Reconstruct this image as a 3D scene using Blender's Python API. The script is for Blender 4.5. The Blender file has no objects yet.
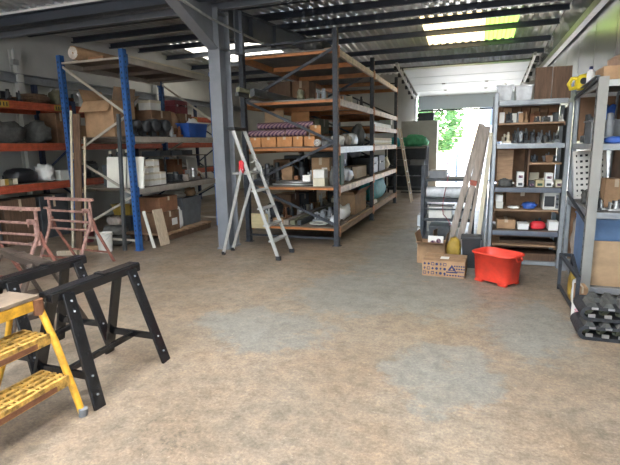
import bpy, bmesh, math, random
from mathutils import Vector, Matrix, noise
random.seed(7)
S = bpy.context.scene
C = S.collection
PI = math.pi

# ------------------------------------------------------------------ materials
PAL = {  # colour, roughness, metallic, noise scale, noise amount, bump
 'card': ((.36,.22,.12),.85,0,6,.25,0), 'card_dark': ((.20,.11,.06),.85,0,6,.35,0), 'card_red': ((.26,.12,.06),.85,0,6,.3,0),
 'card_orange': ((.42,.19,.07),.8,0,6,.3,0), 'card_inside': ((.24,.16,.10),.9,0,6,.25,0),
 'tape': ((.50,.40,.28),.4,0,8,.1,0), 'white': ((.68,.67,.62),.6,0,5,.12,0), 'cream': ((.62,.56,.42),.6,0,5,.15,0),
 'paper': ((.78,.77,.74),.7,0,5,.06,0), 'white_board': ((.72,.70,.62),.5,0,3,.08,0),
 'blue_paint': ((.025,.10,.30),.42,0,14,.25,.02), 'navy_paint': ((.015,.025,.07),.5,0,14,.3,0),
 'red_paint': ((.38,.075,.035),.5,0,9,.4,.02), 'red_plastic': ((.72,.055,.03),.42,0,7,.22,0), 'red_bright': ((.62,.03,.04),.5,0,6,.2,0),
 'pink_paint': ((.34,.19,.155),.65,.0,16,.6,.05), 'pink_red': ((.30,.12,.09),.65,0,16,.5,.04), 'wood_worn': ((.20,.15,.105),.8,0,5,.45,.03), 'orange_paint': ((.44,.17,.05),.5,0,8,.3,0), 'orange_galv': ((.55,.44,.33),.5,.2,7,.45,0),
 'dark_post': ((.035,.04,.05),.55,.2,18,.5,.02), 'rust_post': ((.28,.17,.11),.7,.2,14,.6,.05),
 'galv': ((.46,.47,.47),.42,.6,9,.2,0), 'beige_beam': ((.42,.38,.32),.5,.2,6,.2,0), 'steel_grey': ((.27,.29,.31),.45,.2,9,.15,0),
 'frame_grey': ((.12,.135,.165),.45,.1,4,.12,0), 'purlin': ((.055,.065,.085),.45,.2,4,.15,0), 'frame_light': ((.20,.215,.24),.45,.1,4,.12,0),
 'black': ((.012,.012,.013),.42,0,8,.3,.01), 'black_paint': ((.014,.014,.015),.22,0,22,.4,0), 'wood_black': ((.055,.038,.028),.6,0,6,.4,.02), 'black_plastic': ((.02,.021,.024),.45,0,7,.3,0),
 'rubber': ((.022,.023,.026),.6,0,20,.4,.06), 'charcoal': ((.05,.055,.06),.6,0,7,.3,0), 'grey_fabric': ((.085,.085,.08),.9,0,10,.35,.1),
 'grey_plastic': ((.16,.17,.18),.5,0,7,.2,0), 'dark_grey_machine': ((.06,.065,.07),.45,.3,10,.4,.03), 'steel': ((.5,.5,.5),.32,.85,12,.25,.02),
 'steel_mid': ((.30,.32,.34),.42,.5,9,.2,0), 'lug': ((.075,.075,.07),.75,0,12,.5,.05), 'alu': ((.50,.50,.48),.4,.5,14,.15,0), 'rust': ((.20,.085,.04),.8,.2,12,.5,.06),
 'wood': ((.34,.21,.12),.7,0,4,.35,.02), 'wood_dark': ((.13,.075,.045),.75,0,4,.4,.02), 'wood_grey': ((.33,.28,.24),.8,0,5,.35,.05), 'wood_pale': ((.52,.42,.30),.7,0,5,.25,.02),
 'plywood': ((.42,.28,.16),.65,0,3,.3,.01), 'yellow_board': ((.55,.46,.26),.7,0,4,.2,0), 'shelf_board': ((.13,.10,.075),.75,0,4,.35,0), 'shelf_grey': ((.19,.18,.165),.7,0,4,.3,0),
 'yellow_paint': ((.68,.36,.03),.5,0,14,.45,.03), 'yellow_worn': ((.50,.30,.07),.6,.1,26,.75,.06), 'yellow_plastic': ((.72,.56,.03),.4,0,7,.2,0), 'yellow_dull': ((.40,.26,.04),.6,0,7,.3,0),
 'blue_plastic': ((.03,.10,.40),.4,0,6,.2,0), 'blue_sheet': ((.14,.24,.42),.55,0,5,.2,0), 'teal': ((.03,.33,.36),.6,0,9,.3,.05), 'green': ((.06,.33,.16),.6,0,9,.35,.05), 'dark_green': ((.02,.07,.04),.6,0,7,.3,0),
 'maroon': ((.20,.04,.05),.55,0,7,.25,0), 'purple_pattern': ((.30,.17,.24),.8,0,60,1.0,0), 'olive': ((.20,.19,.12),.8,0,7,.35,.04),
 'cupboard_metal': ((.40,.385,.34),.5,.1,4,.1,0), 'beige_metal': ((.27,.265,.245),.5,.1,4,.1,0), 'cable_white': ((.6,.58,.52),.6,0,8,.1,0), 'print_blue': ((.012,.02,.085),.6,0,6,.1,0), 'print_red': ((.55,.03,.10),.6,0,6,.1,0), 'print_black': ((.02,.02,.02),.6,0,6,.1,0),
 'clear_plastic': ((.62,.64,.66),.25,0,9,.25,0), 'door_white': ((.46,.53,.57),.5,0,3,.05,0), 'wall_white': ((.60,.60,.57),.6,0,2,.12,0), 'house_white': ((.78,.77,.74),.8,0,2,.08,0),
 'bark': ((.12,.08,.05),.9,0,9,.4,.1), 'leaf': ((.12,.27,.07),.6,0,9,.5,0), 'leaf_dark': ((.07,.19,.05),.6,0,9,.5,0), 'ground': ((.60,.57,.52),.85,0,3,.2,0), 'window_dark': ((.12,.15,.18),.15,0,3,.1,0), 'railing_blue': ((.03,.06,.09),.4,.3,5,.1,0), 'shoe_brown': ((.24,.15,.10),.7,0,9,.3,.04),
}
_m = {}
def M(key):
    if key in _m: return _m[key]
    col, ro, me, sc, am, bu = PAL[key]
    m = bpy.data.materials.new(key); m.use_nodes = True
    nt = m.node_tree; N = nt.nodes; L = nt.links
    b = N['Principled BSDF']; b.inputs['Roughness'].default_value = ro; b.inputs['Metallic'].default_value = me
    tc = N.new('ShaderNodeTexCoord')
    nz = N.new('ShaderNodeTexNoise'); nz.inputs['Scale'].default_value = sc; nz.inputs['Detail'].default_value = 6; nz.inputs['Roughness'].default_value = .65
    src = tc.outputs['Object']
    if key.startswith('wood') or key in ('plywood','yellow_board','shelf_board'):
        mp = N.new('ShaderNodeMapping'); mp.inputs['Scale'].default_value = (1,2,2) if key == 'plywood' else (9,9,.8) if key in ('wood_grey','wood_dark','wood_pale') else (1.0,1.0,6.0)
        L.new(src, mp.inputs['Vector']); src = mp.outputs['Vector']
    L.new(src, nz.inputs['Vector'])
    rp = N.new('ShaderNodeValToRGB')
    lo = tuple(max(0,c*(1-am)) for c in col)+(1,); hi = tuple(min(1,c*(1+am*.6)) for c in col)+(1,)
    rp.color_ramp.elements[0].position = .32; rp.color_ramp.elements[1].position = .68
    rp.color_ramp.elements[0].color = lo; rp.color_ramp.elements[1].color = hi
    L.new(nz.outputs['Fac'], rp.inputs['Fac']); L.new(rp.outputs['Color'], b.inputs['Base Color'])
    if bu:
        bp = N.new('ShaderNodeBump'); bp.inputs['Strength'].default_value = min(1,bu*8); bp.inputs['Distance'].default_value = .01
        L.new(nz.outputs['Fac'], bp.inputs['Height']); L.new(bp.outputs['Normal'], b.inputs['Normal'])
    if key == 'purple_pattern':   # a woven zigzag pattern of dull purple, cream and dark stripes
        wv = N.new('ShaderNodeTexWave'); wv.inputs['Scale'].default_value = 9; wv.inputs['Distortion'].default_value = 3; wv.bands_direction = 'DIAGONAL'
        L.new(tc.outputs['Object'], wv.inputs['Vector'])
        r2 = N.new('ShaderNodeValToRGB'); r2.color_ramp.interpolation = 'CONSTANT'
        r2.color_ramp.elements[0].color = (.07,.03,.06,1); r2.color_ramp.elements[1].color = (.24,.13,.2,1); r2.color_ramp.elements[1].position = .4
        e = r2.color_ramp.elements.new(.75); e.color = (.30,.20,.18,1)
        L.new(wv.outputs['Fac'], r2.inputs['Fac']); L.new(r2.outputs['Color'], b.inputs['Base Color'])
    _m[key] = m
    return m

# ------------------------------------------------------------------ mesh builder
class MB:
    def __init__(s): s.v = []; s.f = []; s.sm = []
    def add(s, vs, fs, smooth=False):
        o = len(s.v); s.v += [tuple(v) for v in vs]
        for f in fs: s.f.append(tuple(i+o for i in f)); s.sm.append(smooth)
        return s
    def box(s, c, d, rot=None):
        x,y,z = (q/2 for q in d); c = Vector(c)
        vs = [Vector(p) for p in ((-x,-y,-z),(x,-y,-z),(x,y,-z),(-x,y,-z),(-x,-y,z),(x,-y,z),(x,y,z),(-x,y,z))]
        if rot is not None: vs = [rot @ v for v in vs]
        return s.add([v+c for v in vs], [(0,3,2,1),(4,5,6,7),(0,1,5,4),(1,2,6,5),(2,3,7,6),(3,0,4,7)])
    def frame(s, p, q, up):
        d = (q-p).normalized(); up = Vector(up)
        if abs(d.dot(up)) > .98: up = Vector((1,0,0)) if abs(d.x) < .9 else Vector((0,1,0))
        a = d.cross(up).normalized(); b = a.cross(d).normalized()
        return d, a, b
    def bar(s, p, q, w, h, up=(0,0,1), w2=None, h2=None):
        p = Vector(p); q = Vector(q); d,a,b = s.frame(p,q,up); w2 = w2 or w; h2 = h2 or h
        vs = []
        for o,ww,hh in ((p,w,h),(q,w2,h2)):
            for sx,sy in ((-1,-1),(1,-1),(1,1),(-1,1)): vs.append(o+a*sx*ww/2+b*sy*hh/2)
        return s.add(vs, [(3,2,1,0),(4,5,6,7),(0,1,5,4),(1,2,6,5),(2,3,7,6),(3,0,4,7)])
    def cbar(s, p, q, w, h, t=.006, up=(0,0,1)):   # open channel: web and two flanges
        p = Vector(p); q = Vector(q); d,a,b = s.frame(p,q,up)
        s.bar(p-a*(w/2-t/2), q-a*(w/2-t/2), t, h, up)
        s.bar(p+b*(h/2-t/2), q+b*(h/2-t/2), w, t, up); s.bar(p-b*(h/2-t/2), q-b*(h/2-t/2), w, t, up)
        return s
    def ibar(s, p, q, w, h, t=.012, up=(0,0,1)):
        p = Vector(p); q = Vector(q); d,a,b = s.frame(p,q,up)
        s.bar(p, q, t, h, up); s.bar(p+b*(h/2), q+b*(h/2), w, t, up); s.bar(p-b*(h/2), q-b*(h/2), w, t, up)
        return s
    def tube(s, pts, r, n=10, cap=True):
        pts = [Vector(p) for p in pts]; vs = []; k = len(pts); a = None
        for i,p in enumerate(pts):
            d = (pts[min(i+1,k-1)]-pts[max(i-1,0)]).normalized()
            if a is None:
                a = d.cross(Vector((0,0,1)))
                if a.length < .05: a = d.cross(Vector((1,0,0)))
            a = (a - d*a.dot(d)).normalized(); b = d.cross(a)
            rr = r[i] if isinstance(r,(list,tuple)) else r
            for j in range(n):
                t = 2*PI*j/n; vs.append(p+(a*math.cos(t)+b*math.sin(t))*rr)
        fs = [(i*n+j, i*n+(j+1)%n, (i+1)*n+(j+1)%n, (i+1)*n+j) for i in range(k-1) for j in range(n)]
        s.add(vs, fs, True)
        if cap: s.add(vs[:n], [tuple(range(n-1,-1,-1))]); s.add(vs[-n:], [tuple(range(n))])
        return s
    def lathe(s, prof, n=20, c=(0,0,0), sx=1, sy=1):
        vs = []; k = len(prof)
        for r,z in prof:
            for j in range(n):
                t = 2*PI*j/n; vs.append((c[0]+r*sx*math.cos(t), c[1]+r*sy*math.sin(t), c[2]+z))
        fs = [(i*n+j, i*n+(j+1)%n, (i+1)*n+(j+1)%n, (i+1)*n+j) for i in range(k-1) for j in range(n)]
        s.add(vs, fs, True)
        s.add(vs[:n], [tuple(range(n-1,-1,-1))]); s.add(vs[-n:], [tuple(range(n))])
        return s
    def prism(s, poly, axis, lo, hi):    # polygon in the plane across `axis`, extruded lo..hi
        def P(u,v,w): return {'x':(w,u,v),'y':(u,w,v),'z':(u,v,w)}[axis]
        n = len(poly); vs = [P(u,v,lo) for u,v in poly]+[P(u,v,hi) for u,v in poly]
        fs = [tuple(range(n-1,-1,-1)), tuple(range(n,2*n))]+[(i,(i+1)%n,n+(i+1)%n,n+i) for i in range(n)]
        return s.add(vs, fs)
    def lump(s, c, d, seed=0, amp=.12, n=20, flat=True, freq=2.2):
        bm = bmesh.new(); bmesh.ops.create_icosphere(bm, subdivisions=3, radius=1)
        for v in bm.verts:
            q = v.co.copy(); k = 1+amp*2*noise.noise(q*freq+Vector((seed*3.7,seed*1.3,seed)))+amp*.9*noise.noise(q*freq*3+Vector((seed,5,2)))
            # squarish profile so it sits like a filled sack
            q = Vector([math.copysign(abs(t)**.75, t) for t in q])*k
            if flat and q.z < -.82: q.z = -.82
            v.co = Vector((q.x*d[0]/2/1.05, q.y*d[1]/2/1.05, (q.z+.82)*d[2]/1.86))
        bm.verts.index_update()
        s.add([v.co+Vector(c) for v in bm.verts], [tuple(v.index for v in f.verts) for f in bm.faces], True); bm.free()
        return s
    def build(s, name, mat, parent=None, bevel=0, loc=None):
        me = bpy.data.meshes.new(name); me.from_pydata(s.v, [], s.f); me.update()
        me.polygons.foreach_set('use_smooth', s.sm)
        bm = bmesh.new(); bm.from_mesh(me); bmesh.ops.recalc_face_normals(bm, faces=bm.faces); bm.to_mesh(me); bm.free()
        me.materials.append(M(mat) if isinstance(mat,str) else mat)
        o = bpy.data.objects.new(name, me); C.objects.link(o)
        if parent is not None: o.parent = parent
        if loc is not None: o.location = loc
        if bevel:
            bv = o.modifiers.new('edge','BEVEL'); bv.width = bevel; bv.segments = 2; bv.limit_method = 'ANGLE'; bv.angle_limit = .7
        return o

def tag(o, label, cat, group=None, kind=None):
    o['label'] = label; o['category'] = cat
    if group: o['group'] = group
    if kind: o['kind'] = kind
    return o
def thing(name, label, cat, loc=(0,0,0), rz=0, group=None, rot=None):
    o = bpy.data.objects.new(name, None); C.objects.link(o); o.empty_display_size = .1
    o.location = loc; o.rotation_euler = rot or (0,0,rz)
    return tag(o, label, cat, group)
def struct(name, mb, mat, bevel=0):
    o = mb.build(name, mat, bevel=bevel); o['kind'] = 'structure'; return o
def copy_thing(o, loc, rz=None, label=None):
    c = o.copy(); C.objects.link(c); c.location = loc
    if rz is not None: c.rotation_euler = (0,0,rz)
    if label: c['label'] = label
    for ch in list(o.children):
        d = ch.copy(); C.objects.link(d); d.parent = c
        for g in list(ch.children):
            e = g.copy(); C.objects.link(e); e.parent = d
    return c
def text_mesh(name, body, size, mat, parent, loc, rot, sx=1):
    cu = bpy.data.curves.new(name, 'FONT'); cu.body = body; cu.size = size; cu.extrude = .0006; cu.align_x = 'CENTER'; cu.align_y = 'CENTER'
    t = bpy.data.objects.new(name+'_source', cu)
    C.objects.link(t); bpy.context.view_layer.update()
    me = bpy.data.meshes.new_from_object(t.evaluated_get(bpy.context.evaluated_depsgraph_get()))
    bpy.data.objects.remove(t); bpy.data.curves.remove(cu)
    me.materials.clear(); me.materials.append(M(mat))
    o = bpy.data.objects.new(name, me); C.objects.link(o); o.parent = parent; o.location = loc; o.rotation_euler = rot; o.scale = (sx,1,1)
    return o

# ------------------------------------------------------------------ small goods
def k_carton(t, s, col, o):
    x,y,z = s
    if o.get('open'):
        w = .006; b = MB(); b.box((0,0,w/2),(x,y,w))
        for sx in (-1,1): b.box((sx*(x/2-w/2),0,z/2),(w,y,z)); b.box((0,sx*(y/2-w/2),z/2),(x-2*w,w,z))
        b.build('body', col, t)
        fl = 0 if o.get('noflap') else min(x,y)*.42
        tl = o.get('tilt',(35,-20,60,20))
        for i,(dx,dy) in enumerate(((-1,0),(1,0),(0,-1),(0,1))):
            if not fl: break
            a = math.radians(tl[i]); f = MB()
            ox,oy = math.cos(a)*fl, math.sin(a)*fl
            if dx: f.bar((dx*(x/2),0,z),(dx*(x/2+ox),0,z+oy), y*.98, .005)
            else: f.bar((0,dy*(y/2),z),(0,dy*(y/2+ox),z+oy), x*.98, .005)
            f.build('flap', 'card_inside' if i%2 else col, t)
    else:
        MB().box((0,0,z/2),(x,y,z)).build('body', col, t, bevel=min(.008,z*.06))
        tw = min(.05,x*.18)
        tp = MB(); tp.box((0,0,z+.0012),(tw,y,.0015)); tp.box((0,-y/2-.0012,z*.86),(tw,.0015,z*.27)); tp.box((0,y/2+.0012,z*.86),(tw,.0015,z*.27))
        tp.build('tape', o.get('tape','tape'), t)
        if o.get('sticker'):
            st = MB(); st.box((x*.22,-y/2-.0015,z*.45),(x*.3,.002,z*.34)); st.box((x/2+.0015,y*.15,z*.5),(.002,y*.3,z*.34)); st.build('sticker','paper',t)
def k_box(t, s, col, o):       # small lidded box
    x,y,z = s; h = z*.72
    MB().box((0,0,h/2),(x*.97,y*.97,h)).build('body', col, t)
    MB().box((0,0,h+(z-h)/2),(x,y,z-h)).build('lid', o.get('lid',col), t, bevel=min(.004,z*.05))
    if o.get('mark'): MB().box((0,-y/2-.001,h*.5),(x*.6,.04*y+.002,h*.5)).build('printed_panel', o['mark'], t)
def k_crate(t, s, col, o):     # open plastic bin with a thick rim
    x,y,z = s; w = .008; k = o.get('taper',.86)
    b = MB()
    def ring(z0,k0): return [(-x/2*k0,-y/2*k0,z0),(x/2*k0,-y/2*k0,z0),(x/2*k0,y/2*k0,z0),(-x/2*k0,y/2*k0,z0)]
    o1 = ring(0,k); o2 = ring(z,1); i1 = [(p[0]*(1-w*2/x),p[1]*(1-w*2/y),w) for p in o1]; i2 = [(p[0]*(1-w*2/x),p[1]*(1-w*2/y),z) for p in o2]
    b.add(o1+o2+i1+i2, [(3,2,1,0)]+[(i,(i+1)%4,4+(i+1)%4,4+i) for i in range(4)]+[(4+i,4+(i+1)%4,12+(i+1)%4,12+i) for i in range(4)]+[(8+(i+1)%4,8+i,12+i,12+(i+1)%4) for i in range(4)]+[(8,9,10,11)])
    b.build('body', col, t)
    r = MB(); lip = .018
    for sy in (-1,1): r.box((0,sy*(y/2+lip/2-.004),z-lip/2),(x+2*lip-.008,lip,lip)); r.box((sy*(x/2+lip/2-.004),0,z-lip/2),(lip,y-.008,lip))
    r.build('rim', o.get('rim',col), t, bevel=.003)
def k_bucket(t, s, col, o):
    r = s[0]/2; z = s[2]
    MB().lathe([(r*.8,0),(r*.98,z*.97),(r,z),(r*.95,z),(r*.76,.01)],22).build('body', col, t)
    MB().lathe([(r*.97,z*.86),(r*1.04,z*.87),(r*1.04,z*.91),(r*.97,z*.92)],22).build('rim', col, t)
    MB().tube([(r*1.02*math.cos(a),-r*.55*math.sin(a)-.02,z*.9-r*.75*math.sin(a)) for a in [PI*i/12 for i in range(13)]],.004,6).build('handle','galv',t)
def k_jar(t, s, col, o):
    r = min(s[0],s[1])/2; z = s[2]
    MB().lathe([(r*.9,0),(r,.01*z+.004),(r,z*.66),(r*.85,z*.76),(r*.45,z*.83),(r*.45,z*.86)],16).build('body', col, t)
    MB().lathe([(r*.5,z*.86),(r*.52,z*.87),(r*.52,z*.99),(r*.4,z)],14).build('cap', o.get('lid','paper'), t)
def k_can(t, s, col, o):       # spray can
    r = s[0]/2; z = s[2]
    MB().lathe([(r*.95,0),(r,.006),(r,z*.74),(r*.8,z*.8)],14).build('body', col, t)
    MB().lathe([(r*.82,z*.8),(r*.82,z*.98),(r*.7,z)],14).build('cap', o.get('lid','grey_plastic'), t)
def k_roll(t, s, col, o):      # a roll lying along local Y
    r = min(s[0],s[2])/2; L = s[1]
    prof = [(0,-L/2),(r*.3,-L/2)]; b = MB()
    n = 22; ys = [-L/2,-L/2+.004,L/2-.004,L/2]; rs = [r*.97,r,r,r*.97]
    b.tube([(0,q,r) for q in ys], rs, n)
    b.build('body', col, t)
    e = MB()
    for sg in (-1,1):
        pts = []
        for i in range(70):
            a = i*.45; rr = r*.15+r*.78*i/70
            pts.append((rr*math.cos(a), sg*(L/2+.002), r+rr*math.sin(a)))
        e.tube(pts, r*.045, 5)
    e.build('end_spiral', o.get('lid','card_inside'), t)
def k_pipe(t, s, col, o):
    r = min(s[0],s[2])/2; L = s[1]; n = 14
    b = MB(); vs = []; 
    for rr in (r, r*.8):
        for q in (-L/2, L/2):
            for j in range(n): vs.append((rr*math.cos(2*PI*j/n), q, r+rr*math.sin(2*PI*j/n)))
    fs = []
    for j in range(n):
        k = (j+1)%n; fs += [(j,k,n+k,n+j),(2*n+k,2*n+j,3*n+j,3*n+k),(j,2*n+j,2*n+k,k),(n+j,n+k,3*n+k,3*n+j)]
    b.add(vs, fs, True); return b
def k_plank(t, s, col, o):
    return MB().box((0,0,s[2]/2), s)
def k_bag(t, s, col, o):
    MB().lump((0,0,0), s, o.get('seed',1), o.get('amp',.12), freq=o.get('freq',2.2)).build('body', col, t)
    if o.get('neck'):
        x,y,z = s; MB().lathe([(x*.06,z*.9),(x*.05,z*.98),(x*.12,z*1.1),(x*.05,z*1.12)],9).build('tied_neck', col, t)
def k_rag(t, s, col, o):
    return MB().lump((0,0,0), s, o.get('seed',1), o.get('amp',.25), freq=o.get('freq',3.2))
def k_motor(t, s, col, o):     # electric motor or pump on its foot, axis along local Y
    x,y,z = s; r = min(x,z*.8)*.46; cz = z-r*1.12
    b = MB(); b.tube([(0,-y*.34,cz),(0,y*.3,cz)], r*.88, 18)
    for i in range(12):
        a = 2*PI*i/12; b.box((r*.94*math.cos(a),-.02*y,cz+r*.94*math.sin(a)),(.008,y*.58,r*.16), Matrix.Rotation(PI/2-a,3,'Y'))
    b.build('housing', col, t)
    MB().tube([(0,-y*.47,cz),(0,-y*.44,cz),(0,-y*.34,cz)], [r*.55,r*.92,r*.98], 18).build('end_cover', o.get('lid','charcoal'), t)
    MB().tube([(0,y*.3,cz),(0,y*.5,cz)], r*.18, 10).build('shaft', 'steel', t)
    f = MB(); f.box((0,0,.01),(x*.9,y*.6,.02)); f.box((0,0,(cz-r*.6)/2+.01),(x*.5,y*.3,max(.02,cz-r*.6))); f.build('foot', col, t)
def k_gear(t, s, col, o):      # bracket-like machine part: plate, boss and arm
    x,y,z = s; b = MB()
    b.box((0,0,z*.12),(x*.92,y*.8,z*.22)); b.box((-x*.3,0,z*.45),(x*.1,y*.6,z*.8)); b.lathe([(x*.2,0),(x*.2,z*.55),(x*.14,z*.6),(x*.14,z*.8),(x*.08,z*.82)],14,(x*.16,0,z*.18))
    b.bar((-x*.3,0,z*.8),(x*.3,y*.2,z*.4), y*.16, z*.1)
    return b
def k_coil(t, s, col, o):
    R = s[0]/2; n = o.get('turns',6); pts = []; rnd = random.Random(o.get('seed',3))
    for i in range(n*22):
        a = 2*PI*i/22; rr = R*(.78+.2*rnd.random()*.6+.12*math.sin(i*.31))
        pts.append((rr*math.cos(a), rr*math.sin(a)*s[1]/s[0], .012+ (s[2]-.024)*(i/(n*22))*.8+.006*rnd.random()))
    return MB().tube(pts, o.get('r',.008), 6)
def k_sheet(t, s, col, o):     # upright sheet, thin in local Y, lean in degrees
    x,y,z = s; a = math.radians(o.get('lean',6)); R = Matrix.Rotation(-a,3,'X'); b = MB()
    b.box(R@Vector((0,0,z/2)), (x,y,z), R); return b
def k_case(t, s, col, o):
    x,y,z = s
    MB().box((0,0,z*.3),(x,y,z*.6)).build('body', col, t, bevel=.01)
    MB().box((0,0,z*.8),(x,y,z*.39)).build('lid', o.get('lid',col), t, bevel=.01)
    h = MB(); h.tube([(-x*.16,-y/2,z*.58),(-x*.16,-y/2-.03,z*.6),(x*.16,-y/2-.03,z*.6),(x*.16,-y/2,z*.58)],.008,8); h.build('handle','black_plastic',t)
    for q in (-.33,.33): MB().box((x*q,-y/2-.006,z*.6),(x*.07,.012,z*.16)).build('latch','galv',t)
def k_tray(t, s, col, o):
    x,y,z = s; b = MB(); w = .006
    b.box((0,0,w/2),(x,y,w))
    for q in (-1,1): b.box((q*(x/2-w/2),0,z/2),(w,y,z)); b.box((0,q*(y/2-w/2),z/2),(x,w,z))
    b.build('body', col, t)
    f = MB(); rnd = random.Random(o.get('seed',2))
    for i in range(7): f.tube([(x*(rnd.random()-.5)*.8,y*(rnd.random()-.5)*.8,w+.01),(x*(rnd.random()-.5)*.8,y*(rnd.random()-.5)*.8,z*.9)], .012, 8)
    q = f.build('loose_fittings', o.get('lid','steel'), t); q['kind'] = 'stuff'
def k_oven(t, s, col, o):      # countertop oven with a dark window
    x,y,z = s
    MB().box((0,0,z/2),(x,y,z)).build('body', col, t, bevel=.008)
    MB().box((-x*.12,-y/2-.006,z*.5),(x*.62,.012,z*.6)).build('window','black_plastic',t)
    MB().box((x*.36,-y/2-.005,z*.5),(x*.18,.01,z*.8)).build('control_panel','grey_plastic',t)
    for q in (.35,.65): MB().tube([(x*.36,-y/2-.01,z*q),(x*.36,-y/2-.03,z*q)],.015,10).build('knob','black_plastic',t)
KINDS = {k[2:]:v for k,v in list(globals().items()) if k.startswith('k_')}
def item(kind, name, cat, label, loc, size, rz=0, col='card', group=None, rot=None, **o):
    if kind in ('plank','rag','gear','coil','sheet','pipe'):
        b = KINDS[kind](None, size, col, o); ob = b.build(name, col, bevel=.003 if kind in('plank','gear') else 0)
        ob.location = loc; ob.rotation_euler = rot or (0,0,rz); return tag(ob, label, cat, group)
    t = thing(name, label, cat, loc, rz, group, rot); KINDS[kind](t, size, col, o); return t
# ------------------------------------------------------------------ light levels
SKY, SUN, FRONT, ROOFL, EXPO = 2.2, 32.0, 40.0, 108.0, 0.3

# ------------------------------------------------------------------ camera
yaw, pitch, roll = math.radians(19.5), math.radians(10.6), math.radians(1.1)
fw = Vector((-math.sin(yaw)*math.cos(pitch), math.cos(yaw)*math.cos(pitch), -math.sin(pitch)))
r0 = Vector((math.cos(yaw), math.sin(yaw), 0)); u0 = r0.cross(fw)
R_ = math.cos(roll)*r0-math.sin(roll)*u0; U_ = math.sin(roll)*r0+math.cos(roll)*u0
cd = bpy.data.cameras.new('camera'); cam = bpy.data.objects.new('camera', cd); C.objects.link(cam)
m3 = Matrix((R_, U_, -fw)).transposed(); cam.matrix_world = Matrix.Translation((0,0,1.6)) @ m3.to_4x4()
cd.sensor_width = 36; cd.lens = 466/620*36; cd.clip_start = .05; cd.clip_end = 300
S.camera = cam

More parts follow.
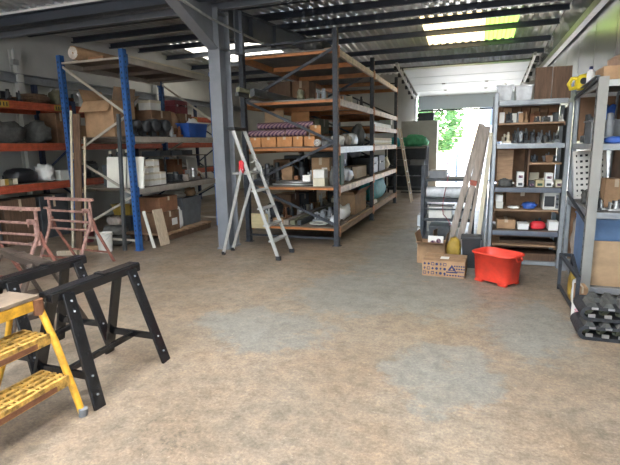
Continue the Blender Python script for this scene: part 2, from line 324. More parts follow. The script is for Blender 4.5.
# ------------------------------------------------------------------ special surfaces
def node_mat(name):
    m = bpy.data.materials.new(name); m.use_nodes = True; return m, m.node_tree.nodes, m.node_tree.links, m.node_tree.nodes['Principled BSDF']
def floor_material():
    m,N,L,b = node_mat('concrete_floor')
    tc = N.new('ShaderNodeTexCoord')
    def noi(sc, det=8, ro=.65):
        n = N.new('ShaderNodeTexNoise'); n.inputs['Scale'].default_value = sc; n.inputs['Detail'].default_value = det; n.inputs['Roughness'].default_value = ro
        L.new(tc.outputs['Object'], n.inputs['Vector']); return n
    def ramp(src, stops):
        r = N.new('ShaderNodeValToRGB')
        while len(r.color_ramp.elements) < len(stops): r.color_ramp.elements.new(.5)
        for e,(p,c) in zip(r.color_ramp.elements, stops): e.position = p; e.color = c if len(c) == 4 else tuple(c)+(1,)
        L.new(src, r.inputs['Fac']); return r
    def mix(f, a, b_, mode='MIX'):
        x = N.new('ShaderNodeMix'); x.data_type = 'RGBA'; x.blend_type = mode
        if isinstance(f,float): x.inputs[0].default_value = f
        else: L.new(f, x.inputs[0])
        for k,q in ((6,a),(7,b_)):
            if isinstance(q, tuple): x.inputs[k].default_value = q+(1,)
            else: L.new(q, x.inputs[k])
        return x.outputs[2]
    base = ramp(noi(.7).outputs['Fac'], [(.32,(.165,.132,.096)),(.5,(.218,.176,.132)),(.68,(.268,.222,.172))])
    fine = ramp(noi(9,12,.82).outputs['Fac'], [(.36,(.58,.56,.54)),(.5,(.97,.97,.97)),(.64,(1.36,1.30,1.22))])
    grain = ramp(noi(48,6,.8).outputs['Fac'], [(.36,(.74,.73,.72)),(.5,(1,1,1)),(.62,(1.28,1.25,1.2))])
    col = mix(1.0, base.outputs['Color'], fine.outputs['Color'], 'MULTIPLY')
    col = mix(1.0, col, grain.outputs['Color'], 'MULTIPLY')
    tint = ramp(noi(1.5,6,.7).outputs['Fac'], [(.38,(1.04,.985,.94)),(.6,(.97,1.0,1.03))])
    col = mix(1.0, col, tint.outputs['Color'], 'MULTIPLY')
    # remains of an old blue-grey floor coating: worn islands down the aisle
    geo = N.new('ShaderNodeSeparateXYZ'); L.new(tc.outputs['Object'], geo.inputs[0])
    def math_(op, a, b2=None):
        q = N.new('ShaderNodeMath'); q.operation = op
        for i,w in enumerate((a,b2)):
            if w is None: continue
            if isinstance(w,(int,float)): q.inputs[i].default_value = w
            else: L.new(w, q.inputs[i])
        return q.outputs[0]
    tot = None
    for cx,cy,rx,ry in ((-.95,7.4,.7,1.7),(-1.15,4.9,.8,.9),(-.30,5.0,.45,.9),(-.15,3.2,.42,.55),(.5,4.3,.4,.8),(-1.7,3.6,.7,.5),(-.7,6.2,.9,1.1),(-.4,10.5,.7,1.6)):
        dx = math_('DIVIDE', math_('SUBTRACT', geo.outputs['X'], cx), rx); dy = math_('DIVIDE', math_('SUBTRACT', geo.outputs['Y'], cy), ry)
        d = math_('SUBTRACT', 1.0, math_('ADD', math_('MULTIPLY',dx,dx), math_('MULTIPLY',dy,dy)))
        d = math_('MAXIMUM', d, -1.0)
        tot = d if tot is None else math_('MAXIMUM', tot, d)
    wob = math_('MULTIPLY', math_('SUBTRACT', noi(2.6,12,.78).outputs['Fac'], .5), 5.2)
    mask = ramp(math_('ADD', tot, wob), [(0.0,(0,0,0)),(.4,(.72,.72,.72))])
    coat = mix(noi(3,8).outputs['Fac'], (.13,.135,.125), (.23,.235,.22))
    coat = mix(.6, coat, fine.outputs['Color'], 'MULTIPLY'); coat = mix(.8, coat, grain.outputs['Color'], 'MULTIPLY')
    col = mix(mask.outputs['Color'], col, coat)
    # pale chips, dark oil specks and hairline cracks
    chips = ramp(noi(21,8,.8).outputs['Fac'], [(.60,(0,0,0)),(.64,(.7,.7,.7))])
    col = mix(chips.outputs['Color'], col, (.40,.33,.25))
    dk = ramp(noi(4.1,7,.7).outputs['Fac'], [(.28,(.6,.6,.6)),(.38,(0,0,0))])
    col = mix(dk.outputs['Color'], col, (.12,.09,.07))
    vo = N.new('ShaderNodeTexVoronoi'); vo.feature = 'DISTANCE_TO_EDGE'; vo.inputs['Scale'].default_value = .38
    wv = N.new('ShaderNodeVectorMath'); wv.operation = 'ADD'; nz = noi(1.7,5); L.new(tc.outputs['Object'], wv.inputs[0]); L.new(nz.outputs['Color'], wv.inputs[1]); L.new(wv.outputs[0], vo.inputs['Vector'])
    ck = ramp(vo.outputs['Distance'], [(.0,(.28,.28,.28)),(.004,(0,0,0))])
    col = mix(ck.outputs['Color'], col, (.10,.08,.06))
    L.new(col, b.inputs['Base Color'])
    rr = ramp(noi(2,6).outputs['Fac'], [(.3,(.34,)*3),(.7,(.58,)*3)]); L.new(rr.outputs['Color'], b.inputs['Roughness'])
    bp = N.new('ShaderNodeBump'); bp.inputs['Strength'].default_value = .25; bp.inputs['Distance'].default_value = .004
    L.new(noi(22,8,.7).outputs['Fac'], bp.inputs['Height']); L.new(bp.outputs['Normal'], b.inputs['Normal'])
    return m
def sheet_material(name, col, rough, metal, spread=.12):
    m,N,L,b = node_mat(name); tc = N.new('ShaderNodeTexCoord')
    n = N.new('ShaderNodeTexNoise'); n.inputs['Scale'].default_value = 1.4; n.inputs['Detail'].default_value = 7; L.new(tc.outputs['Object'], n.inputs['Vector'])
    r = N.new('ShaderNodeValToRGB'); r.color_ramp.elements[0].position = .3; r.color_ramp.elements[1].position = .7
    r.color_ramp.elements[0].color = tuple(c*(1-spread) for c in col)+(1,); r.color_ramp.elements[1].color = tuple(c*(1+spread) for c in col)+(1,)
    L.new(n.outputs['Fac'], r.inputs['Fac']); L.new(r.outputs['Color'], b.inputs['Base Color'])
    b.inputs['Roughness'].default_value = rough; b.inputs['Metallic'].default_value = metal; return m
def translucent(name, col):
    m = bpy.data.materials.new(name); m.use_nodes = True; nt = m.node_tree; nt.nodes.clear()
    o = nt.nodes.new('ShaderNodeOutputMaterial'); t = nt.nodes.new('ShaderNodeBsdfTranslucent'); t.inputs['Color'].default_value = col+(1,)
    nt.links.new(t.outputs[0], o.inputs[0]); return m

# ------------------------------------------------------------------ the building
XL, XR, YF, YB = -8.5, 1.62, -6.0, 16.3
fl = MB(); fl.box(((XL+XR)/2,(YF+YB)/2,-.1),(XR-XL+.4,YB-YF+.4,.2)); struct('floor', fl, floor_material())

ROOF = [(-6.2,4.6),(6.25,3.86),(11.4,4.25),(16.5,3.86)]          # (Y, z) of the sheets: valley at 6.25, ridge at 11.4
def roof_z(y):
    for (a,za),(b_,zb) in zip(ROOF, ROOF[1:]):
        if a <= y <= b_: return za+(zb-za)*(y-a)/(b_-a)
    return 4
def roof_sheet(x0, x1, y0, y1):
    pw, hgt = .19, .038; prof = []; i = int(math.floor(x0/pw))-1
    brk = [(0,0),(.42,0),(.55,hgt),(.87,hgt),(1,0)]
    def h_at(x):
        f = (x/pw) % 1.0
        for (fa,ha),(fb,hb) in zip(brk,brk[1:]):
            if fa <= f <= fb: return ha+(hb-ha)*(f-fa)/(fb-fa)
        return 0
    xs = [x0]
    while i*pw < x1:
        for f,_ in brk[:-1]:
            x = (i+f)*pw
            if x0+1e-4 < x < x1-1e-4: xs.append(x)
        i += 1
    xs.append(x1); prof = [(x,h_at(x)) for x in xs]
    vs = [(x,y,roof_z(y)+h) for y in (y0,y1) for x,h in prof]; k = len(prof); b = MB()
    b.add(vs, [(j,j+1,k+j+1,k+j) for j in range(k-1)]); return b
roof_m = sheet_material('galvanised_roof_sheet', (.80,.81,.80), .42, .75)
SX0, SX1, SXG, SY0, SY1 = -1.27, .08, .76, 10.75, 13.25           # the skylight opening
rf = MB()
FSK = [(-3.4,-2.4),(-.9,.1)]; FY0, FY1 = -2.4, 3.9       # rooflights of the front bay, over the open floor
def strip(y0, y1, x0=None, x1=None):
    ys = [y0]+[q for q,_ in ROOF if y0 < q < y1]+[y1]
    for a,b_ in zip(ys,ys[1:]): q = roof_sheet(XL-.1 if x0 is None else x0, XR+.1 if x1 is None else x1, a, b_); rf.add(q.v, q.f)
for y0,y1 in ((-6.2,FY0),(FY1,6.25),(6.25,SY0),(SY1,16.5)): strip(y0,y1)
xs = [XL-.1]+[q for p in FSK for q in p]+[XR+.1]
for i in range(0,len(xs),2): strip(FY0,FY1,xs[i],xs[i+1])
LK0, LK1 = -7.6, -5.2
for x0,x1 in ((XL-.1,LK0),(LK1,SX0),(SXG,XR+.1)):
    for a,b_ in ((SY0,11.4),(11.4,SY1)): q = roof_sheet(x0,x1,a,b_); rf.add(q.v,q.f)
struct('ceiling', rf, roof_m)
for nm,x0,x1,col in (('window_1',SX0,SX1,(.22,.165,.075)),('window_2',SX1,SXG,(.07,.14,.02))):
    q = MB()
    for a,b_ in ((SY0,11.4),(11.4,SY1)):
        if nm == 'window_2' and b_ == 11.4: continue
        w = roof_sheet(x0,x1,a,b_); q.add(w.v,w.f)
    o = struct(nm, q, translucent(nm+'_sheet', col))
for i,(x0,x1) in enumerate(FSK): struct('window_%d'%(i+3), roof_sheet(x0,x1,FY0,FY1), translucent('rooflight_sheet_%d'%i,(.82,.82,.78)))
q = MB()
for a,b_ in ((SY0,11.4),(11.4,SY1)): w_ = roof_sheet(LK0,LK1,a,b_); q.add(w_.v,w_.f)
struct('window_9', q, translucent('rooflight_sheet_left',(.15,.14,.11)))
q = roof_sheet(SX1,SXG,SY0,11.4); o = q.build('ceiling', roof_m); o['kind'] = 'structure'

wall_m = sheet_material('white_wall_sheet', (.56,.56,.53), .6, 0)
w = MB(); w.box((XL-.1,(YF+YB)/2,2.2),(.2,YB-YF+.4,4.4)); struct('wall_left', w, wall_m)
# the wall beside the shelves: bright ribbed metal sheets
wr = MB(); y = YF
wr.box((XR+.08,(YF+YB)/2,2.2),(.1,YB-YF+.4,4.4))
while y < YB-.1:
    y2 = min(y+1.2, YB+.1); wr.box((XR+.012,(y+y2)/2,2.2),(.024,y2-y-.022,4.4)); y = y2
struct('wall_right', wr, sheet_material('shiny_wall_sheet', (.36,.38,.385), .25, .35, .05))
# back wall with the door opening
DX0, DX1, DZ = -1.92, 1.15, 3.15
b = MB(); b.box(((XL+DX0)/2,YB+.1,2.2),(DX0-XL,.2,4.4)); b.box(((DX1+XR)/2,YB+.1,2.2),(XR-DX1+.1,.2,4.4)); b.box(((DX0+DX1)/2,YB+.1,(DZ+4.4)/2),(DX1-DX0,.2,4.4-DZ))
struct('wall_back', b, wall_m)
# front wall behind the camera, with the wide entrance the daylight comes through
b = MB(); FX0, FX1, FZ = -4.6, .4, 3.6
b.box(((XL+FX0)/2,YF-.1,2.35),(FX0-XL,.2,4.7)); b.box(((FX1+XR)/2,YF-.1,2.35),(XR-FX1+.1,.2,4.7)); b.box(((FX0+FX1)/2,YF-.1,(FZ+4.7)/2),(FX1-FX0,.2,4.7-FZ))
struct('wall_front', b, wall_m)

# overhead door at the back, run up its sloping tracks
t = bpy.data.objects.new('door_1', None); C.objects.link(t); t['kind'] = 'structure'
p0 = Vector((0,16.18,2.68)); pts = [(16.18,2.66),(16.18,3.12),(15.3,3.20),(14.4,3.29),(13.5,3.38),(12.6,3.47)]
for (ya,za),(yb,zb) in zip(pts,pts[1:]):
    q = MB(); d = Vector((0,yb-ya,zb-za)); n = d.normalized(); q.bar((-.36,ya+n.y*.012,za+n.z*.012),(-.36,yb-n.y*.012,zb-n.z*.012), DX1-DX0-.1, .045, up=(0,n.z,-n.y))
    q.build('door_panel', 'door_white', t, bevel=.006)
q = MB(); q.box((-.36,16.18,2.64),(DX1-DX0-.1,.06,.05)); q.build('bottom_seal','black_plastic',t)
for x in (-.95,.2):
    for i in (1,2,3):
        MB().box((x,pts[i][0]-.02,pts[i][1]-.035),(.09,.07,.03)).build('hinge','galv',t)
for x in (DX0-.03,DX1+.03):
    q = MB(); q.bar((x,16.16,0),(x,16.16,3.05),.06,.05,up=(1,0,0)); q.bar((x,16.16,3.05),(x,12.2,3.55),.06,.07); q.build('track','galv',t)
    for i in range(6):
        f = i/5; q = MB(); q.tube([(x+.05,16.0-3.4*f,3.07+.43*f),(x-.05,16.0-3.4*f,3.07+.43*f)],.035,10); q.box((x+(-.09 if x<0 else .09),16.0-3.4*f,3.07+.43*f),(.07,.1,.1)); q.build('roller','charcoal',t)

# purlins, frames, valley gutter
ys = [4.3,2.9,1.5,.1,-1.3,-2.7,-4.1,-5.5, 7.45,8.55,9.7,10.75,11.95,13.2,14.35,15.4]
for i,y in enumerate(ys):
    z = roof_z(y)-.065
    q = MB(); q.cbar((XL,y,z),(XR-.03,y,z),.055,.12,.008); q.bar((XL,y-.04,z-.045),(XR-.03,y-.04,z-.045),.006,.025); struct('roof_purlin', q, 'purlin')
q = MB(); q.ibar((XL,6.0,3.66),(XR,6.0,3.66),.14,.15); struct('valley_beam', q, 'purlin')
q = MB(); q.box(((XL+XR)/2,5.90,3.752),(XR-XL,.012,.03)); struct('valley_flashing', q, 'paper')
q = MB(); q.box(((XL+XR)/2,6.3,3.80),(XR-XL,.34,.02)); q.box(((XL+XR)/2,6.14,3.86),(XR-XL,.02,.13)); q.box(((XL+XR)/2,6.47,3.86),(XR-XL,.02,.13)); struct('valley_gutter', q, 'galv')
q = MB(); q.cbar((XL,6.60,3.67),(XR,6.60,3.67),.1,.13,.01); struct('valley_beam', q, 'frame_light')
CX = -3.72
q = MB(); q.box((CX,6.40,1.8),(.19,.016,3.6)); q.box((CX,6.72,1.8),(.19,.016,3.6)); q.box((CX,6.56,1.8),(.014,.31,3.6)); q.box((CX,6.56,.01),(.22,.40,.02))
for z in (3.05,3.55): q.box((CX,6.56,z),(.18,.31,.014))
struct('steel_column', q, 'frame_light')
def plate_xz(poly, x, t): return MB().prism(poly, 'x', x-t/2, x+t/2)
# rafters over the column with their tapered haunches
def rafter(name, y0, y1, hz0, hz1, mat):
    q = MB(); top = lambda yy: roof_z(yy)-.21
    q.prism([(y0,hz0),(y1,hz1),(y1,top(y1)),(y0,top(y0))] if y1>y0 else [(y1,hz1),(y0,hz0),(y0,top(y0)),(y1,top(y1))], 'x', CX-.008, CX+.008)
    q.bar((CX,y0,hz0),(CX,y1,hz1),.17,.016); q.bar((CX,y0,top(y0)),(CX,y1,top(y1)),.17,.016)
    return q
q = rafter('r', 6.39, 5.05, 3.02, 3.60, 0); struct('rafter_haunch', q, 'frame_light')
q = rafter('r', 5.05, -6.0, 3.60, 4.05, 0); struct('roof_rafter', q, 'frame_light')
q = rafter('r', 6.73, 10.2, 3.24, 3.72, 0)
for y in (7.6,8.6): q.box((CX,y,roof_z(y)-.42),(.15,.012,.40))
struct('roof_rafter', q, 'frame_grey')
q = rafter('r', 10.2, 16.2, 3.72, 3.45, 0); struct('roof_rafter', q, 'frame_grey')
q = MB(); q.box((CX+.13,6.98,3.36),(.13,.05,.62)); q.box((CX+.13,6.90,3.36),(.02,.14,.62)); q.box((CX+.13,6.98,3.04),(.15,.09,.015)); struct('beam_stub', q, 'frame_grey')
q = MB(); q.tube([(CX+.16,5.2,3.44),(CX+.16,6.1,3.36),(CX+.16,8.1,3.34)],.018,8); struct('brace_rod', q, 'galv')
q = MB(); q.cbar((XL+.13,YF,2.97),(XL+.13,YB,2.97),.14,.17,.01); struct('wall_rail', q, 'steel_grey')
q = MB(); q.cbar((XR-.09,5.0,3.47),(XR-.09,16.2,3.47),.1,.12,.01); struct('wall_rail', q, 'galv')
for y in (-1,3,7.0,11.2,15.4):
    q = MB(); q.ibar((XL+.1,y,0),(XL+.1,y,3.5),.13,.16,.012,up=(1,0,0)); struct('wall_column', q, 'wall_white')
t = thing('junction_box', 'small grey metal junction box fixed high on the white wall above the red beams', 'junction box', (XL+.2,6.9,3.2))
MB().box((0,0,.05),(.08,.12,.1)).build('housing','galv',t,bevel=.005); MB().tube([(0,0,.1),(0,0,.3)],.012,8).build('conduit','galv',t)
pd = MB(); pd.tube([(XL+.22,7.1,3.22),(XL+.22,8.0,3.23),(XL+.22,11.5,3.24)],.02,8)

# ------------------------------------------------------------------ outdoors beyond the back door
g = MB(); g.box((-2,38,-.12),(60,43,.1)); o = g.build('ground', 'ground'); o['kind'] = 'structure'
g = MB(); g.box((-2,-22,-.12),(60,31.5,.1)); o = g.build('ground', 'ground'); o['kind'] = 'structure'
t = thing('boundary_wall', 'low pale rendered wall outdoors below the tree, beyond the overhead door', 'wall', (-1.6,21.5,0))
MB().box((0,0,.55),(7,.2,1.1)).build('wall_body','house_white',t); MB().box((0,0,1.14),(7.05,.3,.08)).build('coping','ground',t)
t = thing('metal_railing', 'pale blue outdoor railing of curved bars standing in the doorway light', 'railing', (-1.0,18.4,0))
q = MB(); q.tube([(-1.3,0,1.12),(2.0,0,1.12)],.025,8); q.build('top_rail','railing_blue',t); q = MB(); q.tube([(-1.3,0,.2),(2.0,0,.2)],.02,8); q.build('bottom_rail','railing_blue',t)
for i in range(5):
    x = -1.2+i*.62
    MB().tube([(x+.28*math.sin(a*PI/10)*(1 if i%2 else -1)+.2,0,.2+.092*a) for a in range(11)],.018,8).build('curved_bar','railing_blue',t)
for x in (-1.3,.35,2.0): MB().tube([(x,0,0),(x,0,1.12)],.03,8).build('post','railing_blue',t)
def tree(name, label, loc, h, spread, leaf, seed, n=900):
    rnd = random.Random(seed); t = thing(name, label, 'tree', loc, 0, 'trees outdoors')
    k = MB(); k.tube([(0,0,0),(.08,.05,h*.3),(-.05,.1,h*.6),(.05,0,h*.85)],[.14,.11,.07,.03],9)
    for i in range(7):
        a = rnd.random()*6.28; z = h*(.3+.08*i); k.tube([(0,0,z),(spread*.4*math.cos(a),spread*.4*math.sin(a),z+h*.12),(spread*.75*math.cos(a),spread*.75*math.sin(a),z+h*.18)],[.05,.03,.012],6)
    k.build('trunk','bark',t)
    f = MB()
    for i in range(n):
        a = rnd.random()*6.28; ph = math.acos(2*rnd.random()-1); rr = spread*(.45+.55*rnd.random()**.5)*(1+.25*math.sin(3*a+seed))
        c = Vector((rr*math.sin(ph)*math.cos(a), rr*math.sin(ph)*math.sin(a), h*.55+h*.45*math.cos(ph)*(.5+.5*rnd.random())))
        R = Matrix.Rotation(rnd.random()*6.28,3,'Z')@Matrix.Rotation(rnd.random()*2.5,3,'X'); L_ = .13+.1*rnd.random()
        f.add([c+R@Vector(p) for p in ((-L_,0,0),(0,-L_*.4,.02),(L_,0,0),(0,L_*.4,.02))], [(0,1,2,3)])
    o = f.build('leaves', leaf, t); o['kind'] = 'stuff'
tree('leafy_tree','pale green leafy tree outdoors seen through the open back door',(-2.0,23.2,0),4.6,1.45,'leaf',4,1600)
tree('bushy_tree','darker rounded tree farther off behind the low outdoor wall',(-4.6,26.0,0),5.0,2.2,'leaf_dark',8,1500)
t = thing('white_house','white rendered house outdoors, bright in the sun beyond the leaning planks','house',(2.9,25.5,0))
MB().box((0,0,2.3),(5.6,4,4.6)).build('walls','house_white',t); MB().prism([(-2.3,4.6),(2.3,4.6),(0,5.9)],'x',-3.1,3.1).build('roof','card_red',t)
for x,z in ((-2.1,2.35),(-.4,2.35),(-2.1,.9)):
    f = MB(); f.box((x,-2.03,z+.35),(.62,.08,.82)); fo = f.build('window','house_white',t); MB().box((x,-2.08,z+.35),(.5,.03,.7)).build('pane','window_dark',fo)
t = thing('street_bollard','dark upright post outdoors at the edge of the white house','post',(.9,22.0,0)); MB().tube([(0,0,0),(0,0,1.5)],.06,10).build('shaft','charcoal',t); MB().lathe([(.07,1.5),(.08,1.53),(.03,1.6)],10).build('cap','charcoal',t)

# ------------------------------------------------------------------ light: the sky through both doors, the sun over the roof
W = bpy.data.worlds.new('sky'); S.world = W; W.use_nodes = True
nt = W.node_tree; bg = nt.nodes['Background']
sk = nt.nodes.new('ShaderNodeTexSky'); sk.sky_type = 'PREETHAM' if False else 'NISHITA'; sk.sun_disc = False; sk.sun_elevation = math.radians(58); sk.sun_rotation = math.radians(20); sk.air_density = 1.0; sk.dust_density = 2.5
nt.links.new(sk.outputs[0], bg.inputs[0]); bg.inputs[1].default_value = SKY
sl = bpy.data.lights.new('sun','SUN'); sl.energy = SUN; sl.angle = math.radians(1.5); sl.color = (1,.95,.86)
so = bpy.data.objects.new('sun', sl); C.objects.link(so)
d = Vector((.15,-.62,-1)).normalized(); so.rotation_euler = d.to_track_quat('-Z','Y').to_euler()
def opening_light(name, loc, direction, sx, sy, power, col):
    l = bpy.data.lights.new(name,'AREA'); l.shape = 'RECTANGLE'; l.size = sx; l.size_y = sy; l.energy = power; l.color = col
    o = bpy.data.objects.new(name,l); C.objects.link(o); o.location = loc; o.rotation_euler = Vector(direction).to_track_quat('-Z','Y').to_euler(); return o
opening_light('entrance_daylight', ((FX0+FX1)/2,YF-.05,1.8), (0,1,-.02), FX1-FX0-.1, 3.4, FRONT, (1,.95,.88))
for i,(x0,x1) in enumerate(FSK): opening_light('rooflight_daylight', ((x0+x1)/2,(FY0+FY1)/2,roof_z(.75)-.24), (0,.06,-1), .9, 6.1, ROOFL, (1,.97,.93))
bp_ = opening_light('back_door_daylight', (-.38,16.45,1.4), (0,-1,0), 3.0, 2.6, 1, (1,1,1)); bp_.data.cycles.is_portal = True
S.view_settings.view_transform = 'Standard'; S.view_settings.look = 'None'; S.view_settings.exposure = EXPO; S.view_settings.gamma = 1; S.view_settings.use_curve_mapping = False

# ------------------------------------------------------------------ racking
def post_mb(x, y, h, w, d, face='x'):     # perforated upright: open channel with slots drawn as raised rim pairs
    b = MB(); b.cbar((x,y,0.008),(x,y,h),w,d,.006,up=(1,0,0) if face=='x' else (0,1,0)); b.box((x,y,.004),(w*1.5,d*1.4,.008)); return b
def zig(pts, w=.035, t=.02):
    b = MB()
    for p,q in zip(pts,pts[1:]): b.bar(p,q,w,t,up=(0,1,0))
    return b
# --- tall black rack with orange beams
OR = thing('pallet_rack','tall dark-posted storage rack with orange and rust-streaked pale beams behind the stepladder','rack',(0,0,0))
OX0, OX1 = -3.6, -2.04; OYS = (7.05,9.72,12.75); OLV = (.29,.95,1.58,2.31,3.03); PH = 3.3
for y in OYS:
    for x in (OX0,OX1):
        q = post_mb(x,y,PH,.09,.075).build('post','dark_post',OR)
        if x == OX1:
            r = MB(); r.box((x+.040,y,PH/2+.05),(.004,.05,PH-.25)); r.build('worn_edge','rust_post',q)
            sl_ = MB()
            for i in range(38): sl_.box((x+.0435,y,.22+i*.08),(.003,.022,.035))
            sl_.build('slot_pattern','dark_post',q)
        MB().box((x,y,PH+.002),(.08,.07,.006)).build('post_cap','charcoal',q)
    zz = [(OX1-.03,y,3.02),(OX0+.03,y,2.32),(OX1-.03,y,1.64),(OX0+.03,y,.98),(OX1-.03,y,.34)] if y != OYS[2] else [(OX0+.03,y,3.02),(OX1-.03,y,2.32),(OX0+.03,y,1.64),(OX1-.03,y,.98)]
    for p,q in zip(zz,zz[1:]): MB().bar(p,q,.04,.028,up=(0,1,0)).build('diagonal_brace','dark_post',OR)
    for z in (3.15,.12): MB().bar((OX0,y,z),(OX1,y,z),.04,.03).build('cross_brace','dark_post',OR)
for bi,(ya,yb) in enumerate(zip(OYS,OYS[1:])):
    lv = list(OLV)+([1.98] if bi==1 else [])
    for z in lv:
        wide = z > .5
        for x in (OX0,OX1):
            mat = ('orange_galv' if z in (3.03,2.31,1.58,.95,1.98) else 'wood') if x==OX1 else 'orange_paint'
            if x==OX1 and z==1.58 and bi==0: mat='galv'
            q = MB(); q.bar((x+(.012 if x==OX1 else -.012),ya+.04,z-.06),(x+(.012 if x==OX1 else -.012),yb-.04,z-.06),.05,.10); q.bar((x+(.04 if x==OX1 else -.04),ya+.04,z-.06),(x+(.04 if x==OX1 else -.04),yb-.04,z-.06),.008,.03)
            ob = q.build('beam',mat,OR,bevel=.006)
            for yy in (ya+.045,yb-.045): MB().box((x+(.045 if x==OX1 else -.045),yy,z-.06),(.012,.05,.17)).build('beam_connector','orange_paint',ob)
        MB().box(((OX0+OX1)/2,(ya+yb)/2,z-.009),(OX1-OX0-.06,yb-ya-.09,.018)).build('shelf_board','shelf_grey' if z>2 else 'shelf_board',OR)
        for f,hh in ((0.0,.04),(.46,.08),(1.0,.08)):
            yy = ya+.09+(yb-ya-.18)*f
            MB().bar((OX0+.02,yy,z-.02-hh/2),(OX1-.02,yy,z-.02-hh/2),.05,hh).build('cross_beam','orange_paint',OR)
# --- blue rack
BR = thing('pallet_rack','blue-posted storage rack with beige beams and brown boards beside the steel column','rack',(0,0,0))
BX0, BX1 = -6.2, -5.0; BYS = (5.95,8.45); BLV = (.98,1.79,2.96)
for y in BYS:
    for x in (BX0,BX1):
        q = post_mb(x,y,3.05,.08,.08,'y').build('post','blue_paint',BR)
        s_ = MB()
        for i in range(36): s_.box((x-.012,y-.041,.25+i*.077),(.02,.003,.03)); s_.box((x+.041,y,.25+i*.077),(.003,.02,.03))
        s_.build('slot_pattern','navy_paint',q)
    for p,q in zip([(BX0,y,2.9),(BX1,y,2.1),(BX0,y,1.5),(BX1,y,.88),(BX0,y,.3)],[(BX1,y,2.1),(BX0,y,1.5),(BX1,y,.88),(BX0,y,.3)]): MB().bar(p,q,.035,.022,up=(0,1,0)).build('diagonal_brace','beige_beam',BR)
    for z in (2.93,.16): MB().bar((BX0,y,z),(BX1,y,z),.04,.03).build('cross_brace','beige_beam',BR)
for z in BLV:
    for x in (BX0,BX1):
        q = MB(); q.bar((x,BYS[0]+.04,z-.05),(x,BYS[1]-.04,z-.05),.045,.09)
        ob = q.build('beam','beige_beam',BR,bevel=.006)
        for yy in (BYS[0]+.045,BYS[1]-.045): MB().box((x+(.03 if x==BX1 else -.03),yy,z-.05),(.015,.05,.16)).build('beam_connector','blue_paint',ob)
    MB().box(((BX0+BX1)/2,7.2,z-.009),(1.14,2.4,.018)).build('shelf_board','shelf_board',BR)
    for yy in (6.4,7.2,8.0): MB().bar((BX0+.02,yy,z-.05),(BX1-.02,yy,z-.05),.04,.06).build('cross_beam','shelf_board',BR)
MB().box((-5.5,7.66,1.455),(.7,1.36,.016)).build('shelf_board','shelf_board',BR)
for p in ((-5.17,7.0),(-5.83,7.0),(-5.17,8.32),(-5.83,8.32)): MB().box((p[0],p[1],1.215),(.03,.03,.464)).build('shelf_prop','dark_post',BR)
# --- red-beamed rack along the white wall
RR = thing('pallet_rack','long low rack with red beams and dark blue posts along the white wall','rack',(0,0,0))
RX0, RX1 = -8.15, -7.25; RYS = (4.35,7.12,9.9,12.7); RLV = (1.04,1.73,2.42)
for y in RYS:
    for x in (RX0,RX1): post_mb(x,y,2.85 if x==RX0 else 2.5,.09,.07).build('post','navy_paint',RR)
    for p,q in zip([(RX0,y,2.3),(RX1,y,1.75),(RX0,y,1.15),(RX1,y,.6),(RX0,y,.15)],[(RX1,y,1.75),(RX0,y,1.15),(RX1,y,.6),(RX0,y,.15)]): MB().bar(p,q,.035,.022,up=(0,1,0)).build('diagonal_brace','navy_paint',RR)
for ya,yb in zip(RYS,RYS[1:]):
    for z in RLV:
        for x in (RX0,RX1):
            q = MB(); q.bar((x,ya+.04,z-.07),(x,yb-.04,z-.07),.05,.13); q.bar((x+(.028 if x==RX1 else -.028),ya+.04,z-.07),(x+(.028 if x==RX1 else -.028),yb-.04,z-.07),.01,.04)
            ob = q.build('beam','red_paint',RR,bevel=.006)
            if x==RX1 and z==2.42:
                for yy in (ya+1.35,yb-.35):
                    pl = MB().box((x+.035,yy,z-.07),(.004,.19,.1)).build('load_label','yellow_dull',ob)
                    mk = MB()
                    for i in range(3): mk.box((x+.038,yy-.055+i*.055,z-.07),(.003,.02,.06))
                    mk.build('label_marks','print_black',ob)
        MB().box(((RX0+RX1)/2,(ya+yb)/2,z-.009),(RX1-RX0-.06,yb-ya-.09,.018)).build('shelf_board','shelf_board',RR)

# --- tall grey shelving facing the aisle
G1 = thing('shelving_unit','tall open shelving of grey steel and rough boards behind the red tub','shelving',(0,0,0))
gx0, gx1, gy0, gy1 = .22, 1.05, 6.48, 7.05
for x in (gx0,gx1):
    for y in (gy0,gy1):
        hh = 2.2 if x==gx0 else 2.05
        MB().cbar((x,y,0),(x,y,hh),.05,.05,.005,up=(1,0,0)).build('post','steel_mid' if y==gy0 and x==gx0 else 'steel_grey',G1)
for z,mat in ((2.10,'steel_mid'),(1.57,'steel_mid'),(1.02,'frame_grey'),(.46,'frame_grey')):
    MB().box(((gx0+gx1)/2,(gy0+gy1)/2,z-.009),(gx1-gx0-.06,gy1-gy0-.06,.018)).build('shelf_board','shelf_board',G1)
    for y in (gy0,gy1):
        q = MB(); q.bar((gx0+.03,y,z-.03),(gx1-.03,y,z-.03),.03,.06); q.bar((gx0+.03,y-.018,z-.03),(gx1-.03,y-.018,z-.03),.006,.02); q.build('beam',mat,G1,bevel=.004)
for z in (1.83,.73,.27):
    MB().box(((gx0+gx1)/2,(gy0+gy1)/2+.02,z-.011),(gx1-gx0-.07,gy1-gy0-.08,.022)).build('wooden_shelf','wood',G1)
    for x in (gx0+.04,gx1-.04): MB().box((x,(gy0+gy1)/2,z-.035),(.02,gy1-gy0-.1,.025)).build('shelf_cleat','wood_dark',G1)
MB().box((.835,(gy0+gy1)/2+.02,1.319),(.36,gy1-gy0-.08,.022)).build('wooden_shelf','wood',G1); MB().box((.64,(gy0+gy1)/2+.02,1.29),(.02,gy1-gy0-.08,.5)).build('divider','wood_dark',G1)
MB().box((gx1+.022,(gy0+gy1)/2,1.03),(.006,gy1-gy0-.06,1.98)).build('added_side_screen','charcoal',G1)  # dark sheet added to cover the bright strip of wall between the posts
MB().bar((gx0+.03,gy0,.05),(gx1-.03,gy0,.05),.04,.05).build('bottom_rail','steel_grey',G1)
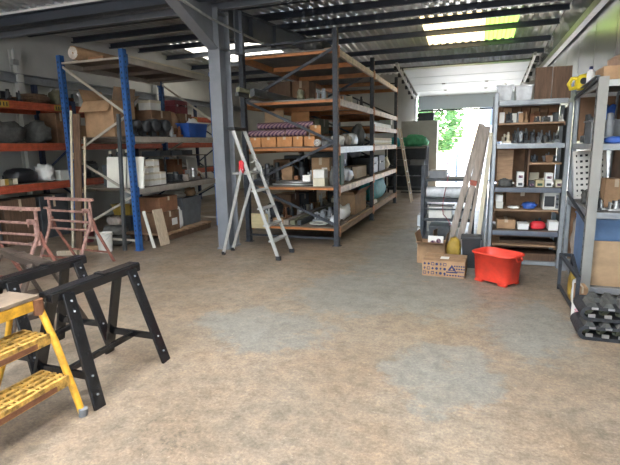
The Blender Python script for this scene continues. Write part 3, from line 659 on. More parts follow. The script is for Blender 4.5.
for za,zb in ((.08,.44),(.49,.99),(1.05,1.53),(1.6,2.06)): MB().box(((gx0+gx1)/2,gy1-.03,(za+zb)/2),(gx1-gx0-.08,.012,zb-za)).build('back_board','card_dark',G1)
# --- shelving against the shiny wall
G2 = thing('shelving_unit','grey steel shelving with a pale corner post against the shiny wall','shelving',(0,0,0))
hx0, hx1, hy0, hy1 = 1.1, 1.52, 5.2, 6.38
for x in (hx0,hx1):
    for y in (hy0,hy1):
        near = (x==hx0 and y==hy0)
        q = MB(); w_ = .085 if near else .05
        if near: q.box((x,y,1.09),(w_,.05,2.18)); q.box((x-w_/2+.004,y+.03,1.07),(.008,.05,2.14))
        else: q.cbar((x,y,0),(x,y,2.17),w_,w_,.005,up=(1,0,0))
        ob = q.build('post','beige_metal' if near else 'steel_grey',G2)
        q = MB()
        for i in range(26): q.box((x-(w_/2+.001),y+.02,.15+i*.08),(.003,.012,.03))
        q.build('slot_pattern','black',ob)
for z in (2.15,1.56,.90,.14):
    MB().box(((hx0+hx1)/2,(hy0+hy1)/2,z-.009),(hx1-hx0-.06,hy1-hy0-.06,.018)).build('shelf_board','shelf_grey',G2)
    for x in (hx0,hx1): MB().bar((x,hy0+.03,z-.031),(x,hy1-.03,z-.031),.03,.06).build('beam','galv' if z>.95 else 'steel_grey',G2,bevel=.004)
    for y in (hy0,hy1): MB().bar((hx0+.03,y,z-.031),(hx1-.03,y,z-.031),.03,.06).build('end_beam','galv' if z>2 else 'steel_grey',G2,bevel=.004)
for za,zb in ((.16,.85),(.93,1.50),(1.59,2.09)): MB().box((hx1-.010,(hy0+hy1)/2,(za+zb)/2),(.012,hy1-hy0-.1,zb-za)).build('back_board','card_dark',G2)  # dark boards added here to block the bright wall from view
for za,zb in ((.16,.85),(1.59,2.09)): MB().box(((hx0+hx1)/2,hy1+.012,(za+zb)/2),(hx1-hx0-.06,.012,zb-za)).build('added_end_screen','card_dark',G2)  # added dark sheets, screening the bright wall seen past the far end
MB().bar((hx0-.03,6.36,.98),(hx0-.03,5.28,.80),.035,.02,up=(1,0,0)).build('diagonal_brace','dark_post',G2)
MB().bar((hx0-.03,6.36,2.08),(hx0-.03,5.28,2.17),.035,.02,up=(1,0,0)).build('diagonal_brace','dark_post',G2)
# low steel bench in front of it
t = thing('steel_bench','low dark steel bench frame standing on the floor in front of the pale-posted shelving','bench',(0,0,0))
q = MB()
q.bar((.92,4.58,.385),(.92,5.55,.385),.03,.03); q.bar((.92,5.53,.385),(1.03,5.53,.385),.03,.03); q.bar((1.03,5.53,.385),(.92,4.62,.385),.025,.025)
q.build('top_frame','dark_post',t)
for x,y in ((.92,4.6),(.92,5.53),(1.03,5.53)): MB().box((x,y,.188),(.03,.03,.375)).build('leg','dark_post',t)
q = MB(); q.bar((.92,4.6,.05),(.92,5.53,.05),.025,.025); q.build('bottom_rail','dark_post',t)
# --- low dark rack in front of the back door
G3 = thing('shelving_unit','waist-high dark metal rack of grey slabs standing behind the cardboard boxes','shelving',(0,0,0))
mx0,mx1,my0,my1 = -.70,.0,6.9,7.4
for x in (mx0,mx1):
    for y in (my0,my1): MB().box((x,y,.64),(.045,.05,1.28 if x==mx0 else 1.28)).build('post','dark_post',G3)
for z in (1.10,.80,.52,.24):
    MB().box(((mx0+mx1)/2,(my0+my1)/2,z-.02),(mx1-mx0-.05,my1-my0-.02,.04)).build('shelf_board','charcoal',G3,bevel=.004)
for y in (my0,my1): MB().bar((mx0+.02,y,.66),(mx1-.02,y,.66),.02,.02).build('cross_rail','dark_post',G3)
MB().bar((mx0,my0+.03,1.2),(mx0,my1-.03,.3),.03,.02,up=(1,0,0)).build('diagonal_brace','dark_post',G3)

# ------------------------------------------------------------------ at the back wall
t = thing('steel_cabinet','beige two-door metal cupboard by the overhead door track','cabinet',(-1.74,15.75,0))
MB().box((0,.01,1.17),(1.14,.46,2.26)).build('body','cupboard_metal',t,bevel=.008); MB().box((0,0,.02),(1.1,.4,.04)).build('plinth','charcoal',t)
for sx in (-1,1):
    d_ = MB().box((sx*.285,-.232,1.17),(.555,.02,2.18)).build('door','cupboard_metal',t,bevel=.004); MB().box((sx*.05,-.25,1.2),(.018,.02,.14)).build('handle','charcoal',d_)
item('box','storage_box','box','black box lying on top of the beige cupboard',(-1.55,15.75,2.302),(.5,.3,.24),0,'charcoal')
t = thing('work_rack','black open rack with crossbars in front of the beige cupboard','rack',(-1.98,14.6,0))
for x in (-.6,.6):
    for y in (-.25,.25): MB().box((x,y,.75),(.05,.05,1.5)).build('post','black_plastic',t)
for z in (.28,.62,.95,1.5): MB().box((0,0,z-.01),(1.25,.55,.025)).build('shelf_board','charcoal',t,bevel=.003)
MB().box((0,.27,.8),(1.15,.01,1.3)).build('back_panel','charcoal',t)
# ------------------------------------------------------------------ aluminium stepladder
t = thing('step_ladder','aluminium platform stepladder standing beside the steel column','ladder',(0,0,0))
A = lambda f,y: Vector((-2.58+(-3.26+2.58)*f, y, .02+1.82*f))
yn = (5.92,6.44)       # foot positions; the stiles draw together towards the top
yt = (6.02,6.36)
for i in (0,1):
    q = MB(); q.bar(A(0,yn[i]),A(1,yt[i]),.026,.05,up=(1,0,0)); st = q.build('front_stile','alu',t,bevel=.003)
    q = MB(); q.box((-2.58,yn[i],.03),(.07,.04,.06)); q.build('rubber_foot','black_plastic',st)
    yr = (6.04,6.33)[i]; top = A(.70,yn[i]+(yt[i]-yn[i])*.70)+Vector((-.06,(-.03,.03)[i],0))
    q = MB(); q.bar((-3.53,yr,.02),top,.022,.045,up=(1,0,0)); rl = q.build('rear_leg','alu',t,bevel=.003)
    MB().box((-3.53,yr,.025),(.05,.035,.05)).build('rubber_foot','black_plastic',rl)
for k,z in enumerate((.26,.48,.72,.97)):
    f = (z-.02)/1.82; y0 = yn[0]+(yt[0]-yn[0])*f; y1 = yn[1]+(yt[1]-yn[1])*f; x = A(f,0).x
    q = MB(); q.box((x-.02,(y0+y1)/2,z),(.10,y1-y0-.03,.025)); 
    for s_ in (-.03,0,.03): q.box((x-.02+s_,(y0+y1)/2,z+.014),(.008,y1-y0-.04,.006))
    q.build('tread','alu',t)
q = MB(); q.box((-3.16,6.19,1.22),(.28,.36,.03)); q.build('platform','alu',t,bevel=.004)
MB().box((-3.29,6.19,1.85),(.13,.40,.05)).build('top_tray','black_plastic',t,bevel=.01)
MB().tube([(-2.98,6.36,1.16),(-3.02,6.37,1.33),(-3.1,6.36,1.40),(-3.16,6.34,1.36)],.012,8).build('spring_hoop','alu',t)
MB().lump((-3.13,5.98,1.24),(.09,.07,.17),5,.12,flat=False).build('red_grip','red_bright',t)
# light poles leaning by the far end of the orange rack
t = thing('extension_ladder','narrow pale ladder leaning against the far end of the orange-beamed rack','ladder',(0,0,0))
for y in (12.95,13.3):
    q = MB(); q.bar((-1.62,y,.0),(-1.99,y-.02,2.0),.03,.05,up=(0,1,0)); q.build('stile','wood_pale',t)
for i in range(6):
    f = .12+i*.15; q = MB(); q.tube([(-1.62-.37*f,12.95,2.0*f),(-1.62-.37*f,13.3,2.0*f)],.013,8); q.build('rung','alu',t)

# ------------------------------------------------------------------ black sawhorses
def sawhorse(label, loc, rz, body, group, L=.80, h=.75, spread=.27):
    t = thing('sawhorse', label, 'sawhorse', loc, rz, group)
    q = MB(); q.box((0,0,h-.012),(.09,L,.024)); q.box((-.046,0,h-.037),(.012,L,.058)); q.box((.046,0,h-.037),(.012,L,.058)); q.box((0,0,h-.045),(.05,L*.98,.04))
    bm_ = q.build('beam', body, t, bevel=.004)
    MB().box((0,L*.08,h+.002),(.094,.05,.008)).build('joint_plate', body, bm_)
    for sx in (-1,1):
        for sy in (-1,1):
            top = Vector((sx*.060,sy*L*.36,h-.03)); bot = Vector((sx*spread,sy*(L*.36+.05),0))
            q = MB(); q.bar(bot, top, .022, .085, up=(0,1,0)); lg = q.build('leg', body, t, bevel=.003)
            for f in (.93,.84,.28,.12):
                c = bot.lerp(top,f); n = Vector((sx*.97,0,.24)); MB().tube([c+n*.010,c+n*.018],.007,8).build('bolt','steel_grey',lg)
    for sy in (-1,1):
        z = .20; k = spread-(spread-.06)*z/(h-.03)
        MB().bar((-k,sy*(L*.36+.037),z),(k,sy*(L*.36+.037),z),.022,.05).build('cross_rail', body, t, bevel=.003)
    MB().bar((0,-L*.36-.03,.2),(0,L*.36+.03,.2),.03,.04).build('stretcher', body, t, bevel=.003)
    return t

sawhorse('black sawhorse standing farthest out on the open floor with all four legs in view',(-2.43,2.42,0),0,'black_paint','sawhorses')
sawhorse('black sawhorse standing second from the open floor, partly hidden by the first',(-3.02,2.50,0),.02,'black_paint','sawhorses')
sawhorse('brown-black weathered sawhorse with splayed pale-edged legs behind the two black ones',(-3.85,3.02,0),1.25,'wood_black','sawhorses',.95,.68,.34)

# ------------------------------------------------------------------ red builder's trestles
def trestle(label, loc, rz):
    t = thing('builder_trestle', label, 'trestle', loc, rz, 'red trestles')
    W_ = .40
    MB().bar((-W_-.06,0,.93),(W_+.06,0,.93),.05,.04).build('top_bar','pink_paint',t,bevel=.004)
    for s_ in (-1,1): MB().tube([(s_*W_,0,.50),(s_*W_,0,.92)],.02,8).build('inner_post','pink_paint',t)
    for s_ in (-1,1):
        MB().tube([(s_*W_,-.02,.80),(s_*W_,-.02,.60),(s_*(W_-.02),-.07,.48),(s_*(W_-.02),-.30,.0)],.023,9).build('leg','pink_paint',t)
        MB().tube([(s_*W_,.02,.66),(s_*(W_+.0),.06,.5),(s_*(W_-.01),.33,.0)],.021,9).build('leg','pink_red',t)
        q = MB(); q.box((s_*(W_-.02),-.05,.80),(.13,.03,.03)); q.tube([(s_*(W_-.08),-.05,.80),(s_*(W_-.08),-.05,.72)],.009,6); q.build('locking_pin','pink_paint',t)
    for z,yy in ((.76,0),(.62,0),(.51,-.03)): MB().tube([(-W_,yy,z),(W_,yy,z)],.017,8).build('cross_rail','pink_paint',t)
    MB().tube([(-W_+.02,-.225,.15),(W_-.02,-.225,.15)],.014,8).build('bottom_rail','pink_red',t)
    MB().tube([(-W_+.02,.25,.15),(W_-.02,.25,.15)],.014,8).build('bottom_rail','pink_red',t)
    return t
trestle('faded red adjustable trestle standing in front of the leaning dark timber',(-5.30,4.96,0),-.08)
trestle('faded red adjustable trestle cut off by the picture edge, nearer the sawhorses',(-5.20,4.02,0),-.03)

# ------------------------------------------------------------------ yellow steps
t = thing('step_stool','worn yellow metal steps with mesh treads and a bare wooden top','steps',(0,0,0))
yA, yB = 1.985, 1.35
for y in (yA,yB):
    MB().tube([(-2.20,y,.0),(-2.27,y,.22),(-2.36,y,.48),(-2.46,y,.70)],.021,10).build('front_stile','yellow_paint',t)
    MB().tube([(-2.95,y,.0),(-2.80,y,.3),(-2.66,y,.70)],.018,10).build('rear_leg','yellow_paint',t)
    for x in (-2.20,-2.95): MB().tube([(x,y,0),(x+.008,y,.05)],.026,10).build('foot_cap','grey_plastic',t)
for z,x in ((.26,-2.36),(.51,-2.47)):
    b = MB(); d_ = .20; ln = yA-yB-.045; n = 9
    for i in range(n):       # pierced tread: bars across and lengthways
        yy = (yA+yB)/2-ln/2+ln*i/(n-1); b.bar((x-d_/2,yy,z),(x+d_/2,yy+.05*(1 if i%2 else -1)*.5,z),.012,.02)
    for i in range(5): xx = x-d_/2+d_*i/4; b.bar((xx,(yA+yB)/2-ln/2,z),(xx,(yA+yB)/2+ln/2,z),.02 if i in (0,4) else .026,.022)
    b.bar((x+d_/2+.005,(yA+yB)/2-ln/2,z-.022),(x+d_/2+.005,(yA+yB)/2+ln/2,z-.022),.012,.06); b.bar((x-d_/2-.005,(yA+yB)/2-ln/2,z-.022),(x-d_/2-.005,(yA+yB)/2+ln/2,z-.022),.012,.06)
    tr = b.build('tread','yellow_worn',t)
    q = MB(); q.bar((x+d_/2+.014,(yA+yB)/2-.2,z-.03),(x+d_/2+.014,(yA+yB)/2+.2,z-.03),.006,.03); q.build('rusty_edge','rust',tr)
q = MB(); q.box((-2.57,(yA+yB)/2,.735),(.25,yA-yB+.02,.022)); q.build('top_board','wood_worn',t,bevel=.003)
q = MB(); q.bar((-2.46,yB,.69),(-2.46,yA,.69),.03,.06); q.bar((-2.66,yB,.69),(-2.66,yA,.69),.03,.06); q.build('top_frame','yellow_paint',t)
q = MB(); q.tube([(-2.44,yA-.01,.63),(-2.44,yA-.01,.725)],.03,10); q.build('hinge','rust',t)

# ------------------------------------------------------------------ cartons, tub and planks in the aisle
def carton_with_print(label, loc, s, rz):
    t = thing('cardboard_box', label, 'box', loc, rz); x,y,z = s
    MB().box((0,0,z/2),(x,y,z)).build('body','card',t,bevel=.005)
    q = MB(); q.box((0,-.003,z+.002),(x*.99,y*.49,.003)); 
    MB().box((0,-y*.12,z+.0045),(.10,y*.30,.002)).build('white_sticker','paper',t)
    MB().box((0,0,z+.002),(x,.008,.002)).build('flap_seam','card_dark',t)
    pr = MB(); rnd = random.Random(5); f = -y/2-.0015
    # three rows of small handling pictograms in dark blue
    for r_ in range(3):
        zc = z*(.78-.28*r_)
        for k in range(6):
            u = -x*.44+k*x*.095; w_ = x*.034; h_ = z*.085; sh = rnd.randrange(4)
            if sh == 0:
                for q_ in (-1,1): pr.box((u+q_*w_*.9,f,zc),(w_*.35,.002,h_*2)); pr.box((u,f,zc+q_*h_*.9),(w_*2,.002,h_*.4))
            elif sh == 1: pr.prism([(u-w_,zc),(u+w_,zc),(u,zc+h_)],'y',f-.001,f+.001); pr.box((u,f,zc-h_*.5),(w_*.5,.002,h_))
            elif sh == 2: pr.prism([(u-w_,zc),(u,zc-h_),(u+w_,zc),(u,zc+h_)],'y',f-.001,f+.001)
            else: pr.prism([(u+w_*math.cos(2*PI*i/10),zc+h_*math.sin(2*PI*i/10)) for i in range(10)],'y',f-.001,f+.001)
    bx = x*.20
    pr.prism([(bx-.05,z*.42),(bx+.05,z*.42),(bx,z*.80)],'y',f-.001,f+.001); pr.box((bx,f,z*.33),(.13,.002,.016))
    for zz_,n_ in ((.72,.13),(.55,.14),(.38,.11)): [pr.box((x*.37+n_*(.2*i-.4),f,z*zz_),(n_*.13,.002,z*.09)) for i in range(5)]
    [pr.box((bx-.08+.032*i,f,z*.14),(.02,.002,z*.08)) for i in range(6)]
    for i in range(3): pr.box((x*.40+.02*i,f,z*.12),(.012,.002,z*.08))
    pr.build('printed_marks','print_blue',t)
    wh = MB(); wh.prism([(bx-.018,z*.47),(bx+.018,z*.47),(bx,z*.62)],'y',f-.002,f-.001); wh.build('logo_gap','card',t)
carton_with_print('closed cardboard box with dark blue printing on the floor beside the red tub',(-.30,5.87,0),(.50,.40,.20),-.05)
item('carton','cardboard_box','box','open cardboard box with upright flaps behind the printed one',(-.50,6.45,0),(.36,.34,.27),-.08,'card',open=True,tilt=(75,80,20,85))
t = thing('magazine','glossy white and lilac printed packet standing in the open flapped box','packet',(-.46,6.40,.02),-.1)
MB().box((0,0,.17),(.2,.03,.34)).build('cover','paper',t); q = MB(); q.lump((-.03,-.018,.2),(.09,.006,.08),3,.1,flat=False); q.lump((.04,-.018,.24),(.06,.006,.07),4,.1,flat=False); q.build('printed_picture','purple_pattern',t); MB().lump((.0,-.019,.13),(.1,.006,.06),6,.1,flat=False).build('printed_patch','teal',t)
q = MB(); q.lump((0,0,0),(.19,.17,.36),9,.13); o = q.build('plastic_bag','yellow_dull'); o.location = (-.22,6.42,0); tag(o,'dull yellow crumpled plastic bag squeezed beside the black bin','bag')
q = MB(); q.lump((0,0,.05),(.17,.1,.06),12,.2); 
t = thing('waste_bin','black plastic bin standing against the leaning planks','bin',(-.005,6.28,0))
q = MB(); o1=[(-.095,-.10,0),(.095,-.10,0),(.095,.10,0),(-.095,.10,0)]; k_crate(t,(.23,.24,.40),'black_plastic',{'taper':.8})
MB().box((0,.0,.404),(.235,.245,.012)).build('folded_liner','charcoal',t)
# red tub
t = thing('plastic_tub','scuffed red plastic tub with rounded ends and a thick rim on the concrete floor','tub',(.29,5.63,0),-.62)
def oval(n,a,b_,z,ex=4.5):
    return [(a*math.copysign(abs(math.cos(2*PI*i/n))**(2/ex),math.cos(2*PI*i/n)), b_*math.copysign(abs(math.sin(2*PI*i/n))**(2/ex),math.sin(2*PI*i/n)), z) for i in range(n)]
n = 40; rings = [oval(n,.215,.145,.03),oval(n,.222,.15,.05),oval(n,.240,.166,.33),oval(n,.262,.188,.335),oval(n,.264,.19,.352),oval(n,.256,.182,.36),oval(n,.236,.162,.352),oval(n,.212,.14,.06)]
q = MB(); vs = [p for r_ in rings for p in r_]
q.add(vs, [(i*n+j,i*n+(j+1)%n,(i+1)*n+(j+1)%n,(i+1)*n+j) for i in range(len(rings)-1) for j in range(n)], True); q.add(rings[0],[tuple(range(n-1,-1,-1))]); q.add(rings[-1],[tuple(range(n))])
q.build('body','red_plastic',t)
for sx in (-1,1):
    for sy in (-1,1): MB().box((sx*.15,sy*.11,.016),(.10,.05,.032)).build('foot','red_plastic',t,bevel=.005)
for sx in (-1,1): MB().tube([(sx*.256,-.05,.335),(sx*.272,-.05,.30),(sx*.272,.05,.30),(sx*.256,.05,.335)],.010,8).build('handle','red_plastic',t)
q = MB(); q.lump((0,0,.07),(.36,.2,.05),4,.25); q.build('dry_mortar','ground',t)
def lean(name, label, cat, p, q_, w, th, mat, group=None, up=(0,1,0)):
    b = MB(); p=Vector(p); q_=Vector(q_); L_=(q_-p).length
    b.bar((0,0,0),q_-p,w,th,up=up); o = b.build(name,mat,bevel=.003); o.location = p; return tag(o,label,cat,group)
pl = lean('plank','wide grey weathered plank with a red painted band, leaning outermost behind the black bin','plank',(-.20,6.66,.02),(.12,6.72,1.80),.085,.03,'wood_grey','leaning planks')
d_ = Vector((.32,.06,1.78)).normalized()
q = MB(); c0 = Vector((-.20,6.66,.02)); c = d_*1.02; q.bar(c,c+d_*.07,.089,.034,up=(0,1,0)); q.build('red_band','red_paint',pl)
lean('plank','wide grey weathered plank leaning just behind the red-banded one','plank',(-.33,6.76,.02),(.06,6.83,1.84),.085,.03,'wood_grey','leaning planks')
lean('plank','narrow grey plank with a broken top leaning between the wide planks and the white batten','plank',(-.08,6.70,.02),(.15,6.76,1.80),.045,.03,'wood_grey','leaning planks')
lean('batten','slim cream-white batten leaning against the grey shelving post','plank',(.06,6.60,.02),(.185,6.62,1.72),.055,.03,'cream','leaning planks')
lean('steel_angle','dark grey steel length leaning between the white batten and the shelving post','bar',(.135,6.72,.02),(.165,6.74,1.5),.045,.03,'steel_grey')
# red cable hanging off the dark rack
t = MB(); t.tube([(-.38+.03*math.sin(i*.5),6.86-.001*i,1.42-.075*i+.0) for i in range(12)]+[(-.33,6.83,.52),(-.27,6.8,.40)],.007,6); o=t.build('power_cable','maroon'); tag(o,'dark red cable hanging down the face of the waist-high dark rack','cable')

# ------------------------------------------------------------------ rubber crawler tracks
def track(label, loc, L, W_, H, rz):
    t = thing('rubber_track', label, 'track', loc, rz, 'rubber tracks'); r = H/2; n = 12; th = .028
    def path(rr): return [(-L/2+r-rr*math.sin(PI*i/n)*1.0, r+rr*math.cos(PI*i/n)) for i in range(n+1)]+[(L/2-r+rr*math.sin(PI*i/n), r-rr*math.cos(PI*i/n)) for i in range(n+1)]
    po, pi_ = path(r), path(r-th); k = len(po); vs = []
    for pp in (po,pi_):
        for y in (-W_/2,W_/2): vs += [(x,y,z) for x,z in pp]
    fs = []
    for j in range(k):
        m_ = (j+1)%k; fs += [(j,m_,k+m_,k+j),(2*k+m_,2*k+j,3*k+j,3*k+m_),(j,2*k+j,2*k+m_,m_),(k+j,k+m_,3*k+m_,3*k+j)]
    MB().add(vs,fs).build('belt','rubber',t)
    step = .115; nn = int((L-2*r)/step)
    for i in range(nn+1):
        x = -L/2+r+.02+i*step
        for z,sg in ((H,1),(0,-1)):
            if sg < 0: continue
            q = MB(); q.prism([(x-.04,z),(x+.04,z),(x+.02,z+.035),(x-.02,z+.035)],'y',-W_/2,W_/2*.1); q.prism([(x-.04+step/2,z),(x+.04+step/2,z),(x+.02+step/2,z+.035),(x-.02+step/2,z+.035)],'y',-W_*.1,W_/2); q.build('tread_lug','lug',t)
        q = MB(); q.box((x,-W_*.5-.006,th+.02),(.05,.014,.028)); q.build('steel_cleat','steel',t)
        q = MB(); q.bar((x-.03,-W_*.25,th+.004),(x+.03,-W_*.1,th+.05),.03,.05); q.build('guide_horn','olive',t)
    for i in range(nn+1):
        x = -L/2+r+.04+i*step; q = MB(); q.box((x,-W_*.5-.004,H-.012),(.045,.01,.016)); q.build('steel_cleat','steel',t)
track('black rubber crawler track lying on the floor underneath another at the shelving foot',(1.24,4.27,.0),.78,.34,.12,0)
track('black rubber crawler track stacked on top of another at the shelving foot',(1.24,4.28,.158),.76,.32,.12,0)

# ------------------------------------------------------------------ goods on the shelves
item('roll','carpet_roll','roll','long brown carpet roll with a patterned end lying along the top of the blue rack',(-5.88, 7.05, 2.962),(0.2, 2.3, 0.2),0.000,'card',None,lid='paper')
item('plank','board','board','flat dark reddish board beside the carpet roll on top of the blue rack',(-5.55, 7.1, 2.963),(0.28, 2.2, 0.03),0.000,'card_red',None)
item('plank','board','board','long pale batten on the aisle edge of the blue rack top',(-5.13, 7.2, 2.963),(0.07, 2.3, 0.05),0.000,'cream',None)
item('plank','board','board','wide brown sheet lying flat across the middle of the blue rack top',(-5.33, 7.2, 2.963),(0.12, 2.3, 0.012),0.000,'wood_dark',None)
item('carton','cardboard_box','box','large open tan carton with bent flaps at the near end of the blue rack',(-5.654,6.310,1.794),(0.571,0.500,0.556),0.000,'card',None,open=True,tilt=(70, 75, -55, 35))
item('carton','cardboard_box','box','smaller closed carton behind the large open one on the blue rack',(-6.054,6.920,1.794),(0.517,0.400,0.510),0.000,'card_dark',None)
item('motor','electric_motor','motor','dark finned electric motor, nearest in the front row of the blue rack shelf',(-5.220,6.317,1.794),(0.156,0.260,0.272),1.571,'dark_grey_machine','motors on the blue rack')
item('motor','electric_motor','motor','dark finned electric motor, second in the front row of the blue rack shelf',(-5.220,6.530,1.794),(0.202,0.260,0.265),1.571,'dark_grey_machine','motors on the blue rack')
item('motor','electric_motor','motor','dark finned electric motor, third in the front row of the blue rack shelf',(-5.220,6.781,1.794),(0.241,0.260,0.309),1.571,'dark_grey_machine','motors on the blue rack')
item('motor','electric_motor','motor','dark finned electric motor, last in the front row of the blue rack shelf',(-5.220,7.071,1.794),(0.229,0.260,0.305),1.571,'dark_grey_machine','motors on the blue rack')
item('carton','cardboard_box','box','wide brown carton supporting the white box in the blue rack',(-5.58, 7.28, 1.792),(0.58, 0.42, 0.47),1.571,'card_dark',None)
item('box','storage_box','box','white box sitting on a brown carton high in the blue rack',(-5.55, 7.2, 2.267),(0.3, 0.26, 0.17),1.571,'white',None,lid='cream')
item('bag','paper_sack','sack','rumpled brown paper sack next to the deep blue crate',(-5.52, 7.74, 1.792),(0.3, 0.26, 0.5),0.000,'card',None,seed=4,amp=0.06)
item('carton','cardboard_box','box','brown carton supporting the dark red case in the blue rack',(-5.62, 8.13, 1.792),(0.4, 0.38, 0.46),1.571,'card_dark',None)
item('case','tool_case','case','dark red tool case resting on a carton high in the blue rack',(-5.62, 8.1, 2.258),(0.42, 0.24, 0.25),1.571,'maroon',None)
item('crate','plastic_crate','crate','deep blue plastic crate at the column end of the blue rack',(-5.2, 7.98, 1.792),(0.66, 0.26, 0.26),1.571,'blue_plastic',None)
item('rag','rag_heap','rags','heap of white rags in the deep blue crate',(-5.2, 8.0, 1.812),(0.14, 0.36, 0.34),0.000,'paper',None,seed=3,amp=0.12)
item('box','storage_box','box','dark chest behind the white cupboard panels on the blue rack',(-5.6, 6.42, 0.982),(0.62, 0.26, 0.36),0.000,'charcoal',None)
item('can','spray_can','can','small dark spray can standing in the row behind the white panels',(-5.78, 6.37, 1.3479999999999999),(0.065, 0.065, 0.22),0.000,'black_plastic','spray cans behind the white panels',lid='cream')
item('can','spray_can','can','small dark spray can standing in the row behind the white panels',(-5.695, 6.45, 1.3479999999999999),(0.065, 0.065, 0.24),0.000,'black_plastic','spray cans behind the white panels',lid='charcoal')
item('can','spray_can','can','small dark spray can standing in the row behind the white panels',(-5.61, 6.37, 1.3479999999999999),(0.065, 0.065, 0.26),0.000,'black_plastic','spray cans behind the white panels',lid='cream')
item('can','spray_can','can','small dark spray can standing in the row behind the white panels',(-5.525, 6.45, 1.3479999999999999),(0.065, 0.065, 0.22),0.000,'black_plastic','spray cans behind the white panels',lid='charcoal')
item('can','spray_can','can','small dark spray can standing in the row behind the white panels',(-5.44, 6.37, 1.3479999999999999),(0.065, 0.065, 0.24),0.000,'black_plastic','spray cans behind the white panels',lid='cream')
item('sheet','cupboard_panel','panel','large white cupboard panel leaning inside the near end of the blue rack',(-5.443,6.070,0.984),(0.376,0.020,0.494),0.000,'white_board',None,lean=7)
item('sheet','cupboard_panel','panel','white cupboard panel next to the blue corner post, beside the larger one',(-5.069,6.070,0.984),(0.315,0.020,0.490),0.000,'white_board',None,lean=7)
item('carton','cardboard_box','box','brown carton behind the stack of small white boxes in the blue rack',(-5.510,7.021,0.984),(0.445,0.300,0.420),1.571,'card_dark',None)
item('box','parts_box','box','small off-white parts box stacked on the middle shelf of the blue rack',(-5.185,6.511,0.984),(0.144,0.170,0.105),1.571,'white','small parts boxes in the blue rack',lid='cream')
item('box','parts_box','box','small off-white parts box stacked on the middle shelf of the blue rack',(-5.185,6.511,1.093),(0.144,0.170,0.105),1.571,'white','small parts boxes in the blue rack',lid='cream')
item('box','parts_box','box','small off-white parts box stacked on the middle shelf of the blue rack',(-5.185,6.511,1.202),(0.144,0.170,0.105),1.571,'white','small parts boxes in the blue rack',lid='cream')
item('box','parts_box','box','small off-white parts box stacked on the middle shelf of the blue rack',(-5.185,6.668,0.984),(0.149,0.170,0.105),1.571,'white','small parts boxes in the blue rack',lid='cream')
item('box','parts_box','box','small off-white parts box stacked on the middle shelf of the blue rack',(-5.185,6.668,1.093),(0.149,0.170,0.105),1.571,'white','small parts boxes in the blue rack',lid='cream')
item('box','parts_box','box','small off-white parts box stacked on the middle shelf of the blue rack',(-5.185,6.668,1.202),(0.149,0.170,0.105),1.571,'white','small parts boxes in the blue rack',lid='cream')
item('box','parts_box','box','small off-white parts box stacked on the middle shelf of the blue rack',(-5.185,6.668,1.311),(0.149,0.170,0.105),1.571,'white','small parts boxes in the blue rack',lid='cream')
item('box','parts_box','box','small off-white parts box stacked on the middle shelf of the blue rack',(-5.185,6.830,0.984),(0.154,0.170,0.105),1.571,'white','small parts boxes in the blue rack',lid='cream')
item('box','parts_box','box','small off-white parts box stacked on the middle shelf of the blue rack',(-5.185,6.830,1.093),(0.154,0.170,0.105),1.571,'white','small parts boxes in the blue rack',lid='cream')
item('carton','cardboard_box','box','rust-red carton leaning by the white board in the blue rack',(-5.550,7.794,0.984),(0.262,0.200,0.400),1.571,'card_red',None)
item('sheet','white_board','board','plain white board standing upright at the column end of the blue rack',(-5.430,8.248,0.984),(0.357,0.020,0.400),1.571,'white_board',None,lean=3)
item('gear','drill_stand','tool','chrome bench tool standing before the plain white board',(-5.200,7.845,0.984),(0.379,0.200,0.228),1.571,'steel',None)
item('gear','machine_part','part','dark machine casting beside the rust-red carton in the blue rack',(-5.200,7.270,0.984),(0.366,0.200,0.185),1.571,'dark_grey_machine',None)
item('tray','parts_tray','tray','dark open tray of loose fittings, nearest along the half shelf',(-5.380,7.050,1.466),(0.285,0.400,0.090),1.571,'charcoal','trays on the half shelf')
item('tray','parts_tray','tray','dark open tray of loose fittings, middle along the half shelf',(-5.380,7.383,1.466),(0.292,0.400,0.090),1.571,'charcoal','trays on the half shelf')
item('tray','parts_tray','tray','dark open tray of loose fittings, farthest along the half shelf',(-5.380,7.725,1.466),(0.330,0.400,0.090),1.571,'charcoal','trays on the half shelf')
item('carton','cardboard_box','box','lower brown carton of the strapped stack on the pallet',(-5.32, 6.9, 0.14),(0.54, 0.5, 0.36),1.571,'card_dark',None,tape='cream',sticker=True)
item('carton','cardboard_box','box','red-brown carton on top of the strapped stack on the pallet',(-5.32, 6.9, 0.506),(0.52, 0.48, 0.26),1.571,'card_red',None,tape='cream')
item('bag','film_wrapped_pack','pack','white film-wrapped pack beside the strapped cartons on the pallet',(-5.16, 7.24, 0.14),(0.2, 0.12, 0.4),0.000,'paper',None,seed=6)
item('crate','plastic_crate','crate','big grey plastic crate standing on the far half of the pallet',(-5.42, 7.7, 0.14),(0.66, 0.56, 0.52),1.571,'grey_plastic',None,taper=0.92)
item('coil','cable_tangle','cable','tangle of white and brown cable heaped over the big grey crate',(-5.42, 7.56, 0.667),(0.4, 0.4, 0.14),0.000,'cable_white',None,turns=12,r=0.018,seed=4)
item('rag','rag_heap','rags','brown and white cloth bundle on the rear of the big grey crate',(-5.3, 7.9, 0.665),(0.2, 0.22, 0.16),0.000,'card',None,seed=8)
item('jar','jerrycan','can','pale plastic canister standing on the yellow crate under the blue rack',(-6.08, 7.02, 0.605),(0.2, 0.2, 0.28),0.000,'paper',None,lid='white')
item('crate','plastic_crate','crate','dirty yellow crate holding up a pale canister under the blue rack',(-6.12, 7.05, 0.395),(0.42, 0.36, 0.2),0.000,'yellow_dull',None)
item('box','storage_box','box','dark chest on the floor beneath the dirty yellow crate',(-6.12, 7.05, 0),(0.46, 0.44, 0.39),0.000,'charcoal',None)
item('bucket','bucket','bucket','maroon bucket on the floor behind the red trestle',(-6.42, 6.3, 0),(0.3, 0.3, 0.32),0.000,'maroon',None)
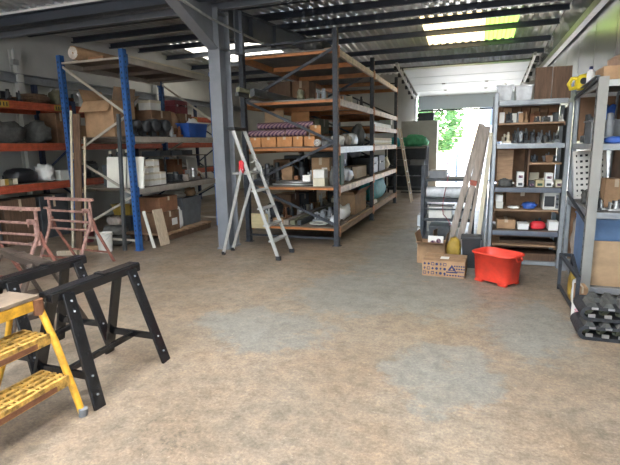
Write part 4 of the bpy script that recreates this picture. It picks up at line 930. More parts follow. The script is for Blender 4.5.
item('bag','cement_sack','sack','grey cement sack lying lowest of the three under the blue rack',(-5.72, 6.24, 0),(0.56, 0.36, 0.17),0.000,'grey_fabric',None,seed=2)
item('bag','cement_sack','sack','grey cement sack slumped across the one lying lowest under the blue rack',(-5.7, 6.24, 0.185),(0.44, 0.32, 0.15),0.100,'grey_fabric',None,seed=5)
item('bag','cement_sack','sack','small crumpled pale sack on top of the grey cement sacks',(-5.68, 6.24, 0.345),(0.3, 0.24, 0.14),0.000,'wood_grey',None,seed=7)
item('bucket','bucket','bucket','white plastic bucket on the floor at the foot of the blue rack',(-5.5, 5.76, 0),(0.25, 0.25, 0.3),0.000,'white',None)
item('plank','wood_offcut','wood','short tan timber offcut lying beside the white bucket',(-5.9, 5.4, 0),(0.3, 0.09, 0.07),0.400,'wood_pale',None)
item('plank','wood_offcut','wood','square tan timber offcut lying behind the red trestle leg',(-5.72, 5.72, 0),(0.16, 0.1, 0.09),-0.200,'plywood',None)
lean('board','white-edged brown board leaning against the inside of the blue corner post','board',(-4.84,6.40,.005),(-4.97,6.42,.60),.24,.02,'wood_pale',up=(1,0,0))
lean('board','thin pale strip slanting down from the blue corner post','board',(-4.88,6.16,.005),(-4.945,6.05,.62),.05,.02,'white_board')
lean('plank','tall dark timber board with a pale edge leaning beside the blue end post','plank',(-5.975,5.70,.005),(-5.90,5.865,2.15),.13,.03,'wood_dark')
lean('batten','tall white-edged batten leaning on the dark timber board','plank',(-6.07,5.66,.005),(-5.985,5.84,2.20),.03,.025,'cream')
lean('batten','thin pale wooden lath leaning nearest the blue rack braces','plank',(-5.87,5.72,.005),(-5.80,5.875,1.80),.035,.02,'wood_pale')
lean('steel_post','slim grey steel post leaning in front of the blue rack','post',(-5.22,5.87,.005),(-5.10,5.865,2.12),.05,.045,'charcoal')
item('coil','cable_tangle','cable','heap of brown branches and wire on the top red beams',(-7.550,6.575,2.424),(0.545,0.500,0.200),1.571,'wood_dark',None,turns=9,r=0.012,seed=6)
item('rag','rag_heap','rags','olive bundle at the end of the heap on the top red beams',(-7.500,6.992,2.424),(0.148,0.300,0.278),1.571,'olive',None,seed=4)
item('rag','tarpaulin','tarpaulin','crumpled grey tarpaulin lying on the middle red shelf',(-7.600,5.899,1.734),(0.673,0.600,0.359),1.571,'grey_fabric',None,seed=2,amp=0.2)
item('bag','fabric_bag','bag','slumped grey bag next to the tarpaulin on the middle red shelf',(-7.550,6.534,1.734),(0.316,0.500,0.385),1.571,'grey_fabric',None,seed=6,amp=0.18)
item('carton','cardboard_box','box','dark brown carton at the end of the middle red shelf',(-7.600,6.963,1.734),(0.229,0.400,0.552),1.571,'card_dark',None)
item('bag','holdall','bag','long black holdall on the lowest red shelf',(-7.575,6.121,1.044),(0.564,0.450,0.261),1.571,'black_plastic',None,seed=3,amp=0.08)
item('rag','plastic_bag','bag','crumpled white plastic bag on the lowest red shelf',(-7.475,6.540,1.044),(0.257,0.350,0.312),1.571,'paper',None,seed=9)
item('box','parts_box','box','white lidded box beside the crumpled plastic bag on the red rack',(-7.450,6.858,1.044),(0.276,0.300,0.185),1.571,'white',None)
item('box','parts_box','box','small olive or cream carton at the near end of the lowest red shelf',(-7.350,5.474,1.044),(0.071,0.120,0.100),1.571,'olive','small boxes on the lowest red shelf')
item('box','parts_box','box','small olive or cream carton at the near end of the lowest red shelf',(-7.350,5.560,1.044),(0.072,0.120,0.100),1.571,'cream','small boxes on the lowest red shelf')
item('box','parts_box','box','small olive or cream carton at the near end of the lowest red shelf',(-7.350,5.630,1.044),(0.073,0.120,0.100),1.571,'yellow_dull','small boxes on the lowest red shelf')
item('box','parts_box','box','small olive or cream carton at the near end of the lowest red shelf',(-7.350,5.700,1.044),(0.075,0.120,0.100),1.571,'olive','small boxes on the lowest red shelf')
item('box','parts_box','box','small olive or cream carton at the near end of the lowest red shelf',(-7.350,5.790,1.044),(0.077,0.120,0.100),1.571,'cream','small boxes on the lowest red shelf')
item('carton','cardboard_box','box','brown carton on the far part of the middle red shelf, seen through the blue rack',(-7.6, 7.6, 1.732),(0.42, 0.42, 0.34),1.570,'card','cartons on the far red shelf')
item('carton','cardboard_box','box','brown carton on the far part of the middle red shelf, seen through the blue rack',(-7.6, 8.2, 1.732),(0.42, 0.42, 0.34),1.570,'card_dark','cartons on the far red shelf')
item('carton','cardboard_box','box','brown carton on the far part of the middle red shelf, seen through the blue rack',(-7.6, 8.9, 1.732),(0.42, 0.42, 0.34),1.570,'card','cartons on the far red shelf')
item('carton','cardboard_box','box','brown carton on the far part of the middle red shelf, seen through the blue rack',(-7.6, 9.4, 1.732),(0.42, 0.42, 0.34),1.570,'card_dark','cartons on the far red shelf')
item('motor','electric_motor','motor','dark motor on the far part of the lowest red shelf',(-7.55, 7.7, 1.042),(0.3, 0.4, 0.34),0.000,'dark_grey_machine','motors on the far red shelf')
item('motor','electric_motor','motor','dark motor on the far part of the lowest red shelf',(-7.55, 8.6, 1.042),(0.3, 0.4, 0.34),0.000,'dark_grey_machine','motors on the far red shelf')
item('motor','electric_motor','motor','dark motor on the far part of the lowest red shelf',(-7.55, 9.3, 1.042),(0.3, 0.4, 0.34),0.000,'dark_grey_machine','motors on the far red shelf')
item('carton','cardboard_box','box','dark floor carton, tall to hide the wall under the near red shelf',(-7.65, 5.2, 0),(0.62, 0.5, 0.78),1.570,'charcoal',None)  # these floor cartons are made tall and dark to hide the bright wall
item('carton','cardboard_box','box','brown floor carton, tall to hide the wall under the red rack, between two dark ones',(-7.65, 5.9, 0),(0.62, 0.5, 0.78),1.570,'wood_dark',None)
item('carton','cardboard_box','box','dark floor carton, tall to hide the wall at the far end under the red shelf',(-7.65, 6.6, 0),(0.62, 0.5, 0.78),1.570,'charcoal',None)
item('bag','rolled_tarpaulin','tarpaulin','bulky grey rolled tarpaulin on the very top of the orange-beamed rack',(-2.5, 7.75, 3.032),(0.34, 1.3, 0.26),0.000,'grey_fabric',None,seed=5,amp=0.08)
item('plank','board','board','tan board lying flat on the aisle edge of the rack top',(-2.2, 8.4, 3.033),(0.12, 2.4, 0.03),0.000,'plywood',None)
item('plank','steel_section','bar','long dark steel section jutting past the stepladder side of the orange-beamed rack',(-3.27, 7.15, 2.3129999999999997),(0.055, 1.9, 0.058),0.000,'dark_grey_machine','dark steel sections on the fourth shelf')
item('plank','steel_section','bar','long dark steel section jutting past the stepladder side of the orange-beamed rack',(-3.2, 7.45, 2.3129999999999997),(0.055, 1.9, 0.058),0.000,'olive','dark steel sections on the fourth shelf')
item('plank','steel_section','bar','long dark steel section jutting past the stepladder side of the orange-beamed rack',(-3.13, 7.3500000000000005, 2.3129999999999997),(0.055, 1.9, 0.058),0.000,'charcoal','dark steel sections on the fourth shelf')
item('plank','steel_section','bar','long dark steel section jutting past the stepladder side of the orange-beamed rack',(-3.06, 7.25, 2.3129999999999997),(0.055, 1.9, 0.058),0.000,'dark_grey_machine','dark steel sections on the fourth shelf')
item('plank','steel_section','bar','long dark steel section jutting past the stepladder side of the orange-beamed rack',(-3.25, 7.15, 2.3749999999999996),(0.055, 1.9, 0.058),0.000,'olive','dark steel sections on the fourth shelf')
item('plank','steel_section','bar','long dark steel section jutting past the stepladder side of the orange-beamed rack',(-3.18, 7.45, 2.3749999999999996),(0.055, 1.9, 0.058),0.000,'charcoal','dark steel sections on the fourth shelf')
item('plank','steel_section','bar','long dark steel section jutting past the stepladder side of the orange-beamed rack',(-3.11, 7.3500000000000005, 2.3749999999999996),(0.055, 1.9, 0.058),0.000,'dark_grey_machine','dark steel sections on the fourth shelf')
item('crate','wooden_crate','crate','brown wooden crate with a round label on the fourth shelf of the orange-beamed rack',(-3.555,8.700,2.314),(0.449,0.500,0.470),0.000,'wood_dark',None,taper=1.0)
item('carton','cardboard_box','box','dark brown carton beside the wooden crate on the fourth orange shelf',(-3.123,8.650,2.314),(0.336,0.400,0.462),0.000,'card_dark',None)
item('roll','tape_roll','roll','round pale disc standing on edge before the wooden crate',(-3.304,8.350,2.314),(0.119,0.060,0.334),0.000,'cream',None)
item('gear','machine_part','part','grey-blue tool on the fourth shelf beside the corner post',(-2.468,7.700,2.314),(0.208,0.200,0.213),0.000,'steel_grey',None)
item('plank','board','board','dark board lying on the far fourth shelf of the orange-beamed rack',(-2.4, 10.6, 2.3129999999999997),(0.4, 0.8, 0.05),0.000,'wood_dark',None)
item('plank','board','board','black strip lying past the dark board on the far fourth shelf',(-2.4, 11.5, 2.3129999999999997),(0.4, 0.8, 0.05),0.000,'charcoal',None)
item('sheet','plywood_sheet','board','orange-brown plywood sheet standing upright behind the top of the stepladder',(-3.33, 7.62, 1.582),(0.36, 0.018, 0.62),0.000,'plywood',None,lean=4)
item('sheet','plywood_sheet','board','tan sheet standing behind the rolls, right of the upright plywood',(-2.95, 7.9, 1.582),(0.34, 0.018, 0.6),0.000,'card_orange',None,lean=4)
item('carton','cardboard_box','box','orange-brown carton behind the ladder stile, lowest row of the rolls shelf',(-3.44, 7.27, 1.582),(0.2, 0.36, 0.16),0.000,'card_orange',None)
item('carton','cardboard_box','box','orange-brown carton second from the stepladder in the lowest row',(-3.2, 7.27, 1.582),(0.26, 0.36, 0.16),0.000,'card_orange',None)
item('carton','cardboard_box','box','orange-brown carton third from the stepladder in the lowest row',(-2.92, 7.27, 1.582),(0.26, 0.36, 0.16),0.000,'card_orange',None)
item('carton','cardboard_box','box','short orange-brown carton under the patterned roll ends',(-2.69, 7.27, 1.582),(0.16, 0.36, 0.16),0.000,'card_orange',None)
item('roll','patterned_roll','roll','dull purple patterned roll across the lower cartons, behind the ladder top',(-3.27, 7.2, 1.75),(0.11, 0.66, 0.11),1.571,'purple_pattern',None)
item('roll','patterned_roll','roll','dull purple patterned roll ending by the orange corner cartons',(-2.75, 7.23, 1.75),(0.12, 0.36, 0.12),1.571,'purple_pattern',None)
item('roll','patterned_roll','roll','long dull purple patterned roll lying topmost on the cartons',(-3.0, 7.36, 1.8760000000000001),(0.11, 1.0, 0.11),1.571,'purple_pattern',None)
item('carton','cardboard_box','box','bright orange-brown carton with turned corner beside the patterned rolls',(-2.44, 7.24, 1.75),(0.17, 0.17, 0.16),0.400,'card_orange',None)
item('carton','cardboard_box','box','flat orange carton under the turned one on the rolls shelf',(-2.5, 7.29, 1.582),(0.18, 0.34, 0.16),0.000,'card_orange',None)
item('roll','white_disc','disc','round white reel end facing out beside the patterned rolls',(-2.36, 7.1, 1.582),(0.11, 0.05, 0.11),0.000,'paper',None)
item('plank','metal_profile','bar','long grey metal profile beside the round white reel',(-2.5, 8.5, 1.583),(0.1, 1.9, 0.08),0.000,'steel_grey',None)
item('plank','metal_profile','bar','long pale metal profile along the corner post',(-2.385, 8.5, 1.583),(0.1, 1.9, 0.08),0.000,'clear_plastic',None)
item('plank','metal_profile','bar','pale metal profile on top of two others at the corner post',(-2.44, 8.5, 1.668),(0.1, 1.9, 0.08),0.000,'galv',None)
item('jar','bottle','bottle','white bottle at the back of the rolls shelf',(-3.05, 8.0, 1.582),(0.09, 0.09, 0.34),0.000,'paper','bottles behind the rolls')
item('jar','bottle','bottle','white bottle at the back of the rolls shelf',(-2.92, 8.0, 1.582),(0.09, 0.09, 0.36000000000000004),0.000,'clear_plastic','bottles behind the rolls')
item('jar','bottle','bottle','white bottle at the back of the rolls shelf',(-2.79, 8.0, 1.582),(0.09, 0.09, 0.38),0.000,'paper','bottles behind the rolls')
item('jar','bottle','bottle','white bottle at the back of the rolls shelf',(-2.6599999999999997, 8.0, 1.582),(0.09, 0.09, 0.34),0.000,'clear_plastic','bottles behind the rolls')
item('pipe','metal_tube','tube','thin bright metal tube in the bundle on the second shelf',(-2.86, 7.16, 0.953),(0.034, 0.62, 0.034),1.571,'alu','metal tubes on the second shelf')
item('pipe','metal_tube','tube','thin bright metal tube in the bundle on the second shelf',(-2.84, 7.205, 0.953),(0.034, 0.67, 0.034),1.571,'alu','metal tubes on the second shelf')
item('pipe','metal_tube','tube','thin bright metal tube in the bundle on the second shelf',(-2.86, 7.25, 0.953),(0.034, 0.72, 0.034),1.571,'alu','metal tubes on the second shelf')
item('pipe','metal_tube','tube','thin bright metal tube in the bundle on the second shelf',(-2.84, 7.295, 0.953),(0.034, 0.62, 0.034),1.571,'alu','metal tubes on the second shelf')
item('pipe','metal_tube','tube','thin bright metal tube in the bundle on the second shelf',(-2.86, 7.34, 0.953),(0.034, 0.67, 0.034),1.571,'alu','metal tubes on the second shelf')
item('pipe','metal_tube','tube','thin bright metal tube in the bundle on the second shelf',(-2.84, 7.385, 0.953),(0.034, 0.72, 0.034),1.571,'alu','metal tubes on the second shelf')
item('pipe','metal_tube','tube','thin bright metal tube in the bundle on the second shelf',(-2.86, 7.43, 0.953),(0.034, 0.62, 0.034),1.571,'alu','metal tubes on the second shelf')
item('pipe','metal_tube','tube','thin bright metal tube in the bundle on the second shelf',(-2.84, 7.4750000000000005, 0.953),(0.034, 0.67, 0.034),1.571,'alu','metal tubes on the second shelf')
item('pipe','metal_tube','tube','thin bright metal tube in the bundle on the second shelf',(-2.86, 7.5200000000000005, 0.953),(0.034, 0.72, 0.034),1.571,'alu','metal tubes on the second shelf')
item('pipe','metal_tube','tube','thin bright metal tube laid over the bundle on the second shelf',(-2.84, 7.2, 0.99),(0.03, 0.6, 0.03),1.571,'steel','upper metal tubes on the second shelf')
item('pipe','metal_tube','tube','thin bright metal tube laid over the bundle on the second shelf',(-2.81, 7.25, 0.99),(0.03, 0.6, 0.03),1.571,'steel','upper metal tubes on the second shelf')
item('pipe','metal_tube','tube','thin bright metal tube laid over the bundle on the second shelf',(-2.84, 7.3, 0.99),(0.03, 0.6, 0.03),1.571,'steel','upper metal tubes on the second shelf')
item('pipe','metal_tube','tube','thin bright metal tube laid over the bundle on the second shelf',(-2.81, 7.3500000000000005, 0.99),(0.03, 0.6, 0.03),1.571,'steel','upper metal tubes on the second shelf')
item('pipe','metal_tube','tube','thin bright metal tube laid over the bundle on the second shelf',(-2.84, 7.4, 0.99),(0.03, 0.6, 0.03),1.571,'steel','upper metal tubes on the second shelf')
item('pipe','metal_tube','tube','thin bright metal tube laid over the bundle on the second shelf',(-2.81, 7.45, 0.99),(0.03, 0.6, 0.03),1.571,'steel','upper metal tubes on the second shelf')
item('box','parts_box','box','small white box beside the tube bundle on the second shelf',(-2.55, 7.12, 1.028),(0.13, 0.1, 0.1),0.000,'paper',None)
item('box','parts_box','box','lower cream box of the pair by the corner post on the second shelf',(-2.34, 7.17, 0.952),(0.2, 0.2, 0.13),0.000,'cream',None)
item('box','parts_box','box','upper cream box of the pair by the corner post on the second shelf',(-2.34, 7.17, 1.0859999999999999),(0.19, 0.2, 0.13),0.000,'white',None)
item('carton','cardboard_box','box','tan carton above the cream boxes near the orange rack corner post',(-2.47, 7.66, 0.952),(0.32, 0.18, 0.44),0.000,'card',None,sticker=True)
item('bag','fabric_bag','bag','small grey bag tucked beside the corner post on the second shelf',(-2.14, 7.24, 0.952),(0.13, 0.17, 0.3),0.000,'grey_fabric',None,seed=3)
item('box','storage_box','box','dark green box under the metal profiles at the corner post',(-2.12, 7.48, 0.952),(0.12, 0.2, 0.5),0.000,'dark_green',None)
item('gear','machine_part','part','dark pump casting behind the stepladder on the second shelf',(-3.38, 7.3, 0.952),(0.3, 0.36, 0.36),0.000,'dark_grey_machine',None)
item('gear','machine_part','part','dark casting behind the pump on the second shelf',(-3.38, 7.72, 0.952),(0.3, 0.36, 0.36),0.000,'dark_grey_machine',None)
item('gear','machine_part','part','dark casting behind the metal tubes',(-2.98, 7.9, 0.952),(0.3, 0.36, 0.36),0.000,'dark_grey_machine',None)
item('gear','machine_part','part','dark casting deepest behind the tube bundle',(-2.62, 8.12, 0.952),(0.28, 0.36, 0.34),0.000,'dark_grey_machine',None)
item('plank','timber_length','timber','long grey timber lying lengthways on the bottom shelf behind the ladder treads',(-2.9099999999999997, 8.4, 0.293),(0.1, 2.5, 0.08),-0.040,'wood_grey',None)
item('plank','timber_length','timber','long olive timber lying between grey and black lengths on the bottom shelf',(-2.79, 8.4, 0.293),(0.09, 2.5, 0.08),-0.040,'olive',None)
item('plank','timber_length','timber','long black bar lying lengthways on the bottom shelf',(-2.67, 8.4, 0.293),(0.07, 2.5, 0.08),-0.040,'charcoal',None)
item('coil','cable_coil','cable','loose white cable coil on the bottom shelf beside the ladder treads',(-2.44, 7.3, 0.292),(0.34, 0.3, 0.05),0.000,'cable_white',None,turns=4,r=0.009)
item('sheet','yellow_board','board','pale yellow board standing on end behind the stepladder treads',(-3.38, 7.02, 0.24),(0.3, 0.02, 0.25),0.000,'yellow_board',None,lean=0)
item('gear','machine_part','part','grey machine casting on the bottom shelf behind the white cable',(-2.5, 7.62, 0.292),(0.24, 0.26, 0.2),0.000,'steel_grey','castings on the bottom shelf')
item('gear','machine_part','part','grey machine casting on the bottom shelf behind the white cable',(-2.48, 8.0, 0.292),(0.24, 0.26, 0.2),0.000,'steel_grey','castings on the bottom shelf')
item('motor','electric_motor','motor','dark motor on the bottom shelf behind the grey timber',(-3.3, 7.5, 0.292),(0.3, 0.38, 0.36),0.000,'dark_grey_machine','motors on the bottom shelf')
item('rag','rag_heap','rags','white rag hanging over the edge of the bottom shelf',(-2.225,8.026,0.294),(0.632,0.250,0.230),1.571,'paper',None,seed=5)
item('carton','cardboard_box','box','wide open tan carton on the bottom shelf by the middle post',(-2.280,8.968,0.294),(0.941,0.360,0.368),1.571,'card',None,open=True,tilt=(30, -40, 50, -30))
item('bag','teal_sack','sack','bright teal sack standing on the far bottom shelf',(-2.370,11.444,0.294),(1.985,0.500,0.514),1.571,'teal',None,seed=8,amp=0.07)
item('rag','rag_heap','rags','white cloth by the teal sack on the bottom shelf',(-2.090,10.153,0.294),(0.714,0.060,0.090),1.571,'paper',None,seed=7)
item('bag','grey_sack','sack','dark lumpy sack on the second shelf just past the corner post',(-2.200,7.741,0.954),(0.292,0.200,0.189),1.571,'wood_grey',None,seed=2)
item('bag','clear_plastic_bag','bag','clear plastic bag drooping beside the tan carton on the second shelf',(-2.220,8.217,0.954),(0.401,0.280,0.233),1.571,'clear_plastic',None,seed=4)
item('carton','cardboard_box','box','tan slanting carton on the second shelf of the aisle side',(-2.280,9.152,0.954),(0.829,0.320,0.225),1.571,'wood_pale',None,open=False)
item('case','tool_case','case','black hard case standing on the far second shelf',(-2.365,10.544,0.954),(0.675,0.450,0.360),1.571,'black_plastic',None)
item('case','tool_case','case','black hard case with pale latches, farther one of the pair',(-2.365,11.389,0.954),(0.779,0.450,0.383),1.571,'charcoal',None)
item('case','machine_box','box','big black machine box deep on the second shelf behind the clear bag',(-2.72, 8.9, 0.952),(1.0, 0.46, 0.52),1.571,'black_plastic',None)
item('rag','rag_heap','rags','pale cloth bundle at the end of the far second shelf',(-2.250,12.134,0.954),(0.446,0.300,0.313),1.571,'cream',None,seed=5)
item('bag','plastic_sack','sack','white knobbly sack on the third shelf just past the corner post',(-2.200,7.701,1.584),(0.318,0.220,0.176),1.571,'paper',None,seed=3)
item('bag','plastic_sack','sack','grey knobbly sack on the third shelf, second from the corner post',(-2.200,8.155,1.584),(0.388,0.220,0.200),1.571,'wood_grey',None,seed=4)
item('bag','plastic_sack','sack','pale clear sack on the third shelf, third from the corner post',(-2.200,8.619,1.584),(0.391,0.220,0.225),1.571,'clear_plastic',None,seed=5)
item('bag','plastic_sack','sack','tall grey bundle on the third shelf beside the middle post',(-2.200,9.134,1.584),(0.477,0.220,0.405),1.571,'grey_fabric',None,seed=6)
item('carton','cardboard_box','box','olive carton deep on the third shelf behind the knobbly sacks',(-2.95, 8.7, 1.582),(0.6, 0.4, 0.5),1.570,'olive',None)
item('crate','plastic_crate','crate','dark crate deep on the third shelf beside the tall grey bundle',(-2.95, 9.35, 1.582),(0.5, 0.4, 0.3),1.570,'charcoal',None)
item('plank','timber_length','timber','bottom pale length on the aisle edge in the stack on the far third shelf',(-2.2, 11.2, 1.583),(0.18, 2.7, 0.048),0.000,'cream',None)
item('plank','timber_length','timber','bottom pale length set back from the aisle in the stack on the far third shelf',(-2.4200000000000004, 11.2, 1.583),(0.18, 2.7, 0.048),0.000,'cream',None)
item('plank','timber_length','timber','middle pale length on the aisle edge in the stack on the far third shelf',(-2.2, 11.2, 1.635),(0.18, 2.7, 0.048),0.000,'white',None)
item('plank','timber_length','timber','middle pale length set back from the aisle in the stack on the far third shelf',(-2.4200000000000004, 11.2, 1.635),(0.18, 2.7, 0.048),0.000,'white',None)
item('plank','timber_length','timber','top pale length on the aisle edge in the stack on the far third shelf',(-2.2, 11.2, 1.687),(0.18, 2.7, 0.048),0.000,'wood_pale',None)
item('plank','timber_length','timber','top pale length set back from the aisle in the stack on the far third shelf',(-2.4200000000000004, 11.2, 1.687),(0.18, 2.7, 0.048),0.000,'wood_pale',None)
item('plank','timber_length','timber','long white wrapped length on the extra shelf of the far bay',(-2.22, 11.2, 1.9829999999999999),(0.2, 2.6, 0.09),0.000,'white_board',None)
item('box','storage_box','box','white box standing at the far end of the extra shelf',(-2.2, 12.2, 2.077),(0.3, 0.2, 0.12),0.000,'paper',None)
item('box','storage_box','box','grey box on the far third shelf behind the pale lengths',(-2.8, 11.0, 1.582),(0.9, 0.5, 0.28),1.570,'steel_grey',None)
item('box','storage_box','box','dark chest deep on the far second shelf behind the hard cases',(-2.95, 11.0, 0.952),(1.2, 0.5, 0.5),1.570,'charcoal',None)
item('case','machine_box','box','black chest on the far bottom shelf behind the teal sack',(-3.0, 11.0, 0.292),(1.1, 0.5, 0.5),1.570,'black_plastic',None)
item('carton','cardboard_box','box','brown carton added for darkness along the far edge of the bottom orange-beamed shelf',(-3.36, 8.22, 0.292),(0.44, 0.34, 0.42),1.571,'card_dark','cartons along the far edge of the bottom shelf')  # rear row of dark cartons, added to darken the white wall behind the rack
item('carton','cardboard_box','box','dark grey carton added for darkness along the far edge of the bottom orange-beamed shelf',(-3.36, 8.75, 0.292),(0.44, 0.34, 0.36),1.571,'charcoal','cartons along the far edge of the bottom shelf')
item('carton','cardboard_box','box','brown carton added for darkness along the far edge of the bottom orange-beamed shelf',(-3.36, 9.28, 0.292),(0.44, 0.34, 0.48),1.571,'wood_dark','cartons along the far edge of the bottom shelf')
item('carton','cardboard_box','box','brown carton added for darkness along the far edge of the second orange-beamed shelf',(-3.36, 8.22, 0.952),(0.44, 0.34, 0.4),1.571,'card_dark','cartons along the far edge of the second shelf')
item('carton','cardboard_box','box','dark grey carton added for darkness along the far edge of the second orange-beamed shelf',(-3.36, 8.75, 0.952),(0.44, 0.34, 0.46),1.571,'charcoal','cartons along the far edge of the second shelf')
item('carton','cardboard_box','box','brown carton added for darkness along the far edge of the second orange-beamed shelf',(-3.36, 9.28, 0.952),(0.44, 0.34, 0.36),1.571,'wood_dark','cartons along the far edge of the second shelf')
item('carton','cardboard_box','box','brown carton added for darkness along the far edge of the third orange-beamed shelf',(-3.36, 8.22, 1.582),(0.44, 0.34, 0.44),1.571,'card_dark','cartons along the far edge of the third shelf')
item('carton','cardboard_box','box','dark grey carton added for darkness along the far edge of the third orange-beamed shelf',(-3.36, 8.75, 1.582),(0.44, 0.34, 0.36),1.571,'charcoal','cartons along the far edge of the third shelf')
item('carton','cardboard_box','box','brown carton added for darkness along the far edge of the third orange-beamed shelf',(-3.36, 9.28, 1.582),(0.44, 0.34, 0.5),1.571,'wood_dark','cartons along the far edge of the third shelf')
item('carton','cardboard_box','box','brown carton added for darkness along the far edge of the fourth orange-beamed shelf',(-3.36, 9.28, 2.312),(0.44, 0.34, 0.34),1.571,'wood_dark','cartons along the far edge of the fourth shelf')
item('bag','green_bag','bag','blue-green sack on the rack end of the black rack at the back',(-2.353,14.620,1.507),(0.362,0.400,0.293),0.000,'teal',None,seed=3)
item('bag','green_bag','bag','bright green plastic heap along the top of the black rack at the back',(-1.761,14.620,1.507),(0.763,0.400,0.338),0.000,'green',None,seed=6,amp=0.2)
item('gear','machine_part','part','grey fitting on the second crossbar shelf of the black rack',(-2.266,14.530,0.627),(0.244,0.300,0.020),0.000,'steel_grey','fittings on the black rack')
item('gear','machine_part','part','grey fitting on the second crossbar shelf of the black rack',(-1.964,14.530,0.627),(0.241,0.300,0.020),0.000,'steel_grey','fittings on the black rack')
item('gear','machine_part','part','grey fitting on the second crossbar shelf of the black rack',(-1.664,14.530,0.627),(0.237,0.300,0.020),0.000,'steel_grey','fittings on the black rack')
item('box','storage_box','box','grey-green box on the upper shelf of the black rack',(-2.175,14.600,0.957),(0.513,0.400,0.154),0.000,'charcoal',None)
item('box','storage_box','box','paler box farther along the upper shelf of the black rack',(-1.638,14.600,0.957),(0.442,0.400,0.150),0.000,'grey_plastic',None)
item('box','storage_box','box','flat grey box on top of the waist-high dark rack',(-0.504,7.130,1.104),(0.235,0.400,0.102),0.000,'grey_plastic',None)
item('roll','rolled_sheet','roll','long pale grey rolled sheet on the second shelf of the waist-high rack',(-0.36, 7.1, 0.802),(0.17, 0.6, 0.17),1.571,'clear_plastic',None)
item('plank','foam_slab','slab','white foam slab on the third shelf of the waist-high rack',(-0.450,7.130,0.524),(0.320,0.400,0.160),0.000,'white',None)
item('box','storage_box','box','pale grey box beside the white foam slab',(-0.142,7.130,0.524),(0.243,0.400,0.160),0.000,'galv',None)
item('box','storage_box','box','dark tray on the lowest shelf of the waist-high rack',(-0.458,7.130,0.244),(0.294,0.400,0.160),0.000,'charcoal',None)
item('box','storage_box','box','white box on the lowest shelf of the waist-high rack',(-0.189,7.130,0.244),(0.190,0.400,0.160),0.000,'paper',None)
item('box','storage_box','box','small white carton on the floor outside the waist-high dark rack',(-0.764,7.450,0.002),(0.084,0.300,0.302),0.000,'paper',None)
item('box','storage_box','box','small pale box stacked on the white carton beside the dark rack',(-0.770,7.440,0.332),(0.083,0.280,0.170),0.000,'galv',None)
item('crate','clear_bin','bin','clear plastic bin of crumpled bags at the post end of the grey shelving top',(0.315,6.700,2.104),(0.174,0.300,0.194),0.000,'clear_plastic',None)
item('rag','plastic_bag','bag','crumpled white and lilac bags in the outer clear bin',(0.318,6.700,2.116),(0.094,0.140,0.215),0.000,'paper',None,seed=2,amp=0.1)
item('crate','clear_bin','bin','clear plastic bin of crumpled bags next to the brown boards on the shelving top',(0.533,6.700,2.104),(0.193,0.300,0.181),0.000,'clear_plastic',None)
item('rag','plastic_bag','bag','crumpled white bags in the clear bin by the brown boards',(0.538,6.700,2.116),(0.114,0.140,0.214),0.000,'paper',None,seed=3,amp=0.1)
item('sheet','brown_board','board','upright brown board at the middle of the grey shelving top',(0.752,6.635,2.104),(0.189,0.035,0.388),0.000,'wood_dark',None,lean=3)
item('sheet','brown_board','board','upright brown board standing nearest the yellow machine on the shelving top',(0.960,6.635,2.104),(0.207,0.035,0.385),0.000,'wood_dark',None,lean=3)
item('box','parts_box','box','small assorted part on the highest wooden shelf of the grey shelving',(0.301,6.690,1.834),(0.059,0.140,0.135),0.000,'paper','odds and ends on the highest wooden shelf')
item('gear','machine_part','part','small assorted part on the highest wooden shelf of the grey shelving',(0.374,6.730,1.834),(0.059,0.140,0.144),0.000,'charcoal','odds and ends on the highest wooden shelf')
item('box','parts_box','box','small assorted part on the highest wooden shelf of the grey shelving',(0.444,6.690,1.834),(0.058,0.140,0.117),0.000,'white','odds and ends on the highest wooden shelf')
item('box','parts_box','box','small assorted part on the highest wooden shelf of the grey shelving',(0.516,6.730,1.834),(0.058,0.140,0.135),0.000,'galv','odds and ends on the highest wooden shelf')
item('gear','machine_part','part','small assorted part on the highest wooden shelf of the grey shelving',(0.582,6.690,1.834),(0.058,0.140,0.136),0.000,'card','odds and ends on the highest wooden shelf')
item('box','parts_box','box','small assorted part on the highest wooden shelf of the grey shelving',(0.656,6.730,1.834),(0.058,0.140,0.111),0.000,'rust','odds and ends on the highest wooden shelf')
item('box','parts_box','box','small assorted part on the highest wooden shelf of the grey shelving',(0.724,6.690,1.834),(0.057,0.140,0.068),0.000,'cream','odds and ends on the highest wooden shelf')
item('gear','machine_part','part','small assorted part on the highest wooden shelf of the grey shelving',(0.795,6.730,1.834),(0.057,0.140,0.076),0.000,'steel_grey','odds and ends on the highest wooden shelf')
item('box','parts_box','box','small assorted part on the highest wooden shelf of the grey shelving',(0.858,6.690,1.834),(0.056,0.140,0.074),0.000,'paper','odds and ends on the highest wooden shelf')
item('box','parts_box','box','small assorted part on the highest wooden shelf of the grey shelving',(0.928,6.730,1.834),(0.056,0.140,0.113),0.000,'charcoal','odds and ends on the highest wooden shelf')
item('gear','machine_part','part','small assorted part on the highest wooden shelf of the grey shelving',(0.990,6.690,1.834),(0.055,0.140,0.086),0.000,'white','odds and ends on the highest wooden shelf')
item('box','parts_box','box','brown carton at the back of the highest wooden shelf',(0.376,6.910,1.834),(0.098,0.120,0.202),0.000,'card','cartons behind the odds and ends')
item('box','parts_box','box','brown carton at the back of the highest wooden shelf',(0.486,6.910,1.834),(0.097,0.120,0.197),0.000,'card_dark','cartons behind the odds and ends')
item('box','parts_box','box','brown carton at the back of the highest wooden shelf',(0.594,6.910,1.834),(0.095,0.120,0.192),0.000,'card_red','cartons behind the odds and ends')
item('box','parts_box','box','brown carton at the back of the highest wooden shelf',(0.700,6.910,1.834),(0.094,0.120,0.188),0.000,'card','cartons behind the odds and ends')
item('box','parts_box','box','brown carton at the back of the highest wooden shelf',(0.805,6.910,1.834),(0.093,0.120,0.183),0.000,'card_dark','cartons behind the odds and ends')
